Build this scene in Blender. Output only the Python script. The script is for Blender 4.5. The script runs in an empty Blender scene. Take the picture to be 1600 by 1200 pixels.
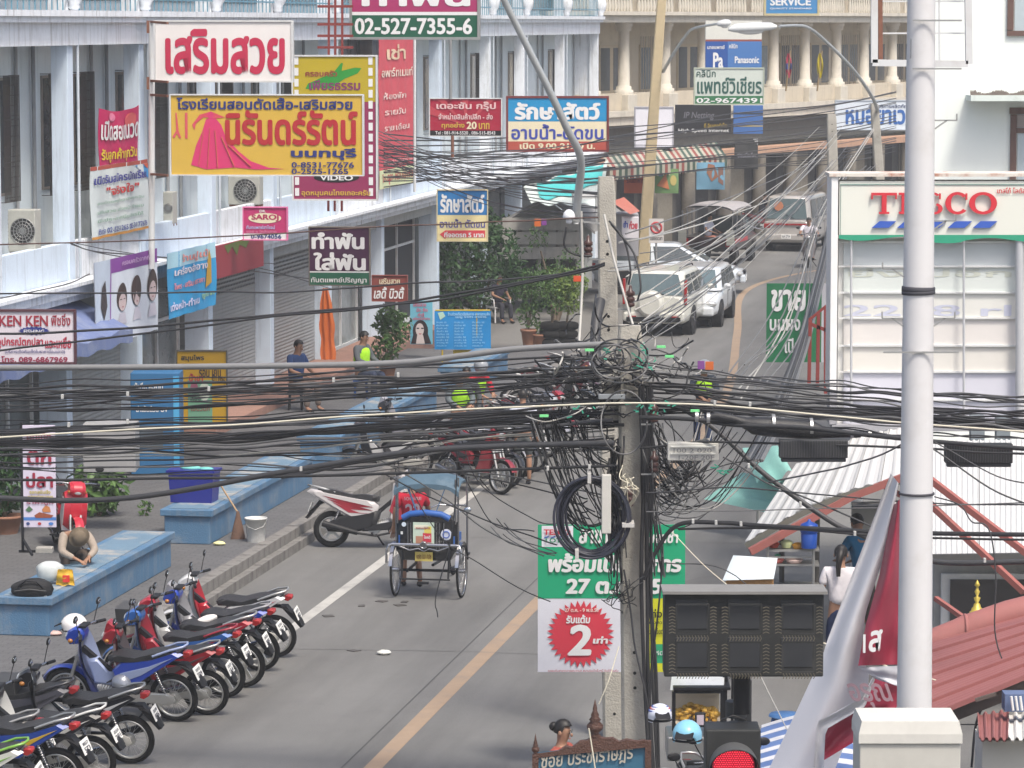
import bpy, math, random
from mathutils import Vector, Matrix, noise
from math import sin, cos, pi, radians, sqrt, atan2
R = random.Random(7)
sc = bpy.context.scene
COL = sc.collection
# ------------------------------------------------------------------ camera, sky, sun, exposure
F, H = 5500.0, 8.0
PITCH = math.atan(565.0/F)
cam = bpy.data.cameras.new('camera'); camo = bpy.data.objects.new('camera', cam); COL.objects.link(camo)
cam.sensor_width = 36; cam.lens = 36*F/1600; cam.clip_start = 1; cam.clip_end = 1500
camo.location = (0, 0, H); camo.rotation_euler = (pi/2-PITCH, 0, 0)
sc.camera = camo
SUN_EL, SUN_AZ = 60, 150          # azimuth clockwise from +Y
w = bpy.data.worlds.new('World'); sc.world = w; w.use_nodes = True
nt = w.node_tree; bg = nt.nodes['Background']
sky = nt.nodes.new('ShaderNodeTexSky'); sky.sky_type = 'NISHITA'; sky.sun_disc = False
sky.sun_elevation = radians(SUN_EL); sky.sun_rotation = radians(SUN_AZ)
sky.dust_density = 5; sky.air_density = 1.0; sky.ozone_density = 1.0; sky.altitude = 0
nt.links.new(sky.outputs[0], bg.inputs[0]); bg.inputs[1].default_value = 0.13
sl = bpy.data.lights.new('sun', 'SUN'); sl.energy = 2.0; sl.angle = radians(12); sl.color = (1, .95, .86)
so = bpy.data.objects.new('sun', sl); COL.objects.link(so)
so.rotation_euler = (radians(90-SUN_EL), 0, radians(180-SUN_AZ)); so.location = (0, 0, 60)
sc.view_settings.view_transform = 'Standard'; sc.view_settings.look = 'None'
sc.view_settings.exposure = 0.72; sc.view_settings.gamma = 1; sc.view_settings.use_curve_mapping = False
sc.cycles.max_bounces = 6; sc.cycles.diffuse_bounces = 3; sc.cycles.transparent_max_bounces = 8
sc.cycles.volume_bounces = 0

# ------------------------------------------------------------------ projection helpers (metres in the place)
CP, SP = cos(PITCH), sin(PITCH)
def ray(px, py):
    u, v = (px-800)/F, (600-py)/F
    return Vector((u, CP+v*SP, -SP+v*CP))
def P(px, py, d):
    r = ray(px, py); return Vector((0, 0, H)) + r*(d/r.y)
def G(px, py, z=0.0):
    r = ray(px, py); return Vector((0, 0, H)) + r*((z-H)/r.z)
def S(d, py=600):
    return (P(801, py, d)-P(800, py, d)).x**-1
TH = math.atan(937/F)
FD = Vector((sin(TH), cos(TH), 0)); FN = Vector((cos(TH), -sin(TH), 0))
A0 = G(0, 824)
def fhit(px, n=0.0):
    r = ray(px, 400); o = A0 + FN*n
    k = (o.x*FN.x+o.y*FN.y)/(r.x*FN.x+r.y*FN.y); p = Vector((r.x*k, r.y*k, 0))
    return (p-A0).dot(FD)
def fdep(px, n=0.0):
    t = fhit(px, n); return (A0+FD*t+FN*n).y
def FA(t, n, z): return A0+FD*t+FN*n+Vector((0, 0, z))

# ------------------------------------------------------------------ materials
_M = {}
def lin(c):
    return tuple((x/12.92 if x <= .04045 else ((x+.055)/1.055)**2.4) for x in c)
def hx(h):
    return lin(tuple(int(h[i:i+2], 16)/255 for i in (0, 2, 4)))
def mat(name, col, rough=.6, metal=0, var=.12, scale=6, bump=0, bscale=40, streak=0, dirt=0, dirtcol=(.09, .08, .07), spec=.4, alpha=1, emit=0, trans=0, coat=0):
    if name in _M: return _M[name]
    if isinstance(col, str): col = hx(col)
    m = bpy.data.materials.new(name); m.use_nodes = True
    n = m.node_tree; N = n.nodes; L = n.links; b = N['Principled BSDF']
    b.inputs['Roughness'].default_value = rough; b.inputs['Metallic'].default_value = metal
    b.inputs['Specular IOR Level'].default_value = spec
    if coat: b.inputs['Coat Weight'].default_value = coat; b.inputs['Coat Roughness'].default_value = .08
    if trans: b.inputs['Transmission Weight'].default_value = trans
    b.inputs['Alpha'].default_value = alpha
    tc = N.new('ShaderNodeTexCoord')
    nz = N.new('ShaderNodeTexNoise'); nz.inputs['Scale'].default_value = scale; nz.inputs['Detail'].default_value = 5; nz.inputs['Roughness'].default_value = .65
    L.new(tc.outputs['Object'], nz.inputs['Vector'])
    mx = N.new('ShaderNodeMix'); mx.data_type = 'RGBA'
    mx.inputs[6].default_value = tuple(max(0, c*(1-var)) for c in col)+(1,)
    mx.inputs[7].default_value = tuple(min(1, c*(1+var)) for c in col)+(1,)
    L.new(nz.outputs['Fac'], mx.inputs[0]); out = mx.outputs[2]
    def overlay(out, sx, sz, lo, hi, amt, dc):
        mp = N.new('ShaderNodeMapping'); mp.inputs['Scale'].default_value = (sx, sx, sz)
        L.new(tc.outputs['Object'], mp.inputs['Vector'])
        n2 = N.new('ShaderNodeTexNoise'); n2.inputs['Scale'].default_value = 1; n2.inputs['Detail'].default_value = 7; n2.inputs['Roughness'].default_value = .7
        L.new(mp.outputs[0], n2.inputs['Vector'])
        mr = N.new('ShaderNodeMapRange'); mr.inputs['From Min'].default_value = lo; mr.inputs['From Max'].default_value = hi; mr.inputs['To Max'].default_value = amt
        L.new(n2.outputs['Fac'], mr.inputs['Value'])
        m2 = N.new('ShaderNodeMix'); m2.data_type = 'RGBA'; m2.inputs[7].default_value = tuple(dc)+(1,)
        L.new(mr.outputs[0], m2.inputs[0]); L.new(out, m2.inputs[6]); return m2.outputs[2]
    if streak: out = overlay(out, 7, .5, .52, .75, streak, dirtcol)
    if dirt: out = overlay(out, 1.7, 1.7, .5, .75, dirt, dirtcol)
    L.new(out, b.inputs['Base Color'])
    if emit: L.new(out, b.inputs['Emission Color']); b.inputs['Emission Strength'].default_value = emit
    if bump:
        nb = N.new('ShaderNodeTexNoise'); nb.inputs['Scale'].default_value = bscale; nb.inputs['Detail'].default_value = 4
        L.new(tc.outputs['Object'], nb.inputs['Vector'])
        bp = N.new('ShaderNodeBump'); bp.inputs['Strength'].default_value = bump; bp.inputs['Distance'].default_value = .02
        L.new(nb.outputs['Fac'], bp.inputs['Height']); L.new(bp.outputs[0], b.inputs['Normal'])
    _M[name] = m; return m
def paint(h, rough=.35, **k):
    return mat('paint_'+h, h, rough=rough, var=.05, **k)
def flat(h, rough=.55): return mat('print_'+h, h, rough=rough, var=.1, scale=3)

# ------------------------------------------------------------------ mesh builder
class MB:
    def __init__(s): s.v = []; s.f = []; s.smooth = []
    def add(s, vs, fs, smooth=False):
        o = len(s.v); s.v += [Vector(v) for v in vs]; s.f += [tuple(i+o for i in f) for f in fs]; s.smooth += [smooth]*len(fs); return s
    def box(s, c, d, rz=0, M=None):
        x, y, z = d[0]/2, d[1]/2, d[2]/2
        vs = [Vector((a*x, b*y, e*z)) for e in (-1, 1) for b in (-1, 1) for a in (-1, 1)]
        if rz: Q = Matrix.Rotation(rz, 3, 'Z'); vs = [Q@v for v in vs]
        if M is not None: vs = [M@v for v in vs]
        c = Vector(c); vs = [v+c for v in vs]
        return s.add(vs, [(0, 2, 3, 1), (4, 5, 7, 6), (0, 1, 5, 4), (2, 6, 7, 3), (0, 4, 6, 2), (1, 3, 7, 5)])
    def bar(s, a, b, w, h=None):        # rectangular bar between two points
        a, b = Vector(a), Vector(b); h = h or w; d = b-a; l = d.length
        if l < 1e-6: return s
        q = d.to_track_quat('X', 'Z').to_matrix()
        return s.box((a+b)/2, (l, w, h), M=q)
    def cyl(s, a, b, r, r2=None, n=10, caps=True):
        a, b = Vector(a), Vector(b); r2 = r if r2 is None else r2
        d = (b-a)
        if d.length < 1e-6: return s
        q = d.to_track_quat('Z', 'X').to_matrix()
        vs = []
        for c, rr in ((a, r), (b, r2)):
            vs += [c+q@Vector((rr*cos(2*pi*i/n), rr*sin(2*pi*i/n), 0)) for i in range(n)]
        s.add(vs, [(i, (i+1) % n, n+(i+1) % n, n+i) for i in range(n)], True)
        if caps: s.add(vs, [tuple(range(n-1, -1, -1)), tuple(range(n, 2*n))])
        return s
    def tube(s, pts, r, n=8, r2=None):
        pts = [Vector(p) for p in pts]; m = len(pts); vs = []; up = None
        for i, p in enumerate(pts):
            t = (pts[min(i+1, m-1)]-pts[max(i-1, 0)])
            if t.length < 1e-9: t = Vector((0, 0, 1))
            t.normalize()
            if up is None: up = t.orthogonal().normalized()
            up = (up-t*up.dot(t));
            if up.length < 1e-6: up = t.orthogonal()
            up.normalize(); e = t.cross(up); rr = r if r2 is None else r+(r2-r)*i/(m-1)
            vs += [p+up*(rr*cos(2*pi*j/n))+e*(rr*sin(2*pi*j/n)) for j in range(n)]
        fs = [(i*n+j, i*n+(j+1) % n, (i+1)*n+(j+1) % n, (i+1)*n+j) for i in range(m-1) for j in range(n)]
        s.add(vs, fs, True); s.add(vs[:n], [tuple(range(n-1, -1, -1))]); s.add(vs[-n:], [tuple(range(n))]); return s
    def ring(s, c, R0, r, axis='Y', n=24, m=8, sq=1.0):      # torus
        c = Vector(c); vs = []
        for i in range(n):
            a = 2*pi*i/n
            for j in range(m):
                b = 2*pi*j/m; rr = R0+r*cos(b); h = r*sq*sin(b)
                v = {'Y': (rr*cos(a), h, rr*sin(a)), 'Z': (rr*cos(a), rr*sin(a), h), 'X': (h, rr*cos(a), rr*sin(a))}[axis]
                vs.append(c+Vector(v))
        return s.add(vs, [(i*m+j, ((i+1) % n)*m+j, ((i+1) % n)*m+(j+1) % m, i*m+(j+1) % m) for i in range(n) for j in range(m)], True)
    def lathe(s, prof, c=(0, 0, 0), n=16, M=None):           # prof [(r,z)]
        c = Vector(c); vs = []
        for r, z in prof: vs += [Vector((r*cos(2*pi*i/n), r*sin(2*pi*i/n), z)) for i in range(n)]
        if M is not None: vs = [M@v for v in vs]
        vs = [v+c for v in vs]; m = len(prof)
        return s.add(vs, [(k*n+i, k*n+(i+1) % n, (k+1)*n+(i+1) % n, (k+1)*n+i) for k in range(m-1) for i in range(n)], True)
    def prism(s, poly, y0, y1, taper=1.0, smooth=False):     # polygon in XZ extruded in Y
        n = len(poly); cx = sum(p[0] for p in poly)/n; cz = sum(p[1] for p in poly)/n
        vs = [(x, y0, z) for x, z in poly]+[(cx+(x-cx)*taper, y1, cz+(z-cz)*taper) for x, z in poly]
        s.add(vs, [(i, (i+1) % n, n+(i+1) % n, n+i) for i in range(n)], smooth)
        s.add(vs, [tuple(range(n-1, -1, -1)), tuple(range(n, 2*n))]); return s
    def hull2(s, poly, hw, edge=.6):                          # symmetrical pillow prism in XZ: thick middle, thinner rim
        n = len(poly); cx = sum(p[0] for p in poly)/n; cz = sum(p[1] for p in poly)/n
        def lay(k, y): return [(cx+(x-cx)*k, y, cz+(z-cz)*k) for x, z in poly]
        L = [lay(.80, -hw), lay(1, -hw*edge), lay(1, hw*edge), lay(.80, hw)]
        vs = [v for l in L for v in l]
        for k in range(3): s.add(vs, [(k*n+i, k*n+(i+1) % n, (k+1)*n+(i+1) % n, (k+1)*n+i) for i in range(n)], True)
        s.add(vs, [tuple(range(n-1, -1, -1)), tuple(range(3*n, 4*n))], True); return s
    def loft(s, secs, closed=True, smooth=True):
        n = len(secs[0]); vs = [v for q in secs for v in q]
        r = n if closed else n-1
        s.add(vs, [(k*n+i, k*n+(i+1) % n, (k+1)*n+(i+1) % n, (k+1)*n+i) for k in range(len(secs)-1) for i in range(r)], smooth)
        if closed: s.add(vs, [tuple(range(n-1, -1, -1)), tuple(range((len(secs)-1)*n, len(secs)*n))], False)
        return s
    def grid(s, fn, nu, nv, smooth=True):
        vs = [fn(i/nu, j/nv) for i in range(nu+1) for j in range(nv+1)]
        return s.add(vs, [(i*(nv+1)+j, (i+1)*(nv+1)+j, (i+1)*(nv+1)+j+1, i*(nv+1)+j+1) for i in range(nu) for j in range(nv)], smooth)
    def quad(s, a, b, c, d): return s.add([a, b, c, d], [(0, 1, 2, 3)])
    def sph(s, c, r, n=12, m=8, sc=(1, 1, 1)):
        c = Vector(c); vs = []
        for j in range(m+1):
            a = pi*j/m
            vs += [c+Vector((r*sc[0]*sin(a)*cos(2*pi*i/n), r*sc[1]*sin(a)*sin(2*pi*i/n), r*sc[2]*cos(a))) for i in range(n)]
        return s.add(vs, [(j*n+i, (j+1)*n+i, (j+1)*n+(i+1) % n, j*n+(i+1) % n) for j in range(m) for i in range(n)], True)
    def mesh(s, name, m):
        me = bpy.data.meshes.new(name); me.from_pydata([tuple(v) for v in s.v], [], s.f)
        me.polygons.foreach_set('use_smooth', s.smooth); me.materials.append(m); me.update()
        return me
    def obj(s, name, m, parent=None, bevel=0, world=False, label=None, cat=None, group=None, kind=None, loc=None):
        if parent is None and loc is None:
            lo = [min(v[k] for v in s.v) for k in range(3)]; hi = [max(v[k] for v in s.v) for k in range(3)]
            loc = Vector(((lo[0]+hi[0])/2, (lo[1]+hi[1])/2, lo[2]))
            s.v = [v-loc for v in s.v]
        elif parent is not None and world:
            root = parent
            W = Matrix.Identity(4); q = parent
            while q is not None: W = q.matrix_basis@W; q = q.parent
            I = W.inverted(); s.v = [I@v for v in s.v]
        o = bpy.data.objects.new(name, s.mesh(name, m)); COL.objects.link(o)
        if parent is not None: o.parent = parent
        elif loc is not None: o.location = loc
        tag(o, label, cat, group, kind)
        if bevel:
            b = o.modifiers.new('bevel', 'BEVEL'); b.width = bevel; b.segments = 2; b.limit_method = 'ANGLE'; b.angle_limit = radians(40)
        return o
def tag(o, label=None, cat=None, group=None, kind=None):
    if label: o['label'] = label
    if cat: o['category'] = cat
    if group: o['group'] = group
    if kind: o['kind'] = kind
    return o
def thing(name, label, cat, loc, rz=0, group=None):
    o = bpy.data.objects.new(name, None); COL.objects.link(o); o.location = loc; o.rotation_euler = (0, 0, rz)
    o.empty_display_size = .2
    return tag(o, label, cat, group)
def copy_tree(o, parent=None):
    c = o.copy(); COL.objects.link(c); c.parent = parent
    for ch in list(o.children): copy_tree(ch, c)
    return c
def dup(o, loc, rz=None, label=None):
    c = copy_tree(o); c.location = loc
    if rz is not None: c.rotation_euler = (0, 0, rz)
    if label: c['label'] = label
    return c

# ------------------------------------------------------------------ lettering
_TX = {}
def text_mesh(s, bold, m, slant=0):
    c = bpy.data.curves.new('lettering', 'FONT'); c.body = s; c.size = 1; c.resolution_u = 3; c.shear = slant
    o = bpy.data.objects.new('lettering', c); COL.objects.link(o)
    dg = bpy.context.evaluated_depsgraph_get(); me = bpy.data.meshes.new_from_object(o.evaluated_get(dg))
    vs = [Vector(v.co) for v in me.vertices]; fs = [tuple(p.vertices) for p in me.polygons]
    bpy.data.objects.remove(o); bpy.data.curves.remove(c); bpy.data.meshes.remove(me)
    return vs, fs
def lettering(parent, s, cx, cz, w_, h_, m, y=-.004, bold=.03, slant=0, name='lettering', M=None, rot=0):
    key = (s, slant); bold *= .62
    if key not in _TX: _TX[key] = text_mesh(s, bold, m, slant)
    vs, fs = _TX[key]
    if not vs: return None
    x0 = min(v.x for v in vs); x1 = max(v.x for v in vs); y0 = min(v.y for v in vs); y1 = max(v.y for v in vs)
    kx = w_/(x1-x0+2*bold); ky = h_/(y1-y0+2*bold)
    mb = MB(); shifts = [(0, 0)]
    if bold: shifts += [(bold*cos(a*pi/4), bold*.75*sin(a*pi/4)) for a in range(8)]
    for i, (dx, dy) in enumerate(shifts):
        q = [Vector(((v.x+dx-(x0+x1)/2)*kx, 0, (v.y+dy-(y0+y1)/2)*ky)) for v in vs]
        if rot: Q = Matrix.Rotation(rot, 3, 'Y'); q = [Q@v for v in q]
        q = [Vector((cx+v.x, y-i*.0003, cz+v.z)) for v in q]
        if M is not None: q = [M(v) for v in q]
        mb.add(q, fs)
    return mb.obj(name, m, parent)

# ------------------------------------------------------------------ signs (rigid boards or cloth), in metres from pixel extents at a depth
def sign(name, label, cat, x0, y0, x1, y1, d, bgm, texts=(), bands=(), rot=0, thick=.1, frame=None, fw=.03, cloth=0, skew=0, group=None, sag=.0, shapes=(), plane=None):
    k = 1/S(d, (y0+y1)/2); cx, cy = (x0+x1)/2, (y0+y1)/2
    c = P(cx, y1, d); wd, hh = (x1-x0)*k/cos(rot), (y1-y0)*k/CP
    X = lambda px: (px-cx)*k/cos(rot)
    if plane is not None:      # hung flat along the terrace front
        t_ = fhit(cx, plane); p_ = FA(t_, plane, 0); k = 1/S(p_.y); c = P(cx, y1, p_.y); rot = pi/2-TH; hh = (y1-y0)*k/CP
        X = lambda px: fhit(px, plane)-t_
        wd = X(x1)-X(x0); c = FA((fhit(x0, plane)+fhit(x1, plane))/2, plane, c.z); t_ += (X(x1)+X(x0))/2
    root = thing(name, label, cat, c, rot, group)
    Z = lambda py: (y1-py)*k/CP
    ph = R.random()*6
    def M(v):      # cloth ripple and shear applied in local space
        v = Vector(v)
        if cloth: v.y += cloth*(sin(v.x*7+ph)*.5+sin(v.x*3.1+v.z*4+ph*2)*.5)
        if sag: v.z -= sag*(1-(2*v.x/wd)**2)*(v.z/hh)
        v.z += skew*v.x
        return v
    if cloth or skew or sag:
        mb = MB(); mb.grid(lambda u, t: M(((u-.5)*wd, 0, t*hh)), 24, 14)
        mb.grid(lambda u, t: M(((.5-u)*wd, .006, t*hh)), 24, 14)
        p = mb.obj('cloth' if cloth else 'panel', bgm, root); MM = M
    else:
        p = MB().box((0, thick/2, hh/2), (wd, thick, hh)).obj('panel', bgm, root, bevel=.004); MM = None
    if frame is not None:
        mb = MB()
        a, b = wd/2+.002, hh
        mb.box((0, thick/2-.01, b+fw/2), (wd+2*fw, thick+.03, fw)).box((0, thick/2-.01, -fw/2), (wd+2*fw, thick+.03, fw))
        mb.box((-a-fw/2, thick/2-.01, b/2), (fw, thick+.03, b)).box((a+fw/2, thick/2-.01, b/2), (fw, thick+.03, b))
        mb.obj('frame', frame, root)
    for i, (bx0, by0, bx1, by1, bm) in enumerate(bands):
        a, b, c0, e = X(bx0), X(bx1), Z(by1), Z(by0); y = -.003-.0012*i
        if MM:
            MB().grid(lambda u, t: MM((a+(b-a)*u, y, c0+(e-c0)*t)), 16, 6).obj('colour_band', bm, root)
        else: MB().quad((a, y, c0), (b, y, c0), (b, y, e), (a, y, e)).obj('colour_band', bm, root)
    for i, (poly, pm) in enumerate(shapes):
        pts = [Vector((X(a), (-.012 if MM else -.007)-.0006*i, Z(b))) for a, b in poly]
        if MM: pts = [MM(q) for q in pts]
        mb = MB(); n = len(pts)
        mb.add(pts, [tuple(range(n))]); mb.obj('printed_shape', pm, root)
    for t in texts:
        s_, tx0, ty0, tx1, ty1, tm = t[:6]; bold = t[6] if len(t) > 6 else .03; sl_ = t[7] if len(t) > 7 else 0
        lettering(root, s_, (X(tx0)+X(tx1))/2, (Z(ty0)+Z(ty1))/2, X(tx1)-X(tx0), Z(ty0)-Z(ty1), tm, y=(-.018-.0006*len(shapes)) if MM else -.009-.0006*len(shapes), bold=bold, slant=sl_, M=MM)
    root['_w'] = wd; root['_h'] = hh
    return root
def ell(cx, cy, rx, ry, n=20, a0=0): return [(cx+rx*cos(2*pi*i/n+a0), cy+ry*sin(2*pi*i/n+a0)) for i in range(n)]

# ------------------------------------------------------------------ foliage
def foliage_mesh(blobs, n, size, seed, squash=1.0):
    r = random.Random(seed); vs = []; fs = []
    tot = sum(b[3]**2 for b in blobs)
    for bx, by, bz, br in blobs:
        for _ in range(int(n*br*br/tot)):
            u = Vector((r.gauss(0, 1), r.gauss(0, 1), r.gauss(0, 1))).normalized()
            rad = br*(.45+.62*r.random()**.6)
            c = Vector((bx, by, bz))+Vector((u.x*rad, u.y*rad, u.z*rad*squash))
            if noise.noise(c*(2.2/max(br, .2))) < -.28: continue
            d = (u*.5+Vector((r.gauss(0, 1), r.gauss(0, 1), r.gauss(0, .7)))).normalized(); e = d.orthogonal().normalized()
            q = Matrix.Rotation(r.random()*6.28, 3, d); e = q@e; s = d.cross(e); l = size*(.6+.8*r.random()); o = len(vs)
            vs += [c-e*l, c-s*l*.4+d*l*.1, c+e*l, c+s*l*.4+d*l*.1]; fs.append((o, o+1, o+2, o+3))
    return vs, fs
def leafmat(name, h):
    if name in _M: return _M[name]
    m = mat(name, h, rough=.5, var=.45, scale=9, spec=.3)
    return m
def bush(name, label, cat, base, blobs, n, size, m, seed, trunk=None, group=None, squash=1.0):
    root = thing(name, label, cat, base, 0, group)
    vs, fs = foliage_mesh(blobs, n, size, seed, squash)
    MB().add(vs, fs).obj('crown' if trunk else 'foliage', m, root)
    bark = mat('bark', (.13, .10, .07), rough=.9, var=.3, scale=20, bump=.5)
    mb = MB()
    for bx, by, bz, br in blobs[:6]:
        mb.tube([(bx*.1, by*.1, 0), (bx*.35+.03, by*.35, bz*.4), (bx*.8, by*.8, bz*.85)], trunk or .015, 6, (trunk or .015)*.35)
    mb.obj('trunk' if trunk else 'stem', bark, root)
    return root
# ================================================================== SETTING
def GN(px, py, z=0.0):
    q = G(px, py, z)-A0; return q.dot(FD), q.dot(FN)
def W(t, n, z=0.0): return FA(t, n, 0)+Vector((0, 0, z-A0.z))
SWZ = .28
nS = GN(400, 865, SWZ)[1]; nT = GN(400, 889, .14)[1]
tE = GN(880, 548, SWZ)[0]
road_m = mat('road_concrete', (.150, .148, .142), rough=.85, var=.2, scale=.35, bump=.25, bscale=30, dirt=.6, dirtcol=(.13, .125, .125))
def travel_wear(m, amt):
    N = m.node_tree.nodes; L = m.node_tree.links; b = N['Principled BSDF']; src = b.inputs['Base Color'].links[0].from_socket
    tc = N.new('ShaderNodeTexCoord'); mp = N.new('ShaderNodeMapping'); mp.vector_type = 'TEXTURE'; mp.inputs['Rotation'].default_value = (0, 0, -TH); mp.inputs['Scale'].default_value = (.8, 9, 1)
    nz = N.new('ShaderNodeTexNoise'); nz.inputs['Scale'].default_value = 1; nz.inputs['Detail'].default_value = 6; nz.inputs['Roughness'].default_value = .6
    mr = N.new('ShaderNodeMapRange'); mr.inputs['From Min'].default_value = .4; mr.inputs['From Max'].default_value = .68; mr.inputs['To Min'].default_value = 1.06; mr.inputs['To Max'].default_value = 1-amt
    mx = N.new('ShaderNodeMix'); mx.data_type = 'RGBA'; mx.blend_type = 'MULTIPLY'; mx.inputs[0].default_value = 1; cb = N.new('ShaderNodeCombineColor')
    L.new(tc.outputs['Object'], mp.inputs[0]); L.new(mp.outputs[0], nz.inputs['Vector']); L.new(nz.outputs['Fac'], mr.inputs['Value'])
    for i in range(3): L.new(mr.outputs[0], cb.inputs[i])
    L.new(src, mx.inputs[6]); L.new(cb.outputs[0], mx.inputs[7]); L.new(mx.outputs[2], b.inputs['Base Color'])
travel_wear(road_m, .22)
pave_m = mat('paving_block', (.120, .120, .123), rough=.9, var=.25, scale=1.3, bump=.2, bscale=25, dirt=.5, dirtcol=(.08, .075, .075))
def brickify(m, sx, sy, c1k=.85, mort=.6, rz=TH):
    N = m.node_tree.nodes; L = m.node_tree.links; b = N['Principled BSDF']
    src = b.inputs['Base Color'].links[0].from_socket
    tc = N.new('ShaderNodeTexCoord'); mp = N.new('ShaderNodeMapping'); mp.inputs['Rotation'].default_value = (0, 0, rz)
    br = N.new('ShaderNodeTexBrick'); br.inputs['Scale'].default_value = 1; br.inputs['Brick Width'].default_value = sx; br.inputs['Row Height'].default_value = sy
    br.inputs['Mortar Size'].default_value = .008; br.inputs['Color1'].default_value = (1, 1, 1, 1); br.inputs['Color2'].default_value = (c1k,)*3+(1,); br.inputs['Mortar'].default_value = (mort,)*3+(1,)
    L.new(tc.outputs['Object'], mp.inputs[0]); L.new(mp.outputs[0], br.inputs['Vector'])
    mx = N.new('ShaderNodeMix'); mx.data_type = 'RGBA'; mx.blend_type = 'MULTIPLY'; mx.inputs[0].default_value = 1
    L.new(src, mx.inputs[6]); L.new(br.outputs['Color'], mx.inputs[7]); L.new(mx.outputs[2], b.inputs['Base Color'])
brickify(pave_m, .22, .11)
conc = mat('concrete', (.30, .285, .255), rough=.9, var=.18, scale=3, bump=.4, bscale=60, dirt=.55, dirtcol=(.13, .12, .10))
kerbm = mat('kerb_concrete', (.20, .19, .178), rough=.9, var=.25, scale=3, bump=.5, bscale=40, dirt=.5, streak=1.0, dirtcol=(.045, .043, .04))
white_line = mat('road_paint_white', (.42, .41, .38), rough=.8, var=.15, scale=5, dirt=.8, dirtcol=(.2, .195, .19))
yel_line = mat('road_paint_orange', (.31, .225, .155), rough=.8, var=.15, scale=4, dirt=.8, dirtcol=(.22, .18, .15))
crack_m = mat('road_seam_tar', (.07, .07, .07), rough=.9)

mb = MB(); mb.quad((-700, -100, -.02), (700, -100, -.02), (700, 1300, -.02), (-700, 1300, -.02)); mb.obj('ground', mat('far_ground', (.16, .155, .145), rough=.95), kind='structure')
mb = MB(); mb.grid(lambda u, v: W(-60+u*330, nS-.5+v*42, 0), 60, 10); mb.obj('road', road_m, kind='structure')
def strip(name, pts, wdt, z, m, dash=None):
    mb = MB(); L_ = len(pts)
    L, Rr = [], []
    for i, p in enumerate(pts):
        t = (pts[min(i+1, L_-1)]-pts[max(i-1, 0)]).normalized(); q = Vector((t.y, -t.x, 0))*wdt/2
        L.append(Vector((p.x, p.y, z))-q); Rr.append(Vector((p.x, p.y, z))+q)
    for i in range(L_-1): mb.quad(L[i], Rr[i], Rr[i+1], L[i+1])
    return mb.obj(name, m, kind='structure')
def spline(pts, per=8):
    pts = [Vector(p) for p in pts]; o = []
    q = [pts[0]*2-pts[1]]+pts+[pts[-1]*2-pts[-2]]
    for i in range(1, len(q)-2):
        a, b, c, d = q[i-1:i+3]
        for j in range(per):
            t = j/per; o.append(.5*((2*b)+(c-a)*t+(2*a-5*b+4*c-d)*t*t+(3*b-a-3*c+d)*t**3))
    o.append(pts[-1]); return o
yl = [G(x, y) for x, y in ((540, 1244), (583, 1200), (800, 981), (1000, 779), (1090, 686), (1140, 600), (1152, 520), (1165, 455), (1262, 425), (1400, 412))]
strip('centre_line', spline(yl, 10), .2, .004, yel_line)
strip('road_seam', spline([p+Vector((-.34, 0, 0)) for p in yl[:6]], 10), .018, .004, crack_m)
strip('edge_line', [G(330, 1076), G(450, 987), G(705, 797), G(800, 727), G(880, 668)], .17, .004, white_line)
for i, (a, b) in enumerate((((905, 690), (1250, 705)), ((640, 1010), (830, 1040)))):
    pass
# transverse joints of the concrete slabs
for k in range(12):
    t = -30+k*10.0
    strip('slab_joint', [W(t, nT+.6, 0), W(t+.3, nT+4, 0), W(t+.1, nT+9, 0)], .02, .0045, mat('joint_tar', (.135, .132, .13), rough=.9))
# hairline cracks and a dark repair patch in the lane
rc = random.Random(3)
for k in range(9):
    t, n = rc.uniform(-32, 25), nT+rc.uniform(1, 8); pts = []
    for j in range(9): pts.append(W(t, n, 0)); t += rc.uniform(.1, .9)*(1 if k % 2 else .3); n += rc.uniform(-.25, .3)*(1 if k % 2 else 2)
    strip('road_crack', pts, .012, .0045, mat('joint_tar', (.135, .132, .13), rough=.9))
for (px_, py_, a_, b_) in ((1150, 930, .9, 1.6),):
    c_ = G(px_, py_); f_ = MB(); pp_ = [(c_.x+a_*cos(2*pi*i/22)*(1+.2*rc.random()), c_.y+b_*sin(2*pi*i/22)*(1+.2*rc.random()), .0042) for i in range(22)]; f_.add(pp_, [tuple(range(22))]); f_.obj('road_patch', mat('road_patch', (.118, .116, .112), rough=.9, var=.2, scale=2), kind='structure')
# pavement on the left, with its stepped kerb
TA = -60
mb = MB(); mb.quad(W(TA, -6, SWZ), W(TA, nS-.2, SWZ), W(tE, nS-.2, SWZ), W(tE, -6, SWZ)); mb.quad(W(tE, -6, 0), W(tE, -6, SWZ), W(tE, nS-.2, SWZ), W(tE, nS-.2, 0)); mb.obj('pavement', pave_m, kind='structure')
mb = MB()
root = tag(MB().box((0, 0, -.1), (.1, .1, .05)).obj('kerb', kerbm, loc=W(0, nS-.4, .1)), kind='structure')
def kerb_stone(n0, n1, z0, z1, name):
    mb = MB(); l = .992
    a = [W(0, n0, z0)-W(0, 0, 0), W(0, n1, z0)-W(0, 0, 0), W(l, n1, z0)-W(0, 0, 0), W(l, n0, z0)-W(0, 0, 0)]
    b = [v+Vector((0, 0, z1-z0)) for v in a]
    mb.add(a+b, [(0, 3, 2, 1), (4, 5, 6, 7), (0, 1, 5, 4), (1, 2, 6, 5), (2, 3, 7, 6), (3, 0, 4, 7)])
    return mb.mesh(name, kerbm)
m1 = kerb_stone(nS-.2, nS, 0, SWZ+.012, 'kerb_stone'); m2 = kerb_stone(nS+.003, nT, -.01, .14, 'step_stone')
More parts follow.
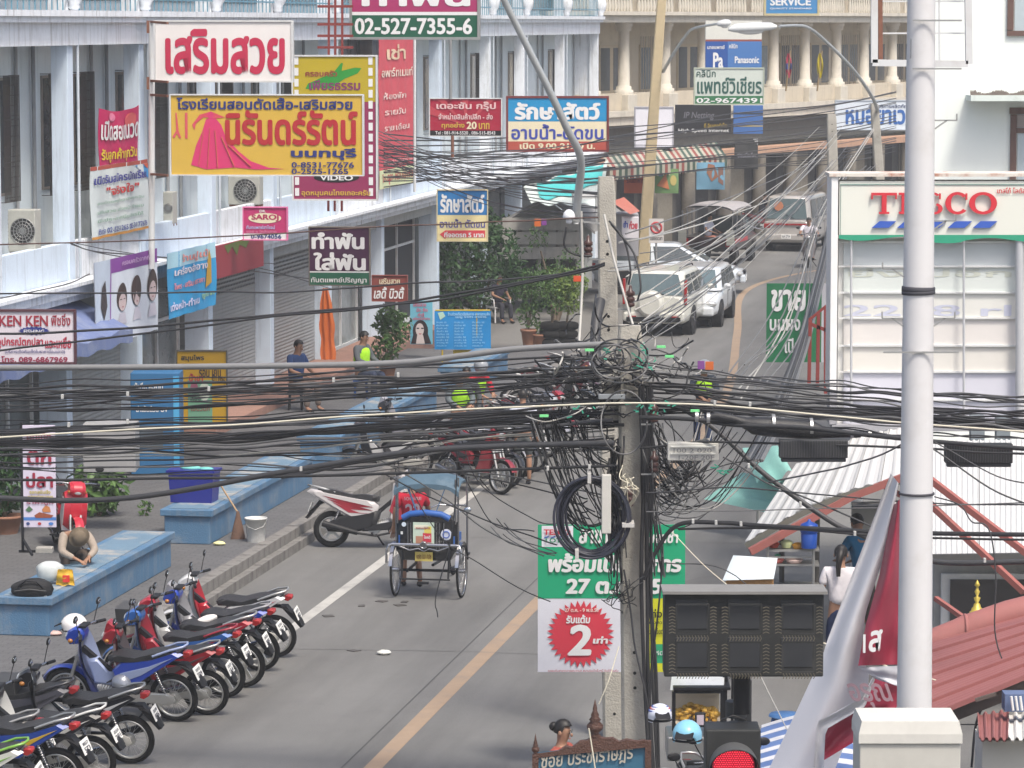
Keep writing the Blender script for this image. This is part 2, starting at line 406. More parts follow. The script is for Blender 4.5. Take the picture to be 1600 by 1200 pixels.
for k in range(-10, int(tE)+1):
    for me in (m1, m2):
        o = bpy.data.objects.new('stone', me); COL.objects.link(o); o.parent = root
        o.location = W(k, 0, 0)-root.location; o.location.z += R.uniform(-.006, .006)+W(0, 0, 0).z; 
        o.location.z = R.uniform(-.006, .006)-root.location.z

# ------------------------------------------------------------------ long blue benches on the pavement
blue_b = mat('bench_blue', (.072, .16, .27), rough=.75, var=.22, scale=2.5, bump=.4, bscale=50, dirt=.8, dirtcol=(.24, .26, .27), streak=.5)
blue_t = mat('bench_top_worn', (.125, .205, .28), rough=.8, var=.2, scale=2.5, bump=.4, bscale=50, dirt=1.6, dirtcol=(.33, .32, .30))
def bench(x0, yb0, x1, yb1, wd, h, label, n_from=None):
    # (x0,yb0) near right foot corner, (x1,yb1) far right foot corner at pavement level
    t0, n0 = GN(x0, yb0, SWZ); t1, n1 = GN(x1, yb1, SWZ)
    root = thing('bench', label, 'bench', W((t0+t1)/2, n0-wd/2, SWZ), -TH, 'blue rendered benches along the pavement')
    l = t1-t0
    mb = MB(); mb.box((0, 0, (h-.1)/2), (wd-.1, l-.1, h-.1)); mb.obj('base', blue_b, root, bevel=.015)
    mb = MB(); mb.box((0, 0, h-.05), (wd, l, .1)); mb.obj('rim', blue_b, root, bevel=.012)
    mb = MB(); mb.box((0, 0, h+.004), (wd-.22, l-.22, .012)); mb.obj('seat', blue_t, root)
    return root, t0, t1, n0
b1 = bench(82, 996, 286, 885, .78, .5, 'nearest blue rendered bench, with a black bag and a crouching figure on it')
b2 = bench(332, 852, 480, 758, .8, .52, 'blue rendered bench carrying a dark blue plastic crate')
b3 = bench(533, 728, 700, 640, .8, .52, 'third blue rendered bench up the street, between the walkers and the sweeping cables')
b4 = bench(742, 612, 800, 580, .8, .5, 'farthest blue rendered bench, beside the menu board')

# ------------------------------------------------------------------ left shophouse terrace
wall_b = mat('render_pale_blue', (.60, .69, .79), rough=.8, var=.06, scale=2, streak=.5, dirtcol=(.22, .25, .28), dirt=.22, bump=.1)
wall_i = mat('render_inner', (.62, .68, .70), rough=.85, var=.08, scale=2, streak=.35, dirtcol=(.2, .24, .26))
white_w = mat('render_white', (.68, .72, .78), rough=.8, var=.05, scale=2, streak=.55, dirtcol=(.20, .19, .17), dirt=.2, dirt2=None) if False else mat('render_white', (.74, .77, .81), rough=.8, var=.05, scale=2, streak=.85, dirtcol=(.24, .23, .21), dirt=.35)
soffit = mat('soffit', (.34, .35, .34), rough=.9, dirt=.4)
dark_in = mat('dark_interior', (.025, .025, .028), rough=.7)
glass_d = mat('window_glass_dark', (.09, .10, .105), rough=.12, spec=.6, var=.3)
glass_l = mat('window_glass_pale', (.20, .24, .26), rough=.12, spec=.6, var=.4)
grille_m = mat('grille_iron', (.05, .045, .04), rough=.7)
shut_m = mat('shutter_steel', (.33, .335, .33), rough=.5, metal=.3, var=.12, scale=3, streak=.5, dirtcol=(.12, .115, .11))
steel_w = mat('steel_white', (.62, .63, .63), rough=.45, var=.06, dirt=.35, dirtcol=(.3, .22, .17))
rust = mat('rusty_steel', (.20, .09, .06), rough=.85, var=.4, scale=15)
zS, zP, zC, z3 = 3.5, 4.32, 7.62, 8.1
bld = thing('shophouse_terrace', 'long pale blue shophouse terrace with balconies above shuttered shops', 'building', FA(20, 0, 0), -TH)
def fbox(mb, t0, t1, n0, n1, z0, z1):
    q = [FA(t, n, z)-Vector((0, 0, A0.z)) for z in (z0, z1) for (t, n) in ((t0, n0), (t0, n1), (t1, n1), (t1, n0))]
    return mb.add(q, [(0, 3, 2, 1), (4, 5, 6, 7), (0, 1, 5, 4), (1, 2, 6, 5), (2, 3, 7, 6), (3, 0, 4, 7)])
def fpart(name, m, *boxes, parent=None, **k):
    mb = MB()
    for b in boxes: fbox(mb, *b)
    return mb.obj(name, m, parent or bld, world=True, **k)
bx = [-115, 0, 125, 235, 345, 440, 530, 612, 697]
bt = [fhit(x, .25) for x in bx]; bt = [bt[0]-4.2, bt[0]-4.2*0+0]+bt[1:]; bt = sorted(set(bt))
t_end = bt[-1]
farx = [765, 818, 880, 933]; ft = [fhit(x, .1) for x in farx]
allt = bt+ft; T0, T1 = allt[0], allt[-1]
DP = -.68
fpart('rear_wall', wall_i, (T0, T1, DP-.25, DP, zS+.1, zC))
fpart('balcony_slab', white_w, (T0, T1, DP-.25, .32, zS-.04, zS+.12), (T0, T1, .1, .42, zS+.12, zS+.18), (T0, T1, DP, .22, zS-.16, zS-.04))
fpart('floor_band', white_w, (T0, T1, DP-.25, .18, zC, z3), (T0, T1, .1, .36, z3, z3+.1), (T0, T1, .05, .3, z3-.1, z3))
fpart('upper_wall', wall_i, (T0, T1, -1.6, -1.35, z3+.1, 11.6))
fpart('roof_slab', white_w, (T0, T1, -6, .3, 11.6, 12))
fpart('shop_lintel', mat('lintel_grey', (.42, .43, .42), rough=.85, streak=.4), (T0, t_end, -.32, -.1, 3.05, zS-.16))
fpart('gable_wall', white_w, (T1, T1+.2, -8, .1, 0, 12))
fpart('party_wall', wall_i, (T0-.2, T0, -8, .1, 0, 12))
fpart('rear_mass', wall_i, (T0, T1, -8, -7.8, 0, 12))
rail_m = mat('railing_teal', (.12, .27, .36), rough=.5)
for i, t in enumerate(allt):
    far = t > t_end+.1
    hwid = .16 if not far else .12
    fpart('pillar', white_w if far else wall_b, (t-hwid, t+hwid, -.17, .12, zS+.12, zC), bevel=.01)
    fpart('pillar', wall_b, (t-hwid, t+hwid, -.45, .04, 0, zS-.16), bevel=.01)
    fpart('pillar', white_w, (t-hwid, t+hwid, -.2, .12, z3+.1, 11.6))
    # bulbous newel in the top balustrade
    c = FA(t, .2, z3+.1); c.z -= A0.z
    MB().lathe([(.06, 0), (.11, .05), (.09, .1), (.17, .22), (.2, .42), (.15, .62), (.08, .75), (.12, .82), (.12, .9), (0, .92)], c, 14).obj('newel', white_w, bld, world=True)
for i in range(len(allt)-1):
    a, b = allt[i]+.16, allt[i+1]-.16; L_ = b-a; far = allt[i] >= t_end-.01
    fpart('parapet', white_w if (i % 2 or far) else wall_b, (a, b, -.06, .08, zS+.12, zP), bevel=.01)
    # railing above
    mb = MB()
    fbox(mb, a, b, .13, .17, z3+.95, z3+1.0); fbox(mb, a, b, .13, .17, z3+.3, z3+.33)
    k = int(L_/.3)
    for j in range(1, k):
        t = a+j*L_/k; fbox(mb, t-.008, t+.008, .14, .16, z3+.1, z3+.95)
    mb.obj('railing', rail_m, bld, world=True)
    fpart('window', glass_l, (a+.5, b-.5, -1.35, -1.32, z3+.3, z3+2.4))
    # windows with iron grilles on the recessed wall
    nw = 1 if far else 2
    for q in range(nw):
        c0 = a+L_*(.27+.46*q); ww = .38
        fr = fpart('window', mat('window_frame_brown', (.26, .23, .20), rough=.7), (c0-ww, c0+ww, DP, DP+.03, 5.15, 7.1))
        W0 = fr
        mb = MB(); fbox(mb, c0-ww+.06, c0+ww-.06, DP+.03, DP+.035, 5.2, 7.05); mb.obj('pane', glass_d, fr, world=True)
        mb = MB(); gn = DP+.16
        for z in (5.05, 5.7, 6.4, 7.12): fbox(mb, c0-ww-.03, c0+ww+.03, gn, gn+.015, z, z+.015); 
        for j in range(13): 
            t = c0-ww-.03+j*(2*ww+.06)/12; fbox(mb, t-.007, t+.007, gn, gn+.014, 5.05, 7.13)
        for j in range(12):
            for k2 in range(12):
                z = 5.12+k2*.168; t = c0-ww-.03+(j+.5)*(2*ww+.06)/12; 
                if (j+k2) % 2: fbox(mb, t-.05, t+.05, gn+.001, gn+.012, z, z+.012)
        for z in (5.05, 7.12):
            for t in (c0-ww, c0+ww): fbox(mb, t-.008, t+.008, DP, gn, z, z+.012)
        mb.obj('grille', grille_m, fr, world=True)
    # downpipes
    for tt in (a+.15, b-.5):
        p = FA(tt, DP+.06, zS+.2); p.z -= A0.z
        MB().cyl(p, p+Vector((0, 0, zC-zS-.2)), .035).obj('downpipe', mat('pipe_grey', (.3, .31, .32), rough=.6, dirt=.4), bld, world=True)
    p = FA(allt[i]+.3, .16, zS+.2)-Vector((0, 0, A0.z))
    MB().cyl(p, p+Vector((0, 0, zC-zS)), .025).obj('downpipe', mat('pipe_white', (.5, .55, .6), rough=.6, dirt=.4), bld, world=True)
# ground floor fronts
def shutter(t0, t1, z0=SWZ, z1=3.05, n=-.3):
    def fn(u, v):
        ph = v*(z1-z0)/.075; d = abs((ph % 1)-.5)*2
        p = FA(t0+(t1-t0)*u, n+.018*(1-d)**.5, z0+(z1-z0)*v); p.z -= A0.z; return p
    mb = MB(); mb.grid(lambda u, v: fn(v, u), int((z1-z0)/.075*4), 1, smooth=False)
    mb.obj('shutter', shut_m, bld, world=True)
    # perforated top panel
    mb = MB()
    for r_ in range(5):
        for c_ in range(int((t1-t0)/.13)):
            t = t0+.1+c_*.13+(r_ % 2)*.06; z = z1-.1-r_*.09; fbox(mb, t-.025, t+.025, n+.02, n+.024, z-.02, z+.02)
    mb.obj('shutter_vents', mat('vent_dark', (.05, .05, .05)), bld, world=True)
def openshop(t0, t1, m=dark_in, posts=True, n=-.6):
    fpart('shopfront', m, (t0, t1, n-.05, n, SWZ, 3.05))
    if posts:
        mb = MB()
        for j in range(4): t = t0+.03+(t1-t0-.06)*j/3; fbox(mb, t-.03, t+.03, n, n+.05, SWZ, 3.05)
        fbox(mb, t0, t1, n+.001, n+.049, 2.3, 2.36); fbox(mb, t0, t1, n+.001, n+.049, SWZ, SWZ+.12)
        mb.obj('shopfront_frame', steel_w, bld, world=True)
gl_shop = mat('shop_glass_warm', (.11, .12, .115), rough=.15, var=.7, scale=1.2, spec=.6)
segs = list(zip(bt[:-1], bt[1:]))
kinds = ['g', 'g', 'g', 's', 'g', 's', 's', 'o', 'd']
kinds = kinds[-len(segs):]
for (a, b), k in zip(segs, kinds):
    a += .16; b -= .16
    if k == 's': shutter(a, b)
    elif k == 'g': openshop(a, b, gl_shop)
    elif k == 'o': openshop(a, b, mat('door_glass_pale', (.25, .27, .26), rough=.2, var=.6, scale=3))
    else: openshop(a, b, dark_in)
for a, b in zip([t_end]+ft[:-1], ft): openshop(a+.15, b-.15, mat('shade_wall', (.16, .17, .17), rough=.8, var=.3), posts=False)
# step in front of the shops with terracotta tiles
fpart('front_step', mat('terracotta', (.30, .17, .13), rough=.85, var=.2, dirt=.5), (fhit(262), fhit(640), -.3, .9, 0, SWZ+.16), bevel=.01)

# ------------------------------------------------------------------ cream building across the side street
phi = radians(28)
BD = Vector((sin(phi), cos(phi), 0)); BN = Vector((cos(phi), -sin(phi), 0))
B0 = P(1200, 361, 135); B0.z = 0
def BA(t, n, z): return B0+BD*t+BN*n+Vector((0, 0, z))
def bhit(px, n=0.0):
    r = ray(px, 300); o = B0+BN*n; k = (o.x*BN.x+o.y*BN.y)/(r.x*BN.x+r.y*BN.y)
    return (Vector((r.x*k, r.y*k, 0))-B0).dot(BD)
cream = mat('render_cream', (.54, .475, .37), rough=.85, var=.08, scale=1.5, streak=.35, dirtcol=(.24, .20, .15), dirt=.3)
cream_l = mat('render_cream_light', (.57, .53, .45), rough=.85, var=.08, scale=1.5, streak=.4, dirtcol=(.2, .18, .15), dirt=.35)
orange_b = mat('fascia_orange', (.45, .27, .18), rough=.8, var=.15, dirt=.5, dirtcol=(.2, .16, .13))
bb = thing('cream_building', 'cream building with fluted columns and a balustraded balcony at the bend', 'building', BA(10, 0, 0), -phi)
def bbox(mb, t0, t1, n0, n1, z0, z1):
    q = [BA(t, n, z) for z in (z0, z1) for (t, n) in ((t0, n0), (t0, n1), (t1, n1), (t1, n0))]
    return mb.add(q, [(0, 3, 2, 1), (4, 5, 6, 7), (0, 1, 5, 4), (1, 2, 6, 5), (2, 3, 7, 6), (3, 0, 4, 7)])
def bpart(name, m, *boxes, parent=None, **k):
    mb = MB()
    for b in boxes: bbox(mb, *b)
    return mb.obj(name, m, parent or bb, world=True, **k)
cu = [bhit(x, .3) for x in (870, 921, 972, 1036, 1095, 1150, 1205, 1254, 1303, 1346, 1390, 1432, 1474, 1512)]
c0_, c1_ = cu[0]-2, cu[-1]+2
bpart('wall', cream, (c0_, c1_, -1.2, -1, 0, 14))
bpart('lower_slab', cream_l, (c0_, c1_, -1, .7, 4.45, 4.75), (c0_, c1_, .55, .8, 4.75, 4.95))
bpart('parapet', cream, (c0_, c1_, .25, .45, 4.95, 5.55))
bpart('upper_slab', cream_l, (c0_, c1_, -1, .8, 8.0, 8.25), (c0_, c1_, .5, .95, 8.25, 8.38))
bpart('fascia', orange_b, (c0_, c1_, .8, 1.5, 3.15, 3.4))
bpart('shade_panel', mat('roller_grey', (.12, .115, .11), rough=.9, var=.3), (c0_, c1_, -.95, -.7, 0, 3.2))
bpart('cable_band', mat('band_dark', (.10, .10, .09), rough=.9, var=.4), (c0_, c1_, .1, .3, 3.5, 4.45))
bpart('roof', cream_l, (c0_, c1_, -10, .6, 12.3, 12.6))
for i, t in enumerate(cu):
    c = BA(t, .35, 0); r_ = .21
    prof = [(r_+.13, 5.5), (r_+.13, 5.66), (r_+.06, 5.67), (r_+.06, 5.78), (r_+.01, 5.79), (r_+.01, 5.84), (r_, 5.85), (r_*.95, 6.6), (r_*.9, 7.7), (r_+.05, 7.71), (r_+.05, 7.85), (r_+.1, 7.86), (r_+.1, 8.0)]
    MB().box((c.x, c.y, 5.22), (.72, .72, .56), rz=-phi).obj('pedestal', cream_l, bb, world=True, bevel=.02)
    MB().lathe(prof, c, 16).obj('column', cream_l, bb, world=True)
    MB().lathe([(.26, 0), (.25, 3.2)], BA(t, -.2, 0), 12).obj('column', mat('column_lower', (.25, .225, .19), rough=.9, var=.2, dirt=.5), bb, world=True)  # ground-floor shafts in a darker grey-beige than the cream columns above
    MB().lathe([(.3, 8.38), (.26, 12.3)], c, 14).obj('column', cream_l, bb, world=True)
for i in range(len(cu)-1):
    a, b = cu[i], cu[i+1]; m_ = (a+b)/2
    fr = bpart('window', mat('window_frame_cream', (.5, .42, .3), rough=.7), (m_-.95, m_+.95, -1.0, -.95, 5.5, 7.2))
    mb = MB()
    for q in (-.5, .5): bbox(mb, m_+q-.36, m_+q+.36, -.95, -.94, 5.6, 7.1)
    mb.obj('pane', glass_d if i % 3 else glass_l, fr, world=True)
    mb = MB()
    for j in range(11): t = m_-1+j*.2; bbox(mb, t-.015, t+.015, -.9, -.88, 5.25, 7.5)
    if i % 2: mb.obj('grille', mat('grille_pale', (.35, .3, .24)), fr, world=True)
    mb = MB(); k = int((b-a-.7)/.22)
    for j in range(k+1):
        t = a+.35+j*(b-a-.7)/k
        mb.lathe([(.05, 8.38), (.085, 8.55), (.045, 8.8), (.06, 8.95), (.04, 9.05)], BA(t, .75, 0), 7)
    bbox(mb, a, b, .65, .85, 9.05, 9.2); mb.obj('balustrade', cream_l, bb, world=True)
    bpart('window', glass_d, (m_-.9, m_+.9, -.99, -.95, 9, 11))
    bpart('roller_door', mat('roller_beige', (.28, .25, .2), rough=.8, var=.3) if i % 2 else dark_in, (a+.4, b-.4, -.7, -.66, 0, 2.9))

# ------------------------------------------------------------------ white building on the right
wh = mat('render_bright_white', (.80, .84, .80), rough=.8, var=.02, streak=.15, dirtcol=(.5, .55, .5))
d_ = 64.0
def scr(mb, x0, y0, x1, y1, d, dep):     # box from picture extents at a depth, front face at depth d
    a = P(x0, y1, d); b = P(x1, y0, d)
    return mb.box(((a.x+b.x)/2, d+dep/2, (a.z+b.z)/2), (abs(b.x-a.x), dep, abs(b.z-a.z)))
c = P(1700, 700, d_); rb = thing('white_building', 'plain white rendered building with brown windows behind the street lamp', 'building', (c.x, d_+4, 0))
a = P(1452, 0, d_); b = P(2100, 0, d_)
MB().box(((a.x+b.x)/2, d_+.4, 6), (b.x-a.x, .8, 12)).obj('wall', wh, rb, world=True)
brown = mat('window_brown', (.13, .075, .06), rough=.5)
for (x0, y0, x1, y1) in ((1574, -60, 1660, 56), (1578, 168, 1660, 292)):
    mb = MB(); scr(mb, x0, y0, x1, y0+10, d_-.06, .1); scr(mb, x0, y1-8, x1, y1, d_-.06, .1); scr(mb, x0, y0+11, x0+11, y1-9, d_-.06, .1); scr(mb, x0+11, y0+32, x1, y0+40, d_-.05, .07)
    f_ = mb.obj('window', brown, rb, world=True)
    mb = MB(); scr(mb, x0+11, y0+10, x1, y1-8, d_-.02, .02); mb.obj('pane', mat('pane_sky', (.45, .52, .55), rough=.1), f_, world=True)
    mb = MB(); scr(mb, x0+11, y0+11, x1, y0+31, d_-.035, .01); mb.obj('blind', mat('blind_taupe', (.3, .26, .24)), f_, world=True)
mb = MB(); scr(mb, 1517, 149, 1680, 158, d_-.7, .7); mb.obj('ledge', mat('ledge_white', (.65, .72, .68), rough=.8, dirt=.4), rb, world=True)
# ------------------------------------------------------------------ humid air
hz = MB(); hz.box((20, 85, 6.5), (200, 220, 15.2)); hzo = hz.obj('haze', mat('haze', 'ffffff'), kind='stuff')
vm0 = bpy.data.materials.new('humid_air'); vm0.use_nodes = True; vn = vm0.node_tree; vn.nodes.remove(vn.nodes['Principled BSDF'])
pv = vn.nodes.new('ShaderNodeVolumePrincipled'); pv.inputs['Density'].default_value = .0008; pv.inputs['Color'].default_value = (.93, .96, 1, 1)
vn.links.new(pv.outputs[0], vn.nodes['Material Output'].inputs['Volume']); hzo.data.materials.clear(); hzo.data.materials.append(vm0)
# ================================================================== BUILDERS: motorcycles, cars, people
rub = mat('tyre_rubber', (.014, .014, .014), rough=.9, var=.3, scale=20, spec=.15)
chrome = mat('chrome', (.42, .42, .43), rough=.22, metal=1, var=.1)
alu = mat('aluminium', (.42, .42, .41), rough=.4, metal=.7, var=.15)
blk = mat('black_plastic', (.015, .015, .017), rough=.5, var=.3, spec=.25)
seatm = mat('seat_vinyl', (.028, .028, .030), rough=.45, var=.4, scale=8, bump=.3, spec=.3)
lens_r = mat('lens_red', (.30, .018, .018), rough=.25)
lens_w = mat('lens_clear', (.55, .56, .56), rough=.12, metal=.4)
plate_m = mat('plate_white', (.75, .75, .72), rough=.5, var=.05)
plate_t = mat('plate_print', (.08, .08, .1), rough=.6)
mirr = mat('mirror_glass', (.5, .55, .6), rough=.05, metal=1)
def wheel(parent, x, Rw, tw, rimcol=None, spokes='cast', y=0, name='wheel'):
    e = MB(); e.ring((0, 0, 0), Rw-tw*.95, .016, n=32, m=6, sq=2.4)
    hub = e; hub.cyl((0, -.05, 0), (0, .05, 0), .045, n=12); hub.cyl((0, -.012, 0), (0, .012, 0), .075, n=14)
    if spokes == 'cast':
        for k in range(5):
            a = 2*pi*k/5+.3; hub.bar((.04*cos(a), 0, .04*sin(a)), ((Rw-tw)*cos(a+.1), 0, (Rw-tw)*sin(a+.1)), .03, .035)
    else:
        for k in range(28):
            a = 2*pi*k/28; b = a+(.5 if k % 2 else -.5); sd = .03 if k % 4 < 2 else -.03
            hub.cyl((.04*cos(b), sd, .04*sin(b)), ((Rw-tw)*cos(a), 0, (Rw-tw)*sin(a)), .0022 if Rw < .33 else .003, n=4, caps=False)
    w_ = hub.obj(name, rimcol or alu, parent, loc=(0, 0, 0)); w_.location = (x, y, Rw)
    MB().ring((0, 0, 0), Rw-tw*.5, tw*.5, n=36, m=8).obj('tyre', rub, w_)
    return w_
_MC = {}
PL = ['กกท 482', 'ขวบ 917', 'ษจล 305', 'ฎงต 668', 'ตนท 154', 'งกร 739', 'ลบพ 826', 'สฉค 291', 'พมว 573', 'ถฐย 840', 'รษน 362', 'มฆญ 495']
def motorbike(label, rear, fwd, c1, c2, style='under', seat=None, lean=7, group=None, idx=0, spokes='wire', cat='motorcycle', steer=.25, rimc=None):
    rear = Vector(rear); fwd = Vector(fwd).normalized(); loc = rear+fwd*.62
    rz = atan2(fwd.y, fwd.x)
    root = thing('motorcycle' if style != 'scooter' else 'motor_scooter', label, cat, loc, rz, group)
    root.rotation_euler = (radians(-lean), 0, rz); k_ = 1+.035*sin(idx*2.3+rear.x); root.scale = (k_, 1, k_)
    c1, c2 = paint(c1, coat=.6, rough=.28), paint(c2, coat=.4, rough=.35)
    Rw = .285 if style != 'scooter' else .27; tw = .075 if style != 'scooter' else .1
    wheel(root, -.62, Rw, tw, rimc, spokes); 
    # front assembly turned
    hs = Vector((.43, 0, .93))
    fr = MB()
    for s_ in (-1, 1): fr.cyl((.64, s_*.075, Rw), (.47, s_*.075, .72), .022, n=8)
    fr.bar((.47, -.09, .72), (.47, .09, .72), .05); fr.cyl((.48, 0, .68), hs, .03)
    fo = fr.obj('front_fork', alu, root)
    wf = wheel(root, .64, Rw, tw*.9, rimc, spokes)
    # front fender arc
    m_ = MB(); 
    def fend(u, v):
        a = radians(20+u*150); r_ = Rw+.03+.02*(1-abs(2*v-1)); return (.64+r_*cos(a), (v-.5)*.13, Rw+r_*sin(a))
    m_.grid(fend, 12, 4); m_.grid(lambda u, v: tuple(Vector(fend(u, 1-v))+Vector((0, 0, -.006))), 12, 4); m_.obj('front_fender', c1, root)
    if style == 'under':
        # leg shield wings
        sh = MB()
        def wing(u, v, o=0):
            z = .98-u*.66; w_ = .10+.13*sin(min(1, u*1.25+.1)*pi*.75); a = (v-.5)*2
            return (.46-.10*u-.13*(abs(a)**1.6)*(.4+u)+o+.05*sin(u*3), a*w_, z)
        sh.grid(wing, 10, 8); sh.grid(lambda u, v: wing(u, 1-v, -.015), 10, 8); sh.obj('leg_shield', c1, root)
        inn = MB(); inn.grid(lambda u, v: wing(u, 1-v, -.03), 8, 6); inn.obj('inner_shield', c2, root)
        sp = MB(); sp.hull2([(.36, .70), (.30, .42), (.05, .40), (-.02, .58), (.12, .56), (.26, .72)], .07); sp.obj('frame_cover', c2, root)
        b = MB()
        for s_ in (-1, 1): b.prism([(.06, .60), (.02, .45), (-.22, .44), (-.52, .64), (-.80, .82), (-.72, .86), (-.40, .75), (-.05, .70)], s_*.085, s_*.14, .9)
        b.obj('side_panel', c1, root)
        b = MB()
        for s_ in (-1, 1): b.prism([(-.05, .585), (-.12, .5), (-.3, .57), (-.55, .72), (-.70, .80), (-.4, .68)], s_*.141, s_*.146, .9)
        b.obj('stripe', c2, root)
        b = MB(); b.hull2([(.08, .70), (.10, .76), (.02, .79), (-.22, .765), (-.45, .83), (-.70, .865), (-.76, .84), (-.5, .76), (-.2, .70)], .135, .7); b.obj('seat', seat or seatm, root)
        g = MB(); g.tube([(-.45, .135, .80), (-.66, .13, .88), (-.80, .08, .91), (-.82, 0, .915), (-.80, -.08, .91), (-.66, -.13, .88), (-.45, -.135, .80)], .014, 6); g.obj('grab_rail', c2 if idx % 2 else alu, root)
    else:
        b = MB(); b.hull2([(.52, .88), (.44, .98), (.30, .95), (.24, .40), (.34, .30), (.55, .42)], .17, .45); b.obj('leg_shield', c1, root)
        b = MB(); b.hull2([(.34, .40), (.30, .27), (-.15, .24), (-.22, .36), (.05, .35)], .15); b.obj('footboard', blk, root)
        b = MB(); b.hull2([(.12, .56), (.05, .30), (-.30, .22), (-.66, .24), (-.72, .34), (-.50, .46), (-.2, .50)], .155, .8); b.obj('engine_cover', blk, root)
        b = MB(); b.hull2([(.10, .62), (.0, .36), (-.25, .40), (-.62, .60), (-.98, .83), (-.92, .87), (-.55, .80), (0, .70)], .15, .75); b.obj('side_panel', c1, root)
        b = MB()
        for s_ in (-1, 1):
            for q in range(3): b.prism([(.02, .60-.05*q), (-.2, .60-.04*q), (-.75+.08*q, .77-.05*q), (-.35, .62-.05*q)], s_*.152, s_*.155)
        b.obj('stripe', c2, root)
        b = MB(); b.hull2([(.08, .68), (.1, .76), (-.1, .79), (-.3, .78), (-.6, .86), (-.82, .87), (-.8, .82), (-.4, .73)], .14, .7); b.obj('seat', seat or seatm, root)
        g = MB(); g.tube([(-.55, .13, .82), (-.88, .1, .90), (-.97, 0, .92), (-.88, -.1, .90), (-.55, -.13, .82)], .014, 6); g.obj('grab_rail', alu, root)
        b = MB(); b.prism([(.45, .35), (.25, .55), (.35, .85), (.5, .8)], -.175, .175); b.obj('belly_panel', c2, root)
    # handlebar, cowl, headlight, mirrors
    cw = MB(); cw.hull2([(.36, 1.00), (.38, 1.075), (.46, 1.085), (.56, 1.03), (.60, .95), (.55, .87), (.44, .88), (.38, .93)], .115, .55); cw.obj('handlebar_cowl', c1, root)
    cw = MB(); cw.box((.385, 0, 1.085), (.09, .17, .03)); cw.obj('meter', blk, root, bevel=.01)
    cw = MB(); cw.sph((.575, 0, .955 if style == 'under' else .93), .062 if style == 'under' else .04, 12, 8, (.55, 1.45, .95)); cw.obj('headlight', lens_w, root)
    for s_ in (-1, 1):
        cw = MB(); cw.sph((.52, s_*.105, .93), .035, 8, 6, (1, 1.2, .8)); cw.obj('indicator', mat('lens_amber', (.35, .14, .03), rough=.2), root)
    if idx % 3 == 1: cw = MB(); cw.hull2([(.40, 1.08), (.50, 1.16), (.53, 1.14), (.57, 1.02), (.48, 1.04)], .085, .5); cw.obj('fly_screen', c2 if idx % 2 else c1, root)
    if idx % 4 == 2:
        cw = MB(); cw.loft([[Vector((x_, y_*w_, z_)) for x_, y_ in ((.60, -1), (.84, -1), (.84, 1), (.60, 1))] for z_, w_ in ((.74, .13), (.96, .17))], smooth=False); cw.obj('front_basket', mat('basket_wire', (.10, .10, .10), rough=.5, metal=.5), root)
    hb = MB(); hb.tube([(.30, .36, 1.03), (.36, .22, 1.05), (.42, .08, 1.04), (.42, -.08, 1.04), (.36, -.22, 1.05), (.30, -.36, 1.03)], .014, 6); hb.obj('handlebar', chrome, root)
    for s_ in (-1, 1):
        g = MB(); g.cyl((.335, s_*.25, 1.043), (.29, s_*.38, 1.027), .02, n=8); g.tube([(.37, s_*.2, 1.03), (.39, s_*.3, 1.0), (.37, s_*.38, .99)], .006, 5); g.obj('grip', blk, root)
        g = MB(); g.tube([(.36, s_*.22, 1.05), (.35, s_*.30, 1.17), (.34, s_*.33, 1.22)], .006, 5); g.sph((.34, s_*.35, 1.26), .055, 10, 6, (.25, 1.25, .75)); mo = g.obj('mirror', blk, root)
        MB().sph((.325, s_*.35, 1.26), .036, 10, 6, (.12, 1.2, .7)).obj('mirror_glass', mirr, mo)
    # mechanicals
    e = MB(); e.cyl((.02, -.11, .30), (.02, .11, .30), .10, n=14).cyl((.02, 0, .32), (.27, 0, .37), .065, n=12)
    for q in range(5): e.cyl((.10+q*.03, 0, .335+q*.006), (.112+q*.03, 0, .338+q*.006), .085, n=12)
    e.box((-.06, 0, .33), (.22, .18, .16)); e.obj('engine', alu, root, bevel=.01)
    e = MB(); e.bar((.05, 0, .50), (.43, 0, .82), .06); e.bar((.05, 0, .50), (-.60, 0, .74), .05); e.bar((-.02, 0, .5), (-.08, 0, .3), .05)
    for s_ in (-1, 1): e.bar((-.08, s_*.08, .31), (-.62, s_*.09, Rw), .03, .045)
    e.bar((.0, -.25, .22), (.0, .25, .22), .025); e.bar((.02, .1, .22), (.14, .26, .02), .018); e.obj('frame', blk, root)
    e = MB(); e.hull2([(-.02, .36), (-.02, .27), (-.60, .23), (-.68, .28), (-.66, .34), (-.60, .37)], .022); 
    for v in e.v: v.y += .12
    e.obj('chain_case', alu if idx % 3 else mat('case_grey', (.38, .37, .34), rough=.5), root, bevel=.004)
    for s_ in (-1, 1):
        e = MB(); a, b = Vector((-.60, s_*.13, .30)), Vector((-.46, s_*.12, .64)); e.cyl(a, b, .012, n=6)
        pts = [a.lerp(b, .35+.6*i/40)+Vector((.026*cos(i*1.3), .026*sin(i*1.3), 0)) for i in range(41)]; e.tube(pts, .006, 4); e.obj('shock_absorber', chrome, root)
    e = MB(); e.tube([(.22, -.10, .33), (.25, -.13, .22), (.05, -.15, .18), (-.25, -.15, .22)], .018, 7); e.cyl((-.22, -.15, .22), (-.74, -.17, .36), .035, .048, n=12); e.obj('exhaust', chrome if idx % 2 else blk, root)
    # tail
    e = MB(); e.hull2([(-.78, .845), (-.77, .78), (-.82, .765), (-.875, .80), (-.87, .84)], .06); e.obj('tail_light', lens_r, root)
    e = MB(); 
    def rf(u, v):
        a = radians(75+u*85); r_ = Rw+.07+.02*(1-abs(2*v-1)); return (-.66+r_*cos(a), (v-.5)*.15, Rw+.05+r_*sin(a))
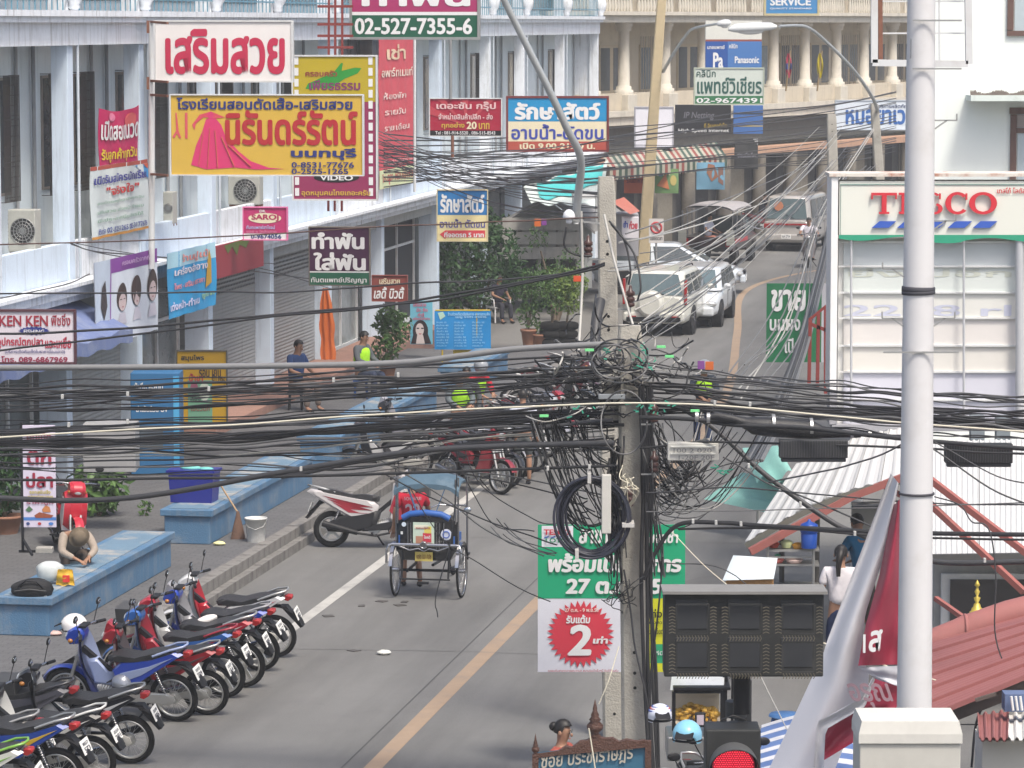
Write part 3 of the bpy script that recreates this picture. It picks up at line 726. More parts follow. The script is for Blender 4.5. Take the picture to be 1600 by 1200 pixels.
    e.grid(rf, 10, 4); e.grid(lambda u, v: tuple(Vector(rf(u, 1-v))+Vector((.008, 0, 0))), 10, 4); e.prism([(-.80, .70), (-.72, .70), (-.97, .42), (-1.01, .44)], -.055, .055); e.obj('rear_fender', blk, root)
    q = bpy.data.objects.new('number_plate', None); 
    e = MB(); e.box((0, 0, 0), (.006, .20, .15)); pl = e.obj('number_plate', plate_m, root, loc=(0, 0, 0)); pl.location = (-.93, 0, .60); pl.rotation_euler = (0, radians(22), 0)
    lettering(pl, PL[idx % len(PL)].split()[0], 0, .03, .13, .035, plate_t, bold=.03, M=lambda v: Vector((-.006+v.y*.3, -v.x, v.z)))
    lettering(pl, PL[idx % len(PL)].split()[1], 0, -.03, .14, .055, plate_t, bold=.04, M=lambda v: Vector((-.006+v.y*.3, -v.x, v.z)))
    return root
def helmet(name, label, loc, rz, m, size=.14, tilt=0):
    root = thing(name, label, 'helmet', loc, rz)
    root.rotation_euler = (0, tilt, rz)
    mb = MB(); n = 20
    prof = []
    vs = []
    for j in range(13):
        a = radians(2+j*9.6)
        for i in range(n):
            b = 2*pi*i/n; r_ = size*(1.0+.06*cos(b)); z = size*1.02*cos(a); f_ = sin(a)*r_
            if a > radians(88): z = size*1.02*cos(a); f_ = size*(1-.05*(a-1.5))
            front = cos(b) > .62
            if front and j > 7: z = max(z, -.02*size)
            vs.append((f_*cos(b)*1.1, f_*sin(b), z))
    mb.add(vs, [(j*n+i, (j+1)*n+i, (j+1)*n+(i+1) % n, j*n+(i+1) % n) for j in range(12) for i in range(n)], True)
    mb.obj('shell', m, root)
    MB().ring((0, 0, -size*.30), size*.96, .012, 'Z', 20, 6).obj('rim', blk, root)
    e = MB(); e.prism([(size*.9, .03), (size*1.55, -.005), (size*1.5, .01), (size*.9, .05)], -size*.6, size*.6); e.obj('peak', blk, root)
    return root
car_glass = mat('car_glass', (.06, .075, .08), rough=.06, spec=.8, var=.2)
car_glass_l = mat('car_glass_light', (.10, .14, .15), rough=.08, spec=.8, var=.25)
def car_wheel(root, x, y, Rw, s_):
    e = MB(); e.cyl((0, -.09, 0), (0, .09, 0), Rw*.62, n=20)
    w_ = e.obj('wheel', alu, root, loc=(0, 0, 0)); w_.location = (x, y, Rw)
    t = MB(); t.lathe([(Rw*.6, -.1), (Rw*.93, -.105), (Rw, -.07), (Rw, .07), (Rw*.93, .105), (Rw*.6, .1)], n=28, M=Matrix.Rotation(pi/2, 3, 'X')); t.obj('tyre', rub, w_)
    t = MB(); t.cyl((0, s_*.06, 0), (0, s_*.093, 0), Rw*.15, n=12)
    for k in range(5): a = 2*pi*k/5; t.bar((0, s_*.095, 0), (Rw*.58*cos(a), s_*.092, Rw*.58*sin(a)), .045, .02)
    t.obj('hub', chrome, w_)
    t = MB(); t.cyl((0, s_*.05, 0), (0, s_*.092, 0), Rw*.55, n=20); t.obj('rim_recess', mat('rim_dark', (.08, .08, .08), rough=.5), w_)
def car(label, loc, fwd, col, st, gh, wb, Rw=.33, cat='car', name='parked_car', nwin=2, extras='', glass=None, wscr=True, group=None, trackw=None):
    """st: [(x, halfwidth, zbottom, ztop)] lower body; gh: dict belt,roof (z), x0b,x1b,x0t,x1t, wb,wt"""
    fwd = Vector(fwd).normalized(); root = thing(name, label, cat, loc, atan2(fwd.y, fwd.x), group)
    pm = paint(col, coat=.8, rough=.3, dirt=.2, dirtcol=(.3, .29, .27)); gm = glass or car_glass
    secs = []
    for x, w_, zb, zt in st:
        h = [(w_*.80, zb), (w_*.97, zb+.08), (w_, zb+(zt-zb)*.35), (w_*.995, zb+(zt-zb)*.7), (w_*.97, zt-.05), (w_*.90, zt-.005), (w_*.5, zt+.025)]
        secs.append([Vector((x, 0, zb))]+[Vector((x, y, z)) for y, z in h]+[Vector((x, 0, zt+.032))]+[Vector((x, -y, z)) for y, z in reversed(h)])
    MB().loft(secs).obj('body', pm, root)
    g = gh
    def gpt(x01, yy, zz):   # zz 0 belt..1 roof ; x01 0 rear..1 front ; yy -1..1
        xr = g['x0b']+(g['x0t']-g['x0b'])*zz; xf = g['x1b']+(g['x1t']-g['x1b'])*zz; w_ = g['wb']+(g['wt']-g['wb'])*zz
        return Vector((xr+(xf-xr)*x01, yy*w_, g['belt']+(g['roof']-g['belt'])*zz))
    lay = []
    for zz, k in ((-.06, 1), (0, 1), (.5, 1.01), (.88, .995), (.97, .96), (1.0, .86)):
        ring = []
        for (u, v) in ((.0, -.8), (.04, -.97), (.15, -1), (.5, -1.0), (.85, -1), (.96, -.97), (1, -.8), (1.0, 0), (1, .8), (.96, .97), (.85, 1), (.5, 1.0), (.15, 1), (.04, .97), (0, .8), (0, 0)):
            uu = .5+(u-.5)*(k if zz > .9 else 1); p = gpt(uu, v*k, zz); ring.append(p)
        lay.append(ring)
    MB().loft(lay).obj('cabin', pm, root)
    def side(u0, u1, z0, z1, s_, m=gm, nm='side_window'):
        q = [gpt(u0, s_, z0), gpt(u1, s_, z0), gpt(u1, s_*1, z1), gpt(u0, s_, z1)]
        q = [v+Vector((0, s_*.014, .003)) for v in q]
        if s_ > 0: q.reverse()
        MB().add(q, [(0, 1, 2, 3)]).obj(nm, m, root)
    edges = [.05+.90*i/nwin for i in range(nwin+1)]
    for s_ in (-1, 1):
        for i in range(nwin): side(edges[i]+.02, edges[i+1]-.02, .08, .84, s_)
    def endw(u, m, nm):
        o = .022 if u else -.022
        q = [gpt(u, -.86, .08), gpt(u, .86, .08), gpt(u, .82, .88), gpt(u, -.82, .88)]; q = [v+Vector((o, 0, .006)) for v in q]
        if not u: q.reverse()
        MB().add(q, [(0, 1, 2, 3)]).obj(nm, m, root)
    endw(0, car_glass_l if 'lightrear' in extras else gm, 'rear_window'); endw(1, car_glass_l, 'windscreen')
    x0, x1 = st[0][0], st[-1][0]; wm = max(s_[1] for s_ in st)
    for xx in wb:
        for s_ in (-1, 1):
            a = MB(); a.cyl((xx, s_*(wm-.25), Rw+.02), (xx, s_*(wm+.004), Rw+.02), Rw+.07, n=24); a.obj('wheel_arch', blk, root)
            car_wheel(root, xx, s_*(wm-.10), Rw, s_)
    zt0, zt1 = st[1][3], st[-2][3]
    for s_ in (-1, 1):
        if 'tall' in extras:
            e = MB(); e.box((g['x0t']-.06+(g['x0b']-g['x0t'])*.5, s_*(g['wb']*.93), g['belt']+.14), (.12, .07, .66)); e.obj('tail_lamp', lens_r, root, bevel=.02)
        else:
            e = MB(); e.box((x0+.05, s_*(st[1][1]-.14), zt0-.18), (.12, .24, .16)); e.obj('tail_lamp', lens_r, root, bevel=.02)
        e = MB(); e.sph((x1-.10, s_*(st[-2][1]-.17), zt1-.16), .15, 12, 8, (.8, 1.15, .6)); e.obj('headlight', lens_w, root)
        e = MB(); e.sph((g['x1b']-.25, s_*(g['wb']+.12), g['belt']+.08), .1, 10, 6, (.6, 1, .7)); e.obj('wing_mirror', pm, root)
        for i in range(nwin-0):
            if i < 2: 
                p = gpt(edges[i+1]-.03, s_, 0); e = MB(); e.box((p.x-.15, s_*(wm+.012), g['belt']-.12), (.16, .03, .03)); e.obj('door_handle', chrome if i else pm, root)
                e = MB(); e.box((p.x+.06, s_*(wm+.001), (g['belt']+st[1][2])/2+.05), (.012, .006, g['belt']-st[1][2]-.2)); e.obj('door_seam', blk, root)
    e = MB(); e.box((x0-.02, 0, st[1][2]+.18), (.18, st[1][1]*1.9, .24)); e.obj('rear_bumper', pm, root, bevel=.05)
    e = MB(); e.box((x1+.0, 0, st[-2][2]+.15), (.18, st[-2][1]*1.85, .24)); e.obj('front_bumper', pm, root, bevel=.05)
    e = MB(); e.box((x1+.0, 0, zt1-.17), (.12, st[-2][1]*.9, .14))
    for q in range(4): e.box((x1+.065, 0, zt1-.22+q*.035), (.01, st[-2][1]*.86, .012))
    e.obj('grille', blk, root)
    for xx, zz, sg in ((x0-.115, st[1][2]+.22, -1), (x1+.095, st[-2][2]+.15, 1)):
        e = MB(); e.box((xx, 0, zz), (.01, .34, .15)); pl = e.obj('number_plate', plate_m, root)
        lettering(pl, 'ฌก 27%d4' % (len(label) % 9), 0, zz, .28, .09, plate_t, bold=.04, M=lambda v, xx=xx, sg=sg: Vector((xx+sg*(.008-v.y*.2), v.x*sg, v.z)))
    p0, p1 = gpt(0, -.3, .1), gpt(0, .15, .3)
    e = MB(); e.bar(p0+Vector((-.04, 0, 0)), p1+Vector((-.04, 0, 0)), .014); e.obj('wiper', blk, root)
    e = MB(); e.box(((x0+x1)/2, 0, .32), (x1-x0-.5, wm*1.5, .2)); e.obj('underbody', blk, root)
    return root, gpt

# ------------------------------------------------------------------ people
def skin_mesh(nodes, edges, m, name, root, parent, sub=2):
    me = bpy.data.meshes.new(name); me.from_pydata([n[0] for n in nodes], edges, [])
    o = bpy.data.objects.new(name, me); COL.objects.link(o)
    md = o.modifiers.new('skin', 'SKIN'); md.use_smooth_shade = True; md.branch_smoothing = .3
    sv = me.skin_vertices[0].data
    for i, n in enumerate(nodes):
        r_ = n[1]; sv[i].radius = r_ if isinstance(r_, tuple) else (r_, r_)
    sv[root].use_root = True
    s_ = o.modifiers.new('sub', 'SUBSURF'); s_.levels = sub; s_.render_levels = sub
    dg = bpy.context.evaluated_depsgraph_get(); nm = bpy.data.meshes.new_from_object(o.evaluated_get(dg))
    bpy.data.objects.remove(o); bpy.data.meshes.remove(me)
    nm.materials.clear(); nm.materials.append(m); nm.name = name
    for p in nm.polygons: p.use_smooth = True
    ob = bpy.data.objects.new(name, nm); COL.objects.link(ob); ob.parent = parent
    return ob
def cloth_mat(h, pattern=False):
    return mat('cloth_'+h, h, rough=.9, var=.18, scale=12, bump=.5, bscale=14)
POSES = {
 'stand': {},
 'walk': dict(kl=(.10, -.22, .52), al=(.10, -.12, .10), kr=(-.09, -.04, .50), ar=(-.09, .28, .14), el=(.26, .1, 1.14), er=(-.27, -.12, 1.16), wl=(.27, .02, .92), wr=(-.25, -.3, 1.0)),
 'sit': dict(pel=(0, 0, .50), wst=(0, -.01, .66), ch=(0, -.03, .92), nk=(0, -.05, 1.06), hd=(0, -.08, 1.18), sl=(.17, -.02, 1.0), sr=(-.17, -.02, 1.0), hl=(.09, 0, .48), hr=(-.09, 0, .48), kl=(.13, -.42, .50), kr=(-.13, -.40, .52), al=(.13, -.44, .08), ar=(-.14, -.40, .08), el=(.25, -.10, .76), er=(-.25, -.10, .76), wl=(.14, -.33, .70), wr=(-.13, -.32, .68)),
 'crouch': dict(pel=(0, .05, .42), wst=(0, .0, .56), ch=(0, -.22, .70), nk=(0, -.36, .74), hd=(0, -.46, .72), sl=(.17, -.27, .72), sr=(-.17, -.27, .72), hl=(.09, .03, .40), hr=(-.09, .03, .40), kl=(.16, -.32, .46), kr=(-.16, -.32, .46), al=(.14, -.22, .08), ar=(-.14, -.22, .08), el=(.24, -.44, .50), er=(-.24, -.44, .50), wl=(.10, -.6, .42), wr=(-.08, -.6, .42)),
 'ride': dict(pel=(0, 0, .82), wst=(0, -.02, .98), ch=(0, -.08, 1.22), nk=(0, -.12, 1.36), hd=(0, -.16, 1.49), sl=(.18, -.08, 1.31), sr=(-.18, -.08, 1.31), hl=(.09, 0, .80), hr=(-.09, 0, .80), kl=(.16, -.40, .72), kr=(-.16, -.40, .72), al=(.14, -.28, .33), ar=(-.14, -.28, .33), el=(.30, -.24, 1.10), er=(-.30, -.24, 1.10), wl=(.28, -.48, 1.06), wr=(-.28, -.48, 1.06)),
 'lean': dict(el=(.24, -.16, 1.15), er=(-.24, -.16, 1.15), wl=(.12, -.38, 1.08), wr=(-.10, -.38, 1.05), ch=(0, -.06, 1.30), nk=(0, -.10, 1.44), hd=(0, -.15, 1.56), sl=(.18, -.06, 1.38), sr=(-.18, -.06, 1.38)),
}
skin_m = mat('skin_tan', (.30, .165, .105), rough=.6, var=.08, scale=10)
hair_m = mat('hair_black', (.012, .010, .009), rough=.5, var=.3)
def person(label, loc, rz, pose, shirt, pants, hair='short', height=1.68, sleeves='short', legs='long', vest=None, hat=None, face=True, group=None, skin=None, hide_pants=False):
    sk = skin or skin_m; k = height/1.70
    J = dict(pel=(0, 0, .93), wst=(0, 0, 1.08), ch=(0, 0, 1.30), nk=(0, .0, 1.45), hd=(0, -.02, 1.575), sl=(.18, 0, 1.38), sr=(-.18, 0, 1.38), hl=(.09, 0, .90), hr=(-.09, 0, .90), kl=(.11, -.01, .50), kr=(-.11, -.01, .50), al=(.11, .02, .09), ar=(-.11, .02, .09), el=(.24, .03, 1.12), er=(-.24, .03, 1.12), wl=(.26, -.04, .88), wr=(-.26, -.04, .88))
    J.update(POSES[pose]); J = {a: Vector(b)*k for a, b in J.items()}
    root = thing('person', label, 'person', loc, rz, group)
    nodes = [(J['pel'], (.15*k, .11*k)), (J['wst'], (.13*k, .095*k)), (J['ch'], (.15*k, .105*k)), (J['nk'], .052*k)]
    ed = [(0, 1), (1, 2), (2, 3)]
    def add(par, p, r_): nodes.append((p, r_)); ed.append((par, len(nodes)-1)); return len(nodes)-1
    hd = J['hd']; up = (hd-J['nk']).normalized(); fw = Vector((0, -1, 0)); fw = (fw-up*fw.dot(up)).normalized()
    a = add(3, hd-up*.045*k+fw*.012, (.066*k, .074*k)); a = add(a, hd+up*.03*k, (.078*k, .090*k)); add(a, hd+up*.085*k, (.06*k, .068*k))
    for s_ in 'lr':
        sg = 1 if s_ == 'l' else -1
        a = add(2, J['s'+s_], .058*k); a = add(a, J['e'+s_], .041*k); wv = J['w'+s_]; a = add(a, wv, .027*k)
        d = (wv-J['e'+s_]).normalized(); sd = d.cross(Vector((0, 0, 1))); sd = sd.normalized() if sd.length > .1 else Vector((1, 0, 0))
        pa = add(a, wv+d*.07*k, (.034*k, .018*k)); bend = Vector((0, -.02, -.012))
        for i, (o, l) in enumerate(((-.028, .068), (-.010, .082), (.010, .078), (.027, .060))):
            b = add(pa, wv+d*.10*k+sd*o*k, .0095*k); add(b, wv+d*(.10+l)*k+sd*o*1.15*k+bend*k, .0075*k)
        b = add(a, wv+d*.045*k+sd*(-.04)*k+bend*.5, .012*k); add(b, wv+d*.085*k+sd*(-.062)*k+bend, .009*k)
        a = add(0, J['h'+s_]+Vector((0, 0, -.04)), .085*k); a = add(a, J['k'+s_], .056*k); c = J['k'+s_].lerp(J['a'+s_], .35); a = add(a, c+Vector((0, .015, 0)), .055*k); a = add(a, J['a'+s_], .036*k)
        add(a, J['a'+s_]+Vector((sg*.01, -.14, -.05))*k, (.042*k, .026*k))
    skin_mesh(nodes, ed, sk, 'body', 0, root, 1)
    # shirt
    sm = cloth_mat(shirt); g = 1.13
    n2 = [(J['pel']+Vector((0, 0, .0)), (.172*k, .142*k)), (J['wst'], (.160*k, .132*k)), (J['ch'], (.185*k, .145*k)), (J['ch'].lerp(J['nk'], .8), (.085*k, .08*k))]; e2 = [(0, 1), (1, 2), (2, 3)]
    for s_ in 'lr':
        n2.append((J['s'+s_]+Vector((0, 0, .005)), .076*k)); e2.append((2, len(n2)-1)); m_ = J['s'+s_].lerp(J['e'+s_], .75 if sleeves == 'short' else 1)
        n2.append((m_, .062*k)); e2.append((len(n2)-2, len(n2)-1))
        if sleeves == 'long': n2.append((J['e'+s_].lerp(J['w'+s_], .9), .042*k)); e2.append((len(n2)-2, len(n2)-1))
    skin_mesh(n2, e2, sm, 'shirt', 0, root, 2)
    if vest:
        n3 = [(J['wst']+Vector((0, 0, -.06)), (.178*k, .152*k)), (J['wst'], (.178*k, .150*k)), (J['ch'], (.205*k, .165*k)), (J['ch'].lerp(J['nk'], .7), (.13*k, .11*k))]
        skin_mesh(n3, [(0, 1), (1, 2), (2, 3)], cloth_mat(vest), 'vest', 0, root, 2)
    if not hide_pants:
        n3 = [(J['pel']+Vector((0, 0, .05)), (.155*k, .125*k)), (J['pel'], (.16*k, .13*k))]; e3 = [(0, 1)]
        for s_ in 'lr':
            n3.append((J['h'+s_]+Vector((0, 0, -.05)), .102*k)); e3.append((1, len(n3)-1)); n3.append((J['k'+s_], .076*k)); e3.append((len(n3)-2, len(n3)-1))
            if legs == 'long': n3.append((J['a'+s_]+Vector((0, 0, .02)), .062*k)); e3.append((len(n3)-2, len(n3)-1))
        skin_mesh(n3, e3, cloth_mat(pants), 'trousers', 1, root, 2)
    # shoes
    for s_ in 'lr':
        p = J['a'+s_]; e = MB(); e.sph(p+Vector((0, -.07, -.055))*k, .09*k, 12, 8, (.48, 1.25, .42)); e.obj('shoe', blk, root)
    # hair and face
    def F_(x, y, z): return hd+Vector((x, 0, 0))*k+fw*(-y)*k+up*z*k
    if hair and not hat == 'helmet':
        e = MB(); n = 18; vs = []
        for j in range(9):
            a = radians(4+j*14)
            for i in range(n):
                b = 2*pi*i/n; fr = -cos(b)      # front is -y
                rr = .098; z = .030+rr*1.08*cos(a); q = sin(a)
                if fr > .45 and a > radians(62): z = .030+rr*1.08*cos(radians(62)); q = sin(radians(62))*1.0
                jit = 1+.05*noise.noise(Vector((i*.9, j*.8, height*9)))
                vs.append(F_(.086*q*sin(b)*jit, (.103*q*cos(b))*jit+.006, z))
        e.add(vs, [(j*n+i, (j+1)*n+i, (j+1)*n+(i+1) % n, j*n+(i+1) % n) for j in range(8) for i in range(n)], True)
        if hair == 'pony': e.tube([F_(0, .08, .04), F_(0, .135, .01), F_(.012, .15, -.07), F_(.022, .14, -.16), F_(.02, .13, -.27)], .058*k, 10, .024)
        if hair == 'bun': e.sph(F_(0, .11, .03), .05*k)
        e.obj('hair', hair_m, root)
    if face:
        e = MB(); e.sph(F_(0, -.098, -.012), .016*k, 8, 6, (.75, 1, 1.2))
        for s_ in (-1, 1): e.sph(F_(s_*.082, .0, -.005), .026*k, 8, 6, (.4, .8, 1.1))
        e.obj('nose_and_ears', sk, root)
        e = MB()
        for s_ in (-1, 1): e.sph(F_(s_*.031, -.083, .012), .011*k, 8, 6, (1.2, .6, .6)); e.bar(F_(s_*.016, -.091, .036), F_(s_*.05, -.08, .036), .006)
        e.obj('eyes', hair_m, root)
        MB().sph(F_(0, -.086, -.052), .018*k, 8, 6, (1.2, .5, .35)).obj('mouth', mat('lips', (.30, .10, .09), rough=.5), root)
    if hat == 'helmet':
        e = MB(); e.sph(F_(0, .0, .035), .135*k, 16, 10, (1, 1.1, 1)); e.obj('helmet', paint('8a8f96'), root)
    if hat and hat != 'helmet':
        e = MB(); e.lathe([(.15, .045), (.10, .05), (.098, .085), (.085, .13), (.03, .145), (0, .146)], (0, 0, 0), 18)
        e.v = [F_(v.x, v.y, v.z) for v in e.v]; e.obj('hat', cloth_mat(hat), root)
    return root
def face_to(p, q):      # rz so that local -Y points from p towards q
    d = Vector(q)-Vector(p); return atan2(d.y, d.x)+pi/2
# ================================================================== SIGNS ALONG THE LEFT TERRACE
Wt = flat('dcdcdc'); Rd = flat('b8284a'); Nv = flat('27306e'); Yl = flat('c8a440'); Gr = flat('1c5c40'); Mg = flat('a03058'); Bl = flat('1c78b4'); Cr = flat('dcd2b4'); Bk = flat('1c1c1e'); Or = flat('c86428'); Pk = flat('c85a90')
fr_w = steel_w; RT = -radians(4)
s1 = sign('hanging_sign', 'white box sign with large red lettering, topmost on the white post', 'sign', 243, 35, 456, 126, 63, flat('dedad8'), [('เสริมสวย', 258, 45, 446, 117, Rd, .06)], rot=RT, thick=.16, frame=fr_w)
s2 = sign('hanging_sign', 'yellow dressmaking school sign with a pink ball gown drawing', 'sign', 267, 150, 567, 273, 60, Yl,
 [('โรงเรียนสอนตัดเสื้อ-เสริมสวย', 276, 153, 552, 172, Nv, .05), ('นิรันดร์รัตน์', 352, 172, 560, 228, flat('a8242c'), .06), ('นนทบุรี', 455, 231, 558, 250, Nv, .07), ('0-8531-77676', 456, 253, 554, 262, Nv, .04), ('0-2525-1265', 456, 263, 545, 272, Nv, .04)],
 shapes=[([(322, 187), (336, 184), (346, 196), (352, 212), (372, 236), (392, 252), (420, 262), (446, 264), (400, 265), (366, 262), (322, 265), (298, 258), (306, 228), (316, 206)], flat('c83468')), ([(300, 196), (312, 180), (330, 175), (352, 184), (338, 186), (318, 184), (306, 194), (304, 204)], flat('c84858')), ([(324, 178), (331, 175), (335, 181), (331, 187), (326, 186)], flat('c83468')), ([(289, 177), (293, 177), (293, 217), (289, 217)], flat('c8505a')), ([(274, 177), (276, 177), (279, 206), (283, 216), (280, 217), (276, 209), (272, 217), (269, 214), (275, 205)], flat('c8505a'))],
 rot=RT, thick=.14, frame=fr_w, fw=.02)
for (a, b, c, e) in ((318, 205, 310, 258), (328, 200, 324, 262), (336, 204, 340, 262), (346, 214, 366, 260), (356, 226, 392, 260)):   # folds of the gown
    k = s2['_w']/300; MB().bar(((a-417)*k, -.0185, (273-b)*k), ((c-417)*k, -.0185, (273-e)*k), .02, .0015).obj('printed_shape', Yl, s2)
s3 = sign('hanging_sign', 'tall yellow and magenta video shop sign edged with film perforations', 'sign', 459, 90, 588, 311, 68, flat('8c2c54'),
 [('ครอบครัว', 478, 111, 528, 121, flat('8c3a30'), .05), ('เพียรธรรม', 484, 126, 564, 142, flat('7a3060'), .05), ('VIDEO', 500, 274, 552, 282, Wt, .05), ('อุดหนุนคนไทยเถอะครับ', 471, 296, 579, 308, Yl, .04)],
 bands=[(459, 90, 588, 160, flat('b09c1c'))], shapes=[([(478, 140), (482, 132), (500, 124), (522, 115), (534, 100), (537, 100), (535, 112), (556, 107), (566, 108), (560, 116), (540, 124), (528, 132), (516, 140), (500, 138), (484, 140)], flat('2c8c34')), (ell(526, 277, 36, 8), Bk)], rot=RT, thick=.14, frame=fr_w)
mb = MB(); k = s3['_w']/129
for x in (464, 580):
    for y in range(96, 306, 17): mb.box(((x-523.5)*k, -.008, (311-y)*k), (6.5*k, .003, 12*k))
mb.obj('film_perforations', Wt, s3, kind='stuff')
s4 = sign('hanging_sign', 'magenta and green dental sign with a phone number along its foot', 'sign', 550, -60, 746, 58, 70, flat('a02c60'),
 [('ทำฟัน', 565, -28, 735, 11, Wt, .06), ('02-527-7355-6', 554, 28, 738, 54, Wt, .05)], bands=[(550, 19, 746, 24, Wt), (550, 24, 746, 58, flat('16543e'))], rot=RT, thick=.18, frame=alu, fw=.05)
s5 = sign('hanging_banner', 'tall faded red vinyl banner hung against the white wall', 'banner', 593, 60, 648, 290, fdep(648)-1, flat('d0505c'),
 [('เช่า', 605, 72, 634, 96, flat('ecd0b0'), .05), ('อพาร์ทเมนท์', 596, 108, 645, 122, flat('ecd8c8'), .04), ('ห้องพัก', 600, 145, 634, 156, flat('ecd0c8'), .04), ('รายวัน', 602, 170, 634, 180, flat('ecd0c8'), .04), ('รายเดือน', 600, 194, 640, 204, flat('ecd0c8'), .04), ('ติดต่อได้ที่ร้าน', 600, 246, 645, 256, flat('ecb0b0'), .03), ('โทร.089-1523,02-9520', 596, 268, 646, 282, flat('b84040'), .03)], bands=[(593, 262, 648, 290, flat('d4dcb0')), (593, 60, 648, 63, flat('d4dcb0'))], cloth=.02, plane=.2)
s6 = sign('hanging_sign', 'small crimson sunburst shop sign with a price of 20 and a black strip', 'sign', 672, 155, 783, 212, 78, flat('a01c38'),
 [('เดอะซัน กรุ๊ป', 682, 159, 775, 174, flat('dcb8b8'), .05), ('จำหน่ายสินค้าปลีก - ส่ง', 685, 177, 770, 187, flat('dcc0c0'), .04), ('ทุกอย่าง', 690, 191, 726, 202, Yl, .05), ('20', 729, 190, 745, 202, Cr, .06), ('บาท', 748, 192, 765, 202, Yl, .05), ('Tel : 081-914-5520 , 086-515-8543', 680, 205, 774, 211, Wt, .02)], bands=[(672, 204, 783, 212, Bk)],
 shapes=[([(728, 196), (672+a, 155+(204-155)*b), (672+a+c, 155+(204-155)*e)], flat('b4404c')) for a, b, c, e in ((10, 0, 12, 0), (50, 0, 10, 0), (90, 0, 12, 0), (0, .3, 0, .3), (0, .5, 0, .22))], rot=RT, thick=.12, frame=fr_w, fw=.02)
s7 = sign('hanging_sign', 'blue and cream pet clinic sign in a brown frame, behind the grey lamp arm', 'sign', 794, 154, 948, 234, 84, Cr,
 [('รักษาสัตว์', 804, 160, 938, 188, Wt, .08), ('อาบน้ำ-ตัดขน', 799, 194, 943, 218, flat('3a48a0'), .04), ('เปิด 9.00-21.00 น.', 812, 223, 930, 233, Cr, .06)], bands=[(794, 154, 948, 190, flat('1888bc')), (794, 221, 948, 234, flat('a84c40'))], rot=0, thick=.2, frame=mat('frame_maroon', '6c3030', rough=.7), fw=.05)
s8 = sign('hanging_sign', 'small blue and cream pet clinic sign with a red arrow at its foot', 'sign', 684, 298, 761, 376, 84, flat('dccf9c'),
 [('รักษาสัตว์', 688, 303, 757, 333, Wt, .07), ('อาบน้ำ ตัดขน', 687, 342, 758, 356, flat('4a4a90'), .04), ('ที่จอดรถ 5 บาท', 694, 362, 756, 371, Wt, .06)], bands=[(684, 298, 761, 336, flat('2470ac'))], shapes=[([(687, 366), (696, 360), (758, 360), (758, 371), (696, 371), (696, 374)], flat('c84048'))], rot=0, thick=.12, frame=flat('c8bc98'), fw=.025)
s9 = sign('hanging_sign', 'pink clinic sign with an oval name badge and phone number', 'sign', 381, 325, 448, 374, 68, flat('b43068'),
 [('DR.', 406, 328, 416, 332, Wt, .04), ('SAROJ', 393, 335, 436, 346, flat('a82c58'), .06), ('ทันตแพทย์สาโรจน์', 385, 352, 430, 358, flat('a8b8e0'), .03), ('ซอย ๑ ใกล้ตลาด', 385, 359, 432, 364, flat('d080a0'), .03), ('0-9674056', 392, 366, 440, 373, flat('2c3c78'), .05)], bands=[(381, 365, 448, 374, Wt)], shapes=[(ell(414, 341, 26, 8), Cr)], rot=RT, thick=.1, frame=flat('d870a0'), fw=.02)
s10 = sign('hanging_sign', 'dark purple dental sign with a green strip above the shutters', 'sign', 484, 356, 577, 445, 74, flat('40183a'),
 [('ทำฟัน', 487, 363, 570, 390, Wt, .07), ('ใส่ฟัน', 490, 394, 572, 423, Wt, .07), ('ทันตแพทย์ปริญญา', 486, 433, 573, 443, Wt, .03)], bands=[(484, 424, 577, 426, Wt), (484, 426, 577, 445, flat('1c5c44'))], rot=RT, thick=.14, frame=mat('frame_taupe', '6a625a', rough=.6), fw=.02)
s11 = sign('hanging_sign', 'small brown beauty salon sign with white script', 'sign', 582, 431, 636, 470, 76, flat('7c3c34'), [('เสริมสวย', 593, 435, 625, 444, Cr, .03), ('เลดี้ บิวตี้', 584, 448, 632, 467, Wt, .05, .2)], rot=RT, thick=.06, frame=flat('8c4c44'), fw=.015)
s12 = sign('hanging_banner', 'crimson cloth banner with white and yellow writing, tied over a balcony opening', 'banner', 158, 168, 219, 264, fdep(219)-1.2, flat('b81c58'), [('เปิดสอนนวด', 160, 184, 217, 216, Wt, .05), ('รับลูกค้าทุกวัน', 160, 228, 214, 252, flat('d8c02c'), .05)], shapes=[(ell(176, 178, 6, 7), flat('d87898')), (ell(206, 186, 7, 12), flat('c85858'))], cloth=.03, plane=.16, sag=.08)
s13 = sign('hanging_banner', 'white cloth banner with a rainbow corner and blue print, under the crimson one', 'banner', 144, 256, 234, 366, fdep(234)-1.0, flat('ccd4d4'), [('เปิดรับสมัครนักเรียน', 148, 270, 230, 284, flat('3a3c90'), .05), ('"จริงใจ"', 166, 288, 216, 303, flat('c03838'), .05), ('สอนโดยครูมืออาชีพทุกวัน', 152, 310, 222, 316, flat('88a898'), .03), ('เสริมสวย แต่งหน้า ทำผม', 152, 323, 222, 329, flat('88a898'), .03), ('มีใบประกาศนียบัตรให้', 152, 336, 222, 342, flat('88a898'), .03), ('ติดต่อ 02-5251265 085-3177676', 152, 350, 230, 360, flat('3a4890'), .04)],
 bands=[(144, 256, 234, 262, flat('a84c3c')), (144, 362, 234, 366, flat('c88c3c'))], shapes=[([(212, 263), (234, 262), (234, 286), (222, 276)], flat('3c90c8')), ([(224, 262), (234, 262), (234, 272)], flat('c85c3c'))], cloth=.03, plane=.2)
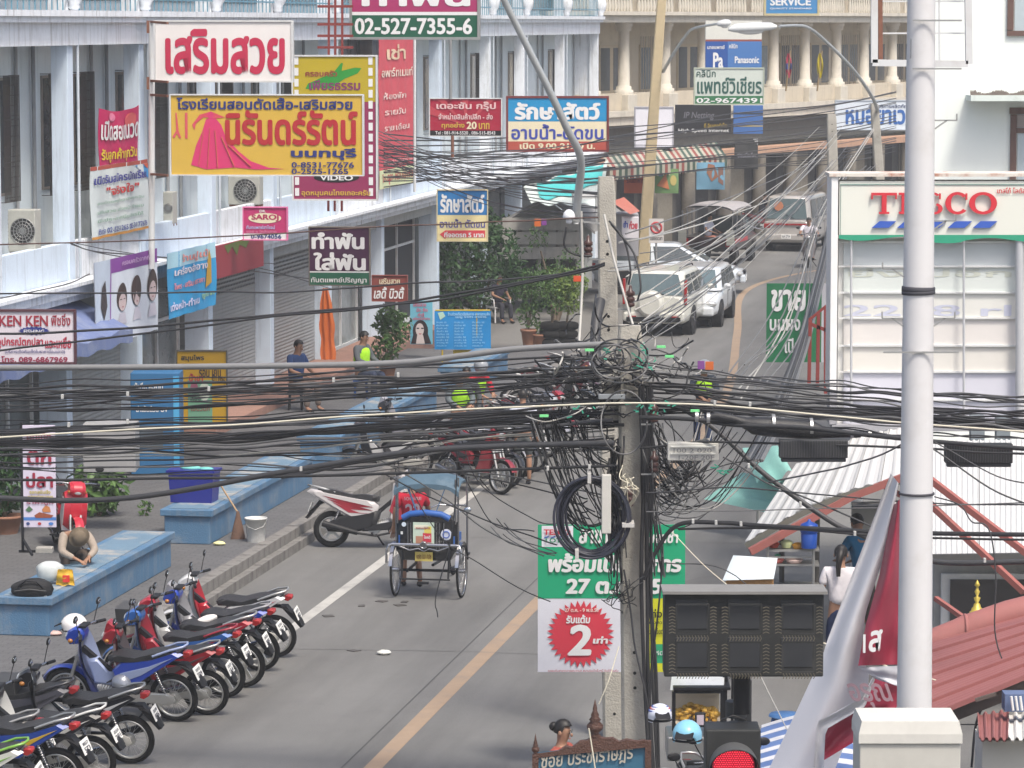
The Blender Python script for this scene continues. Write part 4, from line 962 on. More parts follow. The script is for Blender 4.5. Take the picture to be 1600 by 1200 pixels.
s14 = sign('hanging_banner', 'hair salon vinyl banner with three portraits under a purple header', 'banner', 147, 400, 246, 530, fdep(246)-2.6, flat('ccd2dc'), [('ครอบครัวจากญี่ปุ่น', 188, 405, 240, 416, flat('c0a0c8'), .04)],
 bands=[(147, 400, 149, 530, flat('7c4890')), (172, 400, 246, 422, flat('7c3c90')), (147, 400, 172, 530, flat('b8c4d4')), (171, 400, 173, 530, flat('8c58a0')), (149, 508, 172, 530, flat('6c80b8'))],
 shapes=sum([[(ell(cx, cy, rx, ry), flat('3c2a26')), (ell(cx, cy+ry*.35, rx*.72, ry*.62), flat('c8b4b4')), ([(cx-rx*.5, cy+ry*1.1), (cx+rx*.5, cy+ry*1.1), (cx+rx*.9, cy+ry*1.9), (cx-rx*.9, cy+ry*1.9)], flat('c4c0cc')), ([(cx-rx*.55, cy+ry*.12), (cx-rx*.15, cy+ry*.12), (cx-rx*.15, cy+ry*.18), (cx-rx*.55, cy+ry*.18)], flat('2a2022')), ([(cx+rx*.55, cy+ry*.12), (cx+rx*.15, cy+ry*.12), (cx+rx*.15, cy+ry*.18), (cx+rx*.55, cy+ry*.18)], flat('2a2022')), ([(cx-rx*.2, cy+ry*.66), (cx+rx*.2, cy+ry*.66), (cx, cy+ry*.76)], flat('9c5058'))] for cx, cy, rx, ry in ((189, 462, 8, 22), (212, 458, 8, 24), (236, 456, 8, 26))], [])+[([(158, 440), (162, 430), (165, 470), (160, 490), (156, 470)], flat('3c3436')), ([(163, 500), (167, 490), (168, 520), (162, 522)], flat('7c5840'))], cloth=.015, plane=.62)
s15 = sign('hanging_banner', 'sky blue cloth banner with pink lettering, beside the portrait banner', 'banner', 261, 388, 336, 488, fdep(336)-2.6, flat('2c96cc'), [('ร้านปูเป้', 282, 394, 322, 410, flat('e09088'), .05), ('เครื่องสำอาง', 272, 412, 322, 425, flat('dcd4dc'), .05), ('ไพร - เสริม ลดราคา', 272, 436, 318, 446, flat('e08c94'), .05), ('แต่งหน้า-ทำผม', 263, 464, 310, 477, flat('dcd8f0'), .05), ('ถูกมาก', 314, 464, 333, 473, flat('9cc08c'), .05)], bands=[(261, 388, 336, 412, flat('a8d0e0'))], shapes=[([(322, 412), (326, 396), (329, 412), (330, 450), (320, 456)], flat('b8902c'))], cloth=.03, plane=.62)
s17 = sign('shop_sign', 'white fishing tackle sign with red lettering above the corner shop', 'sign', -60, 487, 116, 566, 52, flat('ccc4cc'), [('KEN KEN', 0, 493, 76, 510, flat('902838'), .04), ('ฟิชชิ่ง', 81, 490, 111, 509, flat('902838'), .03), ('FISHING', 38, 515, 70, 521, Wt, .02), ('อุปกรณ์ตกปลา', -4, 527, 68, 544, flat('a82840'), .05), ('และเหยื่อ', 71, 526, 112, 544, flat('a82840'), .05), ('(บริการเบ็ดคันเบ็ดในราคาย่อมเยาว์)', 8, 546, 102, 553, flat('4a4a80'), .02), ('โทร. 089-6867969', 2, 556, 106, 566, flat('8c2c48'), .05)], shapes=[([(54+(25 if i % 2 else 21)*cos(2*pi*i/40), 517+(7 if i % 2 else 5.4)*sin(2*pi*i/40)) for i in range(40)], flat('2c3478'))], rot=0, thick=.1, frame=mat('frame_maroon2', '4c2c34', rough=.7), fw=.03)
s18 = sign('stand_sign', 'narrow white fishing sign with red lettering on a black pavement stand', 'sign', 37, 664, 88, 824, 46, flat('c8c0d0'), [('ตก', 44, 704, 82, 726, flat('90263c'), .05), ('ปลา', 42, 738, 84, 762, flat('90263c'), .05), ('คันเบ็ด', 44, 672, 82, 690, flat('90263c'), .05), ('รอกสปินนิ่ง', 47, 765, 80, 771, flat('b0a030'), .05), ('อุปกรณ์ครบวงจร', 44, 773, 84, 780, flat('b0a030'), .05), ('ราคาถูก', 42, 783, 84, 789, flat('904058'), .05)], bands=[(37, 808, 88, 813, flat('4878b8'))], shapes=[([(54, 805), (62, 800), (84, 805), (80, 809), (56, 809)], flat('8c4c34')), ([(40, 797), (46, 790), (52, 796), (46, 800)], flat('4c6c4c')), ([(66, 796), (72, 789), (78, 792), (80, 800), (68, 800)], flat('b87848')), (ell(44, 818, 3, 2.5, 8), flat('384878')), (ell(62, 818, 3, 2.5, 8), flat('a83838')), (ell(80, 818, 4, 2.5, 8), flat('4878b8'))], rot=0, thick=.02)
mb = MB(); k = s18['_w']/51
mb.bar((-27.5*k, .02, 165*k), (-27.5*k, .02, -38*k), .035); mb.bar((-34*k, .02, -38*k), (18*k, .02, -38*k), .035); mb.bar((-27*k, .02, -20*k), (-8*k, -.3, -38*k), .03); mb.obj('stand', blk, s18)
MB().box((8*k, -.08, -34*k), (26*k, .18, 9*k)).obj('footing', conc, s18, bevel=.01)
s20 = sign('shop_sign', 'upright yellow herbal shop sign with green and white panel', 'sign', 278, 549, 354, 664, 62, flat('b8901c'), [('สมุนไพร', 284, 554, 320, 565, flat('2c2c2c'), .05), ('ร้อน เย็น', 312, 571, 346, 590, flat('3a2c2c'), .04), ('น้ำชา', 296, 583, 318, 596, flat('a83040'), .05), ('น้ำ กระ', 332, 584, 352, 596, flat('3a2c2c'), .04), ('เก๊กฮวย', 298, 620, 314, 628, Bk, .03), ('ใบบัวบก', 298, 634, 328, 642, flat('884038'), .03)], bands=[(294, 594, 332, 664, flat('6c9c80'))], shapes=[(ell(320, 612, 9, 14), flat('c0c8b8')), (ell(304, 606, 6, 9), flat('8c4c60'))], thick=.1, frame=mat('frame_grey', '5a5850', rough=.6), fw=.02)
# menu board and portrait poster
s22 = sign('poster', 'narrow pale blue salon poster with a long haired woman portrait', 'sign', 641, 470, 676, 538, 81, flat('6cb0c4'), [('เสริมสวย', 646, 473, 666, 479, flat('c86078'), .04), ('ดัด ยืด', 651, 481, 668, 487, flat('c86078'), .04), ('ทำสี', 653, 489, 663, 495, flat('c86078'), .04), ('แต่งหน้าเจ้าสาว', 645, 495, 672, 500, flat('c86078'), .04)],
 shapes=[(ell(657, 517, 12, 17), flat('2c2024')), ([(646, 522), (642, 537), (674, 537), (668, 520)], flat('2c2024')), (ell(656, 515, 6.5, 10), flat('d0c4c0')), ([(652, 523), (661, 523), (664, 537), (650, 537)], flat('d0c4c0')), ([(651, 512), (655, 512), (655, 514), (651, 514)], Bk), ([(658, 512), (662, 512), (662, 514), (658, 514)], Bk), ([(654, 521), (659, 521), (656.5, 523)], flat('b04050'))], thick=.04)
s23 = sign('menu_board', 'bright blue menu cloth covered in rows of white print', 'sign', 679, 486, 767, 546, 79, flat('1880c0'), [('ร้านก๋วยเตี๋ยวเรือริมทาง อาหารตามสั่ง', 700, 488, 765, 493, flat('a8d4ec'), .02), ('เมนู ราคา อาหาร', 712, 494, 760, 498, flat('a8d4ec'), .02)]+
 [(s_, 682+28*c_, 502+4.6*r_, 682+28*c_+20-R.random()*6, 505+4.6*r_, flat('90c8e8'), .02) for c_ in range(3) for r_, s_ in enumerate(('ข้าวผัด 35', 'ผัดไทย 40', 'ต้มยำ 60', 'ส้มตำ 30', 'ไข่เจียว 25', 'แกงจืด 50', 'คะน้า 35', 'ลาบหมู 45', 'ยำวุ้นเส้น 50'))], shapes=[([(684, 489), (692, 487), (696, 494), (688, 500)], flat('a8c8b8'))], cloth=.015, rot=0)
mb = MB(); k = s23['_w']/88; mb.cyl((-43*k, .02, 61*k), (43*k, .02, 61*k), .02); 
for q in (-32, 22): mb.cyl((q*k, .03, 58*k), (q*k, .03, -20*k), .02)
mb.box((1*k, .1, -8*k), (32*k, .1, 13*k)); mb.obj('stand', mat('stand_yellow', 'b09820', rough=.5), s23)
# fascia awning sign in maroon with green leaf
fs = sign('fascia_sign', 'faded maroon shop fascia panel with a green leaf emblem', 'sign', 338, 376, 412, 426, 70, flat('8c2c38'), shapes=[([(350, 378), (356, 392), (362, 382), (370, 398), (374, 382), (384, 390), (390, 378), (370, 376)], flat('5c6c2c'))], plane=.5, thick=.05)
# blue cloth awning above the tackle shop
c = FA(fhit(60), .5, 2.6); aw1 = thing('awning', 'blue cloth awning over the fishing tackle shop', 'awning', c)
t0, t1 = fhit(-120), fhit(122)
mb = MB(); mb.grid(lambda u, v: FA(t0+(t1-t0)*u, -.05+1.0*v, zS-.18-.5*v-.03*sin(u*40)*v), 30, 6); mb.grid(lambda u, v: FA(t0+(t1-t0)*u, -.05+1.0*(1-v), zS-.19-.5*(1-v)-.03*sin(u*40)*(1-v)), 30, 6)
mb.grid(lambda u, v: FA(t0+(t1-t0)*u, .95, zS-.9+.22*v-.03*sin(u*40)), 30, 2); mb.obj('canopy', mat('cloth_blue_awning', '66749c', rough=.8, var=.15, dirt=.6, dirtcol=(.3, .33, .38)), aw1, world=True)
# sign posts and brackets
wp = thing('sign_post', 'white steel post with rusty brackets carrying the two salon signs', 'post', P(237, 400, 62))
mb = MB(); a, b = P(237, 34, 62), P(237, 420, 62); mb.cyl(b, a, .055, n=12); mb.obj('post', steel_w, wp, world=True)
mb = MB()
for y in (34, 126, 148, 272): mb.bar(P(234, y, 62), P(262, y+2, 61.5), .04)
for y in (42, 130): mb.box(P(233, y, 62), (.08, .08, .22))
mb.obj('bracket', rust, wp, world=True)
rp = thing('sign_post', 'red steel ladder frame holding the dental and video signs', 'post', P(524, 330, 69))
mb = MB()
for x in (514, 524, 535): mb.bar(P(x, -40, 69.5), P(x-1, 330, 69.5), .045)
for y in (10, 38, 56, 74): mb.bar(P(496, y, 69.5), P(552, y, 69.5), .05)
mb.obj('frame', mat('red_oxide', '7c3430', rough=.8, var=.3), rp, world=True)
for nm, x, y0, y1, d, lb in (('bracket_post', 704, 58, 155, 78, 'thin grey rod hanging between the dental sign and the crimson sign'), ('bracket_post', 707, 212, 246, 78, 'short rusty rod under the crimson sunburst sign')):
    MB().cyl(P(x, y1, d), P(x, y0, d), .035).obj(nm, rust if y0 > 100 else alu, label=lb, cat='rod')
MB().cyl(P(648, 60, 77), P(648, 300, 77), .03).obj('banner_pole', steel_w, label='white pole along the right edge of the tall red banner', cat='pole')
# ------------------------------------------------------------------ air conditioners on the balconies
def aircon(px0, py0, px1, py1, d, label):
    c = P((px0+px1)/2, py1, d); k = 1/S(d); w_ = (px1-px0)*k; h = (py1-py0)*k
    r_ = thing('air_conditioner', label, 'air conditioner', c, -TH, 'outdoor units on the balconies')
    MB().box((0, .17, h/2), (w_, .34, h)).obj('casing', mat('ac_beige', (.42, .42, .38), rough=.5, dirt=.4), r_, bevel=.015)
    rr = min(w_*.45, h*.42); e = MB(); e.cyl((w_*.05, -.004, h/2), (w_*.05, .01, h/2), rr, n=24); e.obj('fan', mat('ac_dark', (.05, .05, .05)), r_)
    e = MB()
    for q in range(4): e.ring((w_*.05, -.01, h/2), rr*(.25+.25*q), .006, n=24, m=4)
    for q in range(8): a = q*pi/8; e.bar((w_*.05-rr*cos(a), -.012, h/2-rr*sin(a)), (w_*.05+rr*cos(a), -.012, h/2+rr*sin(a)), .008)
    e.obj('fan_guard', alu, r_)
    e = MB()
    for q in range(9): e.box((-w_/2+.01, .17, .08+q*(h-.12)/9), (.03, .3, .02))
    e.obj('louvre', mat('ac_dark', (.05, .05, .05)), r_)
    e = MB(); e.bar((-w_/2, .1, -.02), (w_/2, .1, -.02), .04); e.bar((-w_/2, .3, -.02), (w_/2, .3, -.02), .04); e.obj('bracket', rust, r_)
    return r_
aircon(12, 328, 56, 394, fdep(56)-.2, 'beige outdoor unit with a round fan on the first balcony from the left')
aircon(356, 276, 406, 320, fdep(400)-.4, 'outdoor unit with a dark fan on the balcony behind the small pink clinic sign')
aircon(255, 300, 270, 350, fdep(270)-.3, 'narrow outdoor unit with black louvres beside the white banner')
# ------------------------------------------------------------------ water machine, shop things, cables on fronts
def boxthing(name, label, cat, x0, y0, x1, y1, d, dep, m, rz=0, bev=.01, part='body', group=None):
    c = P((x0+x1)/2, y1, d); k = 1/S(d); r_ = thing(name, label, cat, c, rz, group)
    MB().box((0, dep/2, (y1-y0)*k/2), ((x1-x0)*k, dep, (y1-y0)*k)).obj(part, m, r_, bevel=bev); r_['_k'] = k; return r_
vm = boxthing('water_vending_machine', 'blue drinking water vending machine beside the yellow herbal sign', 'vending machine', 205, 582, 282, 742, 60, .7, flat('2c6490'))
k = vm['_k']
lettering(vm, 'น้ำดื่ม สะอาด', -10*k, 140*k, 45*k, 11*k, Wt, bold=.05); lettering(vm, 'ฆ่าเชื้อด้วย UV', -5*k, 104*k, 50*k, 10*k, Wt, bold=.05)
MB().box((-8*k, -.005, 60*k), (40*k, .01, 36*k)).obj('dispenser_window', mat('dispenser_dark', (.08, .1, .12), rough=.3), vm); MB().box((33*k, -.004, 80*k), (9*k, .01, 150*k)).obj('side_strip', flat('4a9cc8'), vm)
cb = boxthing('cabinet', 'grey steel counter cabinet on the pavement before the tackle shop', 'cabinet', 130, 662, 212, 738, 53, .6, mat('cabinet_grey', (.30, .30, .30), rough=.5, dirt=.3))
MB().box((0, -.004, .45), (1.0*.6, .01, .03)).obj('rail', alu, cb)
b2b = thing('storage_box', 'dark blue plastic crate standing on the second bench', 'crate', Vector((P(304, 798, 52.7).x, 52.7, SWZ+.53)), -TH)
mb = MB(); k = 1/S(52.7)
for z0, z1, w0, w1 in ((0, 46*k, 33*k, 36*k), (46*k, 51*k, 39*k, 39*k)):
    secs = [[Vector((sx*w_, sy*.22*(w_/(36*k)), z)) for sx, sy in ((-1, -1), (1, -1), (1, 1), (-1, 1))] for w_, z in ((w0, z0), (w1, z1))]; mb.loft(secs, smooth=False)
mb.obj('crate_body', mat('plastic_navy', '232a7c', rough=.4, var=.1), b2b)
e = MB(); e.sph((-.05, 0, 52*k), .12, 10, 6, (1.4, .8, .35)); e.sph((.18, .02, 51*k), .1, 10, 6, (1.2, .8, .3)); e.obj('crate_contents', mat('cloth_turquoise', '6cb8b0'), b2b)
# bucket, broom, backpack, bags, litter
c = G(400, 846, SWZ); bk = thing('bucket', 'dented white paint bucket by the kerb', 'bucket', c)
e = MB(); e.lathe([(.13, 0), (.165, .34), (.172, .34), (.172, .36), (.155, .36), (.12, .03), (0, .03)], n=20); e.obj('pail', mat('plastic_white_dirty', (.55, .55, .53), rough=.5, dirt=.6), bk)
MB().tube([(-.17, 0, .34), (-.12, -.12, .24), (0, -.17, .2), (.12, -.12, .24), (.17, 0, .34)], .005, 5).obj('handle', alu, bk)
c = G(372, 842, SWZ); br = thing('broom', 'long handled straw broom leaning against the second bench', 'broom', c)
top = P(346, 760, c.y+.6)-c
MB().cyl((.02, .05, .35), top, .014, n=8).obj('handle', mat('wood_handle', (.35, .24, .14), rough=.7), br)
e = MB(); e.loft([[Vector((x_*w_, y_*.5*w_, z)) for x_, y_ in ((-1, -1), (1, -1), (1, 1), (-1, 1))] for w_, z in ((.11, .0), (.08, .15), (.03, .36), (.02, .42))]); e.obj('bristles', mat('straw_dark', (.12, .07, .05), rough=.95, var=.5, scale=40), br)
c = P(50, 935, G(40, 996, SWZ).y+.25); bp = thing('backpack', 'black backpack lying on the nearest bench', 'bag', c)
e = MB(); e.grid(lambda u, v: (.27*cos(2*pi*u)*(sin(pi*v)**.5)*(1+.08*noise.noise(Vector((u*5, v*5, 1)))), .18*sin(2*pi*u)*(sin(pi*v)**.5), .12-.12*cos(pi*v)*(1+.15*sin(u*9))), 26, 12); e.obj('body', mat('nylon_black', (.012, .012, .013), rough=.7, var=.4, scale=20, bump=.6), bp)
MB().tube([(-.15, -.15, .18), (-.05, -.18, .26), (.08, -.17, .24), (.16, -.14, .16)], .014, 6).obj('strap', blk, bp)
MB().tube([(-.2, -.16, .12), (0, -.2, .15), (.2, -.16, .12)], .006, 5).obj('zip', mat('zip_grey', (.1, .1, .1)), bp)
c = G(104, 930, SWZ); c = P(78, 908, G(100, 980, SWZ).y+.35)
pb = thing('plastic_bag', 'translucent white carrier bag on the bench beside the crouching person', 'bag', c)
e = MB(); e.grid(lambda u, v: (.17*cos(2*pi*u)*(sin(pi*v)**.6)*(1+.2*noise.noise(Vector((cos(6.28*u)*2, sin(6.28*u)*2, v*4)))), .13*sin(2*pi*u)*(sin(pi*v)**.6), .13-.13*cos(pi*v)), 22, 12); e.obj('bag', mat('polythene', (.5, .53, .52), rough=.3, var=.2, scale=9), pb)
c = P(102, 914, G(100, 980, SWZ).y+.2)
yb = thing('food_bag', 'yellow and red snack packet on the nearest bench', 'packet', c)
e = MB(); e.grid(lambda u, v: ((u-.5)*.24*(1-.2*v), -.05*sin(pi*u)+.02*sin(v*9), v*.20+.01*sin(u*11)), 8, 6); e.grid(lambda u, v: ((.5-u)*.24*(1-.2*v), .05*sin(pi*u), v*.20), 8, 6); e.obj('wrapper', mat('wrapper_yellow', 'c8a030', rough=.35, var=.3), yb); MB().box((.02, -.06, .09), (.09, .01, .09)).obj('red_patch', flat('c8382c'), yb)
for (x, y, m_, lb) in ((343, 852, 'd8d49c', 'crumpled pale yellow bag at the foot of the second bench'), (600, 1023, 'd0d0c8', 'crumpled white wrapper in the middle of the lane'), (86, 993, 'c8a8a0', 'small pink scrap at the foot of the nearest bench')):
    c = G(x, y, SWZ if x < 500 else 0); e = MB(); rr = .07
    e.grid(lambda u, v: (c.x+rr*1.3*(1+.5*noise.noise(Vector((u*6, v*6, x))))*cos(6.28*u)*sin(pi*v), c.y+rr*sin(6.28*u)*sin(pi*v), c.z+.03-.03*cos(pi*v)*(1+.6*noise.noise(Vector((u*8, v*8, 2))))), 12, 8)
    e.obj('litter', flat(m_), label=lb, cat='litter')
for i, (x, y) in enumerate(((565, 947), (596, 940), (625, 946), (632, 941), (553, 1017), (513, 963))):
    c = G(x, y); e = MB(); e.box(c+Vector((0, 0, .006)), (.09+.03*(i % 3), .14, .008), rz=i); e.obj('leaf_scrap', mat('scrap_dark', (.07, .065, .06)), label='flat dark scrap of litter on the road near the trishaw', cat='litter', group='dark scraps on the road')
# ------------------------------------------------------------------ plants
lfa = leafmat('leaf_mid', (.055, .115, .03)); lfb = leafmat('leaf_dark', (.03, .075, .022)); lfc = leafmat('leaf_yellowgreen', (.13, .19, .04)); lfd = leafmat('leaf_light', (.085, .16, .045))
terra = mat('terracotta_pot', (.28, .14, .09), rough=.85, var=.2, dirt=.4)
bush('street_tree', 'dense dark green leafy tree behind the blue menu board', 'tree', G(748, 500, 0), [(-.7, 0, 1.0, .85), (.3, -.1, .9, .8), (-.5, 0, 2.0, .8), (.5, 0, 1.75, .75), (0, 0, 2.55, .6), (-1.0, 0, .5, .5), (.9, 0, 1.1, .5)], 5200, .085, lfb, 3, trunk=.05)
def pot(label, px, py, z, pw, ph, blobs, n, size, m, seed, potm=None, d=None, group=None):
    c = G(px, py, z); r_ = thing('potted_plant', label, 'plant', c, 0, group)
    e = MB(); e.lathe([(pw*.35, 0), (pw*.48, ph*.85), (pw*.54, ph*.86), (pw*.54, ph), (pw*.45, ph), (pw*.42, ph*.9), (0, ph*.9)], n=18); e.obj('pot', potm or terra, r_)
    vs, fs = foliage_mesh([(a, b, c_+ph, r2) for a, b, c_, r2 in blobs], n, size, seed); MB().add(vs, fs).obj('foliage', m, r_)
    e = MB()
    for a, b, c_, r2 in blobs: e.tube([(a*.1, b*.1, ph*.9), (a*.5, b*.5, ph+c_*.5), (a, b, ph+c_)], .012, 5)
    e.obj('stem', mat('bark', (.13, .10, .07)), r_); return r_
pot('tall leafy plant with yellow shoots beside the salon poster', 606, 590, SWZ, .38, .3, [(-.05, 0, .35, .3), (.1, 0, .65, .35), (.25, 0, .85, .28), (0, 0, 1.05, .25), (-.12, 0, .9, .22)], 900, .075, lfa, 11)
pot('round bush in a terracotta pot, leftmost of the planter group', 826, 541, .15, .38, .42, [(0, 0, .35, .3), (.1, 0, .7, .3), (-.1, 0, 1.0, .28), (.1, 0, 1.25, .25)], 1200, .05, lfa, 12)
pot('low sprig in a wide terracotta pot between the tyres and the round bush', 844, 541, .15, .42, .30, [(0, 0, .15, .15)], 120, .05, lfd, 13)
for i, (x, lb) in enumerate(((862, 'bright green clipped bush growing from a stack of old tyres'), (885, 'yellow green bush growing from the tyre stack nearest the concrete pole'))):
    c = G(x, 541, .15); r_ = thing('tyre_planter', lb, 'planter', c)
    for q in range(3): MB().ring((R.uniform(-.02, .02), 0, .1+q*.2), .2, .1, 'Z', 24, 8, sq=1.0).obj('tyre', rub, r_)
    vs, fs = foliage_mesh([(0, 0, 1.3, .42), (.15, 0, 1.55, .4), (-.2, 0, 1.5, .38), (.1, 0, 1.05, .3)], 1500, .05, 20+i); MB().add(vs, fs).obj('foliage', lfc if i else lfd, r_)
    MB().tube([(0, 0, .5), (.05, 0, .9), (-.02, 0, 1.3)], .03, 6, .015).obj('trunk', mat('bark', (.13, .10, .07)), r_)
pot('dark fern in a low brown trough outside the tackle shop', 8, 833, SWZ, .55, .28, [(-.1, 0, .25, .28), (.15, 0, .45, .35), (0, 0, .8, .3), (.2, 0, .9, .25)], 1100, .06, lfb, 14)
r_ = bush('shrub', 'broad leaved weed shrub growing beside the red motor scooter', 'plant', G(155, 806, SWZ), [(0, 0, .3, .3), (.2, 0, .5, .3), (-.2, 0, .55, .25), (.05, 0, .75, .22)], 320, .12, lfd, 15)
bush('weed', 'small weed sprouting from the pavement near the second bench', 'plant', G(227, 806, SWZ), [(0, 0, .12, .12)], 60, .05, lfd, 16)
bush('street_tree', 'bare branched tree with sparse green leaves before the grey roofed house', 'tree', G(868, 500, 0), [(-.2, 0, 1.2, .5), (.4, 0, 1.5, .45), (.5, 0, 1.0, .4), (-.5, 0, 2.2, .35)], 650, .06, lfa, 17, trunk=.07)
bush('palm_shrub', 'dark shrub with long leaves at the corner of the grey roofed house', 'plant', G(800, 470, 0), [(0, 0, 1.5, .5), (-.3, 0, 2.0, .45)], 500, .12, lfb, 18)
# ================================================================== MOTORCYCLES
GRP = 'motorcycles parked at the kerb in the front row'
rows = [
 (431, 1027, 'c8c8c8', 'a82434', 'red and white motorcycle at the far end of the front row, by the white line', 'wire', 0),
 (408, 1048, '2440a0', '8c8c90', 'blue tailed motorcycle second from the far end of the front row', 'cast', 1),
 (377, 1074, '9c2030', 'b0b0b0', 'red motorcycle with a white bag on its seat in the front row', 'cast', 2),
 (352, 1090, '2c5ca0', '8c2030', 'light blue and red motorcycle with a grey tail in the front row', 'cast', 3),
 (325, 1117, '8c1c28', '50484c', 'dark red motorcycle right behind the bright blue one', 'wire', 4),
 (272, 1127, '1c3c9c', '8c98b8', 'bright blue motorcycle with a white helmet on its mirror', 'wire', 5),
 (205, 1193, '202024', 'b8b8b8', 'black motorcycle with a silver grab rail in front of the blue one', 'wire', 6),
 (148, 1226, '2c2c30', 'c4c4c0', 'black motorcycle with a long white tail panel low in the front row', 'wire', 7),
 (92, 1252, '24408c', 'b89830', 'blue and yellow motorcycle near the lower left corner', 'wire', 8),
 (22, 1290, 'c8c8c0', '6c9c38', 'white and green motorcycle in the lower left corner', 'wire', 9)]
bikes = []
for i, (x, y, a, b, lb, sp, ix) in enumerate(rows):
    f = Matrix.Rotation(radians(R.uniform(-4, 4)-3), 3, 'Z')@(-FN)
    bikes.append(motorbike(lb, G(x, y), f, a, b, 'under', None, 8+R.uniform(-1, 2), GRP, ix, sp))
for (x, y, a, b, lb, ix) in ((-60, 1190, '505058', '303034', 'motorcycle with chrome headlamp cut off by the left edge, above the black ones', 3), (-110, 1240, '2c2c2c', '888888', 'black motorcycle cut off by the left edge', 1)):
    bikes.append(motorbike(lb, G(x+150, y), -FN, a, b, 'under', None, 8, GRP, ix, 'wire'))
# helmets on the front row
bl = bikes[5]; q = bl.location
hm1 = helmet('helmet', 'white open face helmet resting on the bright blue motorcycle', P(117, 978, q.y+.1), radians(170), mat('helmet_white', 'e0dcd8', rough=.25, coat=.5), .145)
hm2 = helmet('helmet', 'silver helmet hanging below the seat of the bright blue motorcycle', P(191, 1068, q.y-.22), radians(150), mat('helmet_silver', '8c9098', rough=.25, metal=.5), .115)
c = P(322, 978, bikes[2].location.y)
e = MB(); e.grid(lambda u, v: (c.x+.14*cos(6.28*u)*sin(pi*v)*(1+.2*noise.noise(Vector((u*6, v*5, 0)))), c.y+.08*sin(6.28*u)*sin(pi*v), c.z+.07-.06*cos(pi*v)+.3*.14*cos(6.28*u)*sin(pi*v)), 16, 8); e.obj('plastic_bag', flat('d8d4d0'), label='white plastic bag tied on a motorcycle seat in the front row', cat='bag')
# single red and white scooter across the kerb
sc1 = motorbike('white and red motor scooter parked alone across the kerb behind the trishaw', G(520, 855), Matrix.Rotation(radians(-6), 3, 'Z')@Vector((1, .05, 0)), 'b0acac', '8c1c2c', 'scooter', None, 6, None, 10, 'cast')
sc2 = motorbike('red and white scooter parked by the fishing sign on the pavement', G(88, 850, SWZ), Vector((.35, -1, 0)), 'b02434', 'd0ccd0', 'scooter', None, 5, None, 11, 'cast')
# second row behind the trishaw
G2 = 'motorcycles parked in the second row past the trishaw'
for i, (x, y, dx, dy, a, b, lb) in enumerate((
 (655, 745, -1, -.2, '3c3c40', 'b8b8b8', 'dark motorcycle behind the trishaw roof with its front wheel on the left'),
 (700, 762, .75, -.75, '7c1c28', '303030', 'dark red motorcycle nose out to the lane, nearest the trishaw roof'),
 (725, 742, .75, -.7, 'c4c4c8', '303034', 'silver motorcycle second from the trishaw in the second row'),
 (752, 728, .75, -.65, 'b4b4b8', '8c2430', 'white and red motorcycle third from the trishaw'),
 (772, 706, .75, -.6, '303034', '9c9c9c', 'black motorcycle fourth from the trishaw in the second row'),
 (796, 690, .75, -.55, '8c2430', 'c0c0c0', 'dark red motorcycle partly behind the cable bundles'),
 (812, 655, .9, -.2, '18181c', '707074', 'large black motorcycle under the tangle left of the concrete pole'),
 (850, 632, .9, .1, '1c1c20', '90949c', 'black motorcycle with tall handlebars left of the pole'),
 (872, 618, .9, .2, '202228', 'a0a0a0', 'black motorcycle farthest up the second row'),
 (712, 752, .75, -.72, '1c1c20', '8c2430', 'black motorcycle wedged between the red and the silver ones in the second row'),
 (738, 735, .75, -.68, '26262c', 'c0c0c4', 'black and silver motorcycle beside the white and red one in the second row'),
 (783, 698, .75, -.58, '8c8c94', '202024', 'grey motorcycle between the black and the dark red ones in the second row'),
 (830, 643, .9, -.1, '501c24', '909090', 'maroon motorcycle half hidden by the cable nest'),
 (690, 716, -.8, .3, '2c2c34', 'a0a0a8', 'dark motorcycle parked nose to the third bench behind the cables'))):
    motorbike(lb, G(x, y), Vector((dx, dy, 0)), a, b, 'under', None, 6, G2, i, 'wire')
# ------------------------------------------------------------------ trishaw
c = G(670, 932); S_ = S(c.y); th = FD.copy()
tri = thing('cycle_trishaw', 'pedal trishaw with a blue hood and black sticker covered seat back, seen from behind', 'trishaw', c, atan2(th.y, th.x)-pi/2)
Rt = .37; hwid = .47
for s_ in (-1, 1):
    w_ = MB(); w_.ring((0, 0, 0), Rt-.035, .014, 'X', 40, 6)
    w_.cyl((-.06, 0, 0), (.06, 0, 0), .03, n=10)
    for q in range(32):
        a = 2*pi*q/32; b = a+(.35 if q % 2 else -.35); w_.cyl((.04*(1 if q % 4 < 2 else -1), .03*cos(b), .03*sin(b)), (0, (Rt-.04)*cos(a), (Rt-.04)*sin(a)), .0022, n=4, caps=False)
    o = w_.obj('wheel', chrome, tri, loc=(0, 0, 0)); o.location = (s_*hwid, 0, Rt)
    MB().ring((0, 0, 0), Rt-.016, .018, 'X', 40, 8).obj('tyre', rub, o)
    f = MB(); f.grid(lambda u, v: (s_*hwid+(v-.5)*.05, (Rt+.045)*cos(radians(15+150*u))*-1, Rt+(Rt+.045)*sin(radians(15+150*u))), 16, 3); f.grid(lambda u, v: (s_*hwid+(.5-v)*.05, (Rt+.040)*cos(radians(15+150*u))*-1, Rt+(Rt+.040)*sin(radians(15+150*u))), 16, 3); f.obj('mudguard', chrome, tri)
    f = MB(); f.tube([(s_*(hwid-.07), -.30, .78), (s_*(hwid+.03), -.34, .77), (s_*(hwid+.055), -.36, .70), (s_*(hwid+.06), -.36, .52)], .017, 8); f.obj('bumper_end', chrome, tri)
f = MB(); f.cyl((-hwid, 0, Rt), (hwid, 0, Rt), .02); f.cyl((-.36, -.3, .29), (.36, -.3, .29), .012); f.bar((-.3, -.05, .36), (-.3, 1.5, .4), .03); f.bar((.3, -.05, .36), (.3, 1.5, .4), .03)
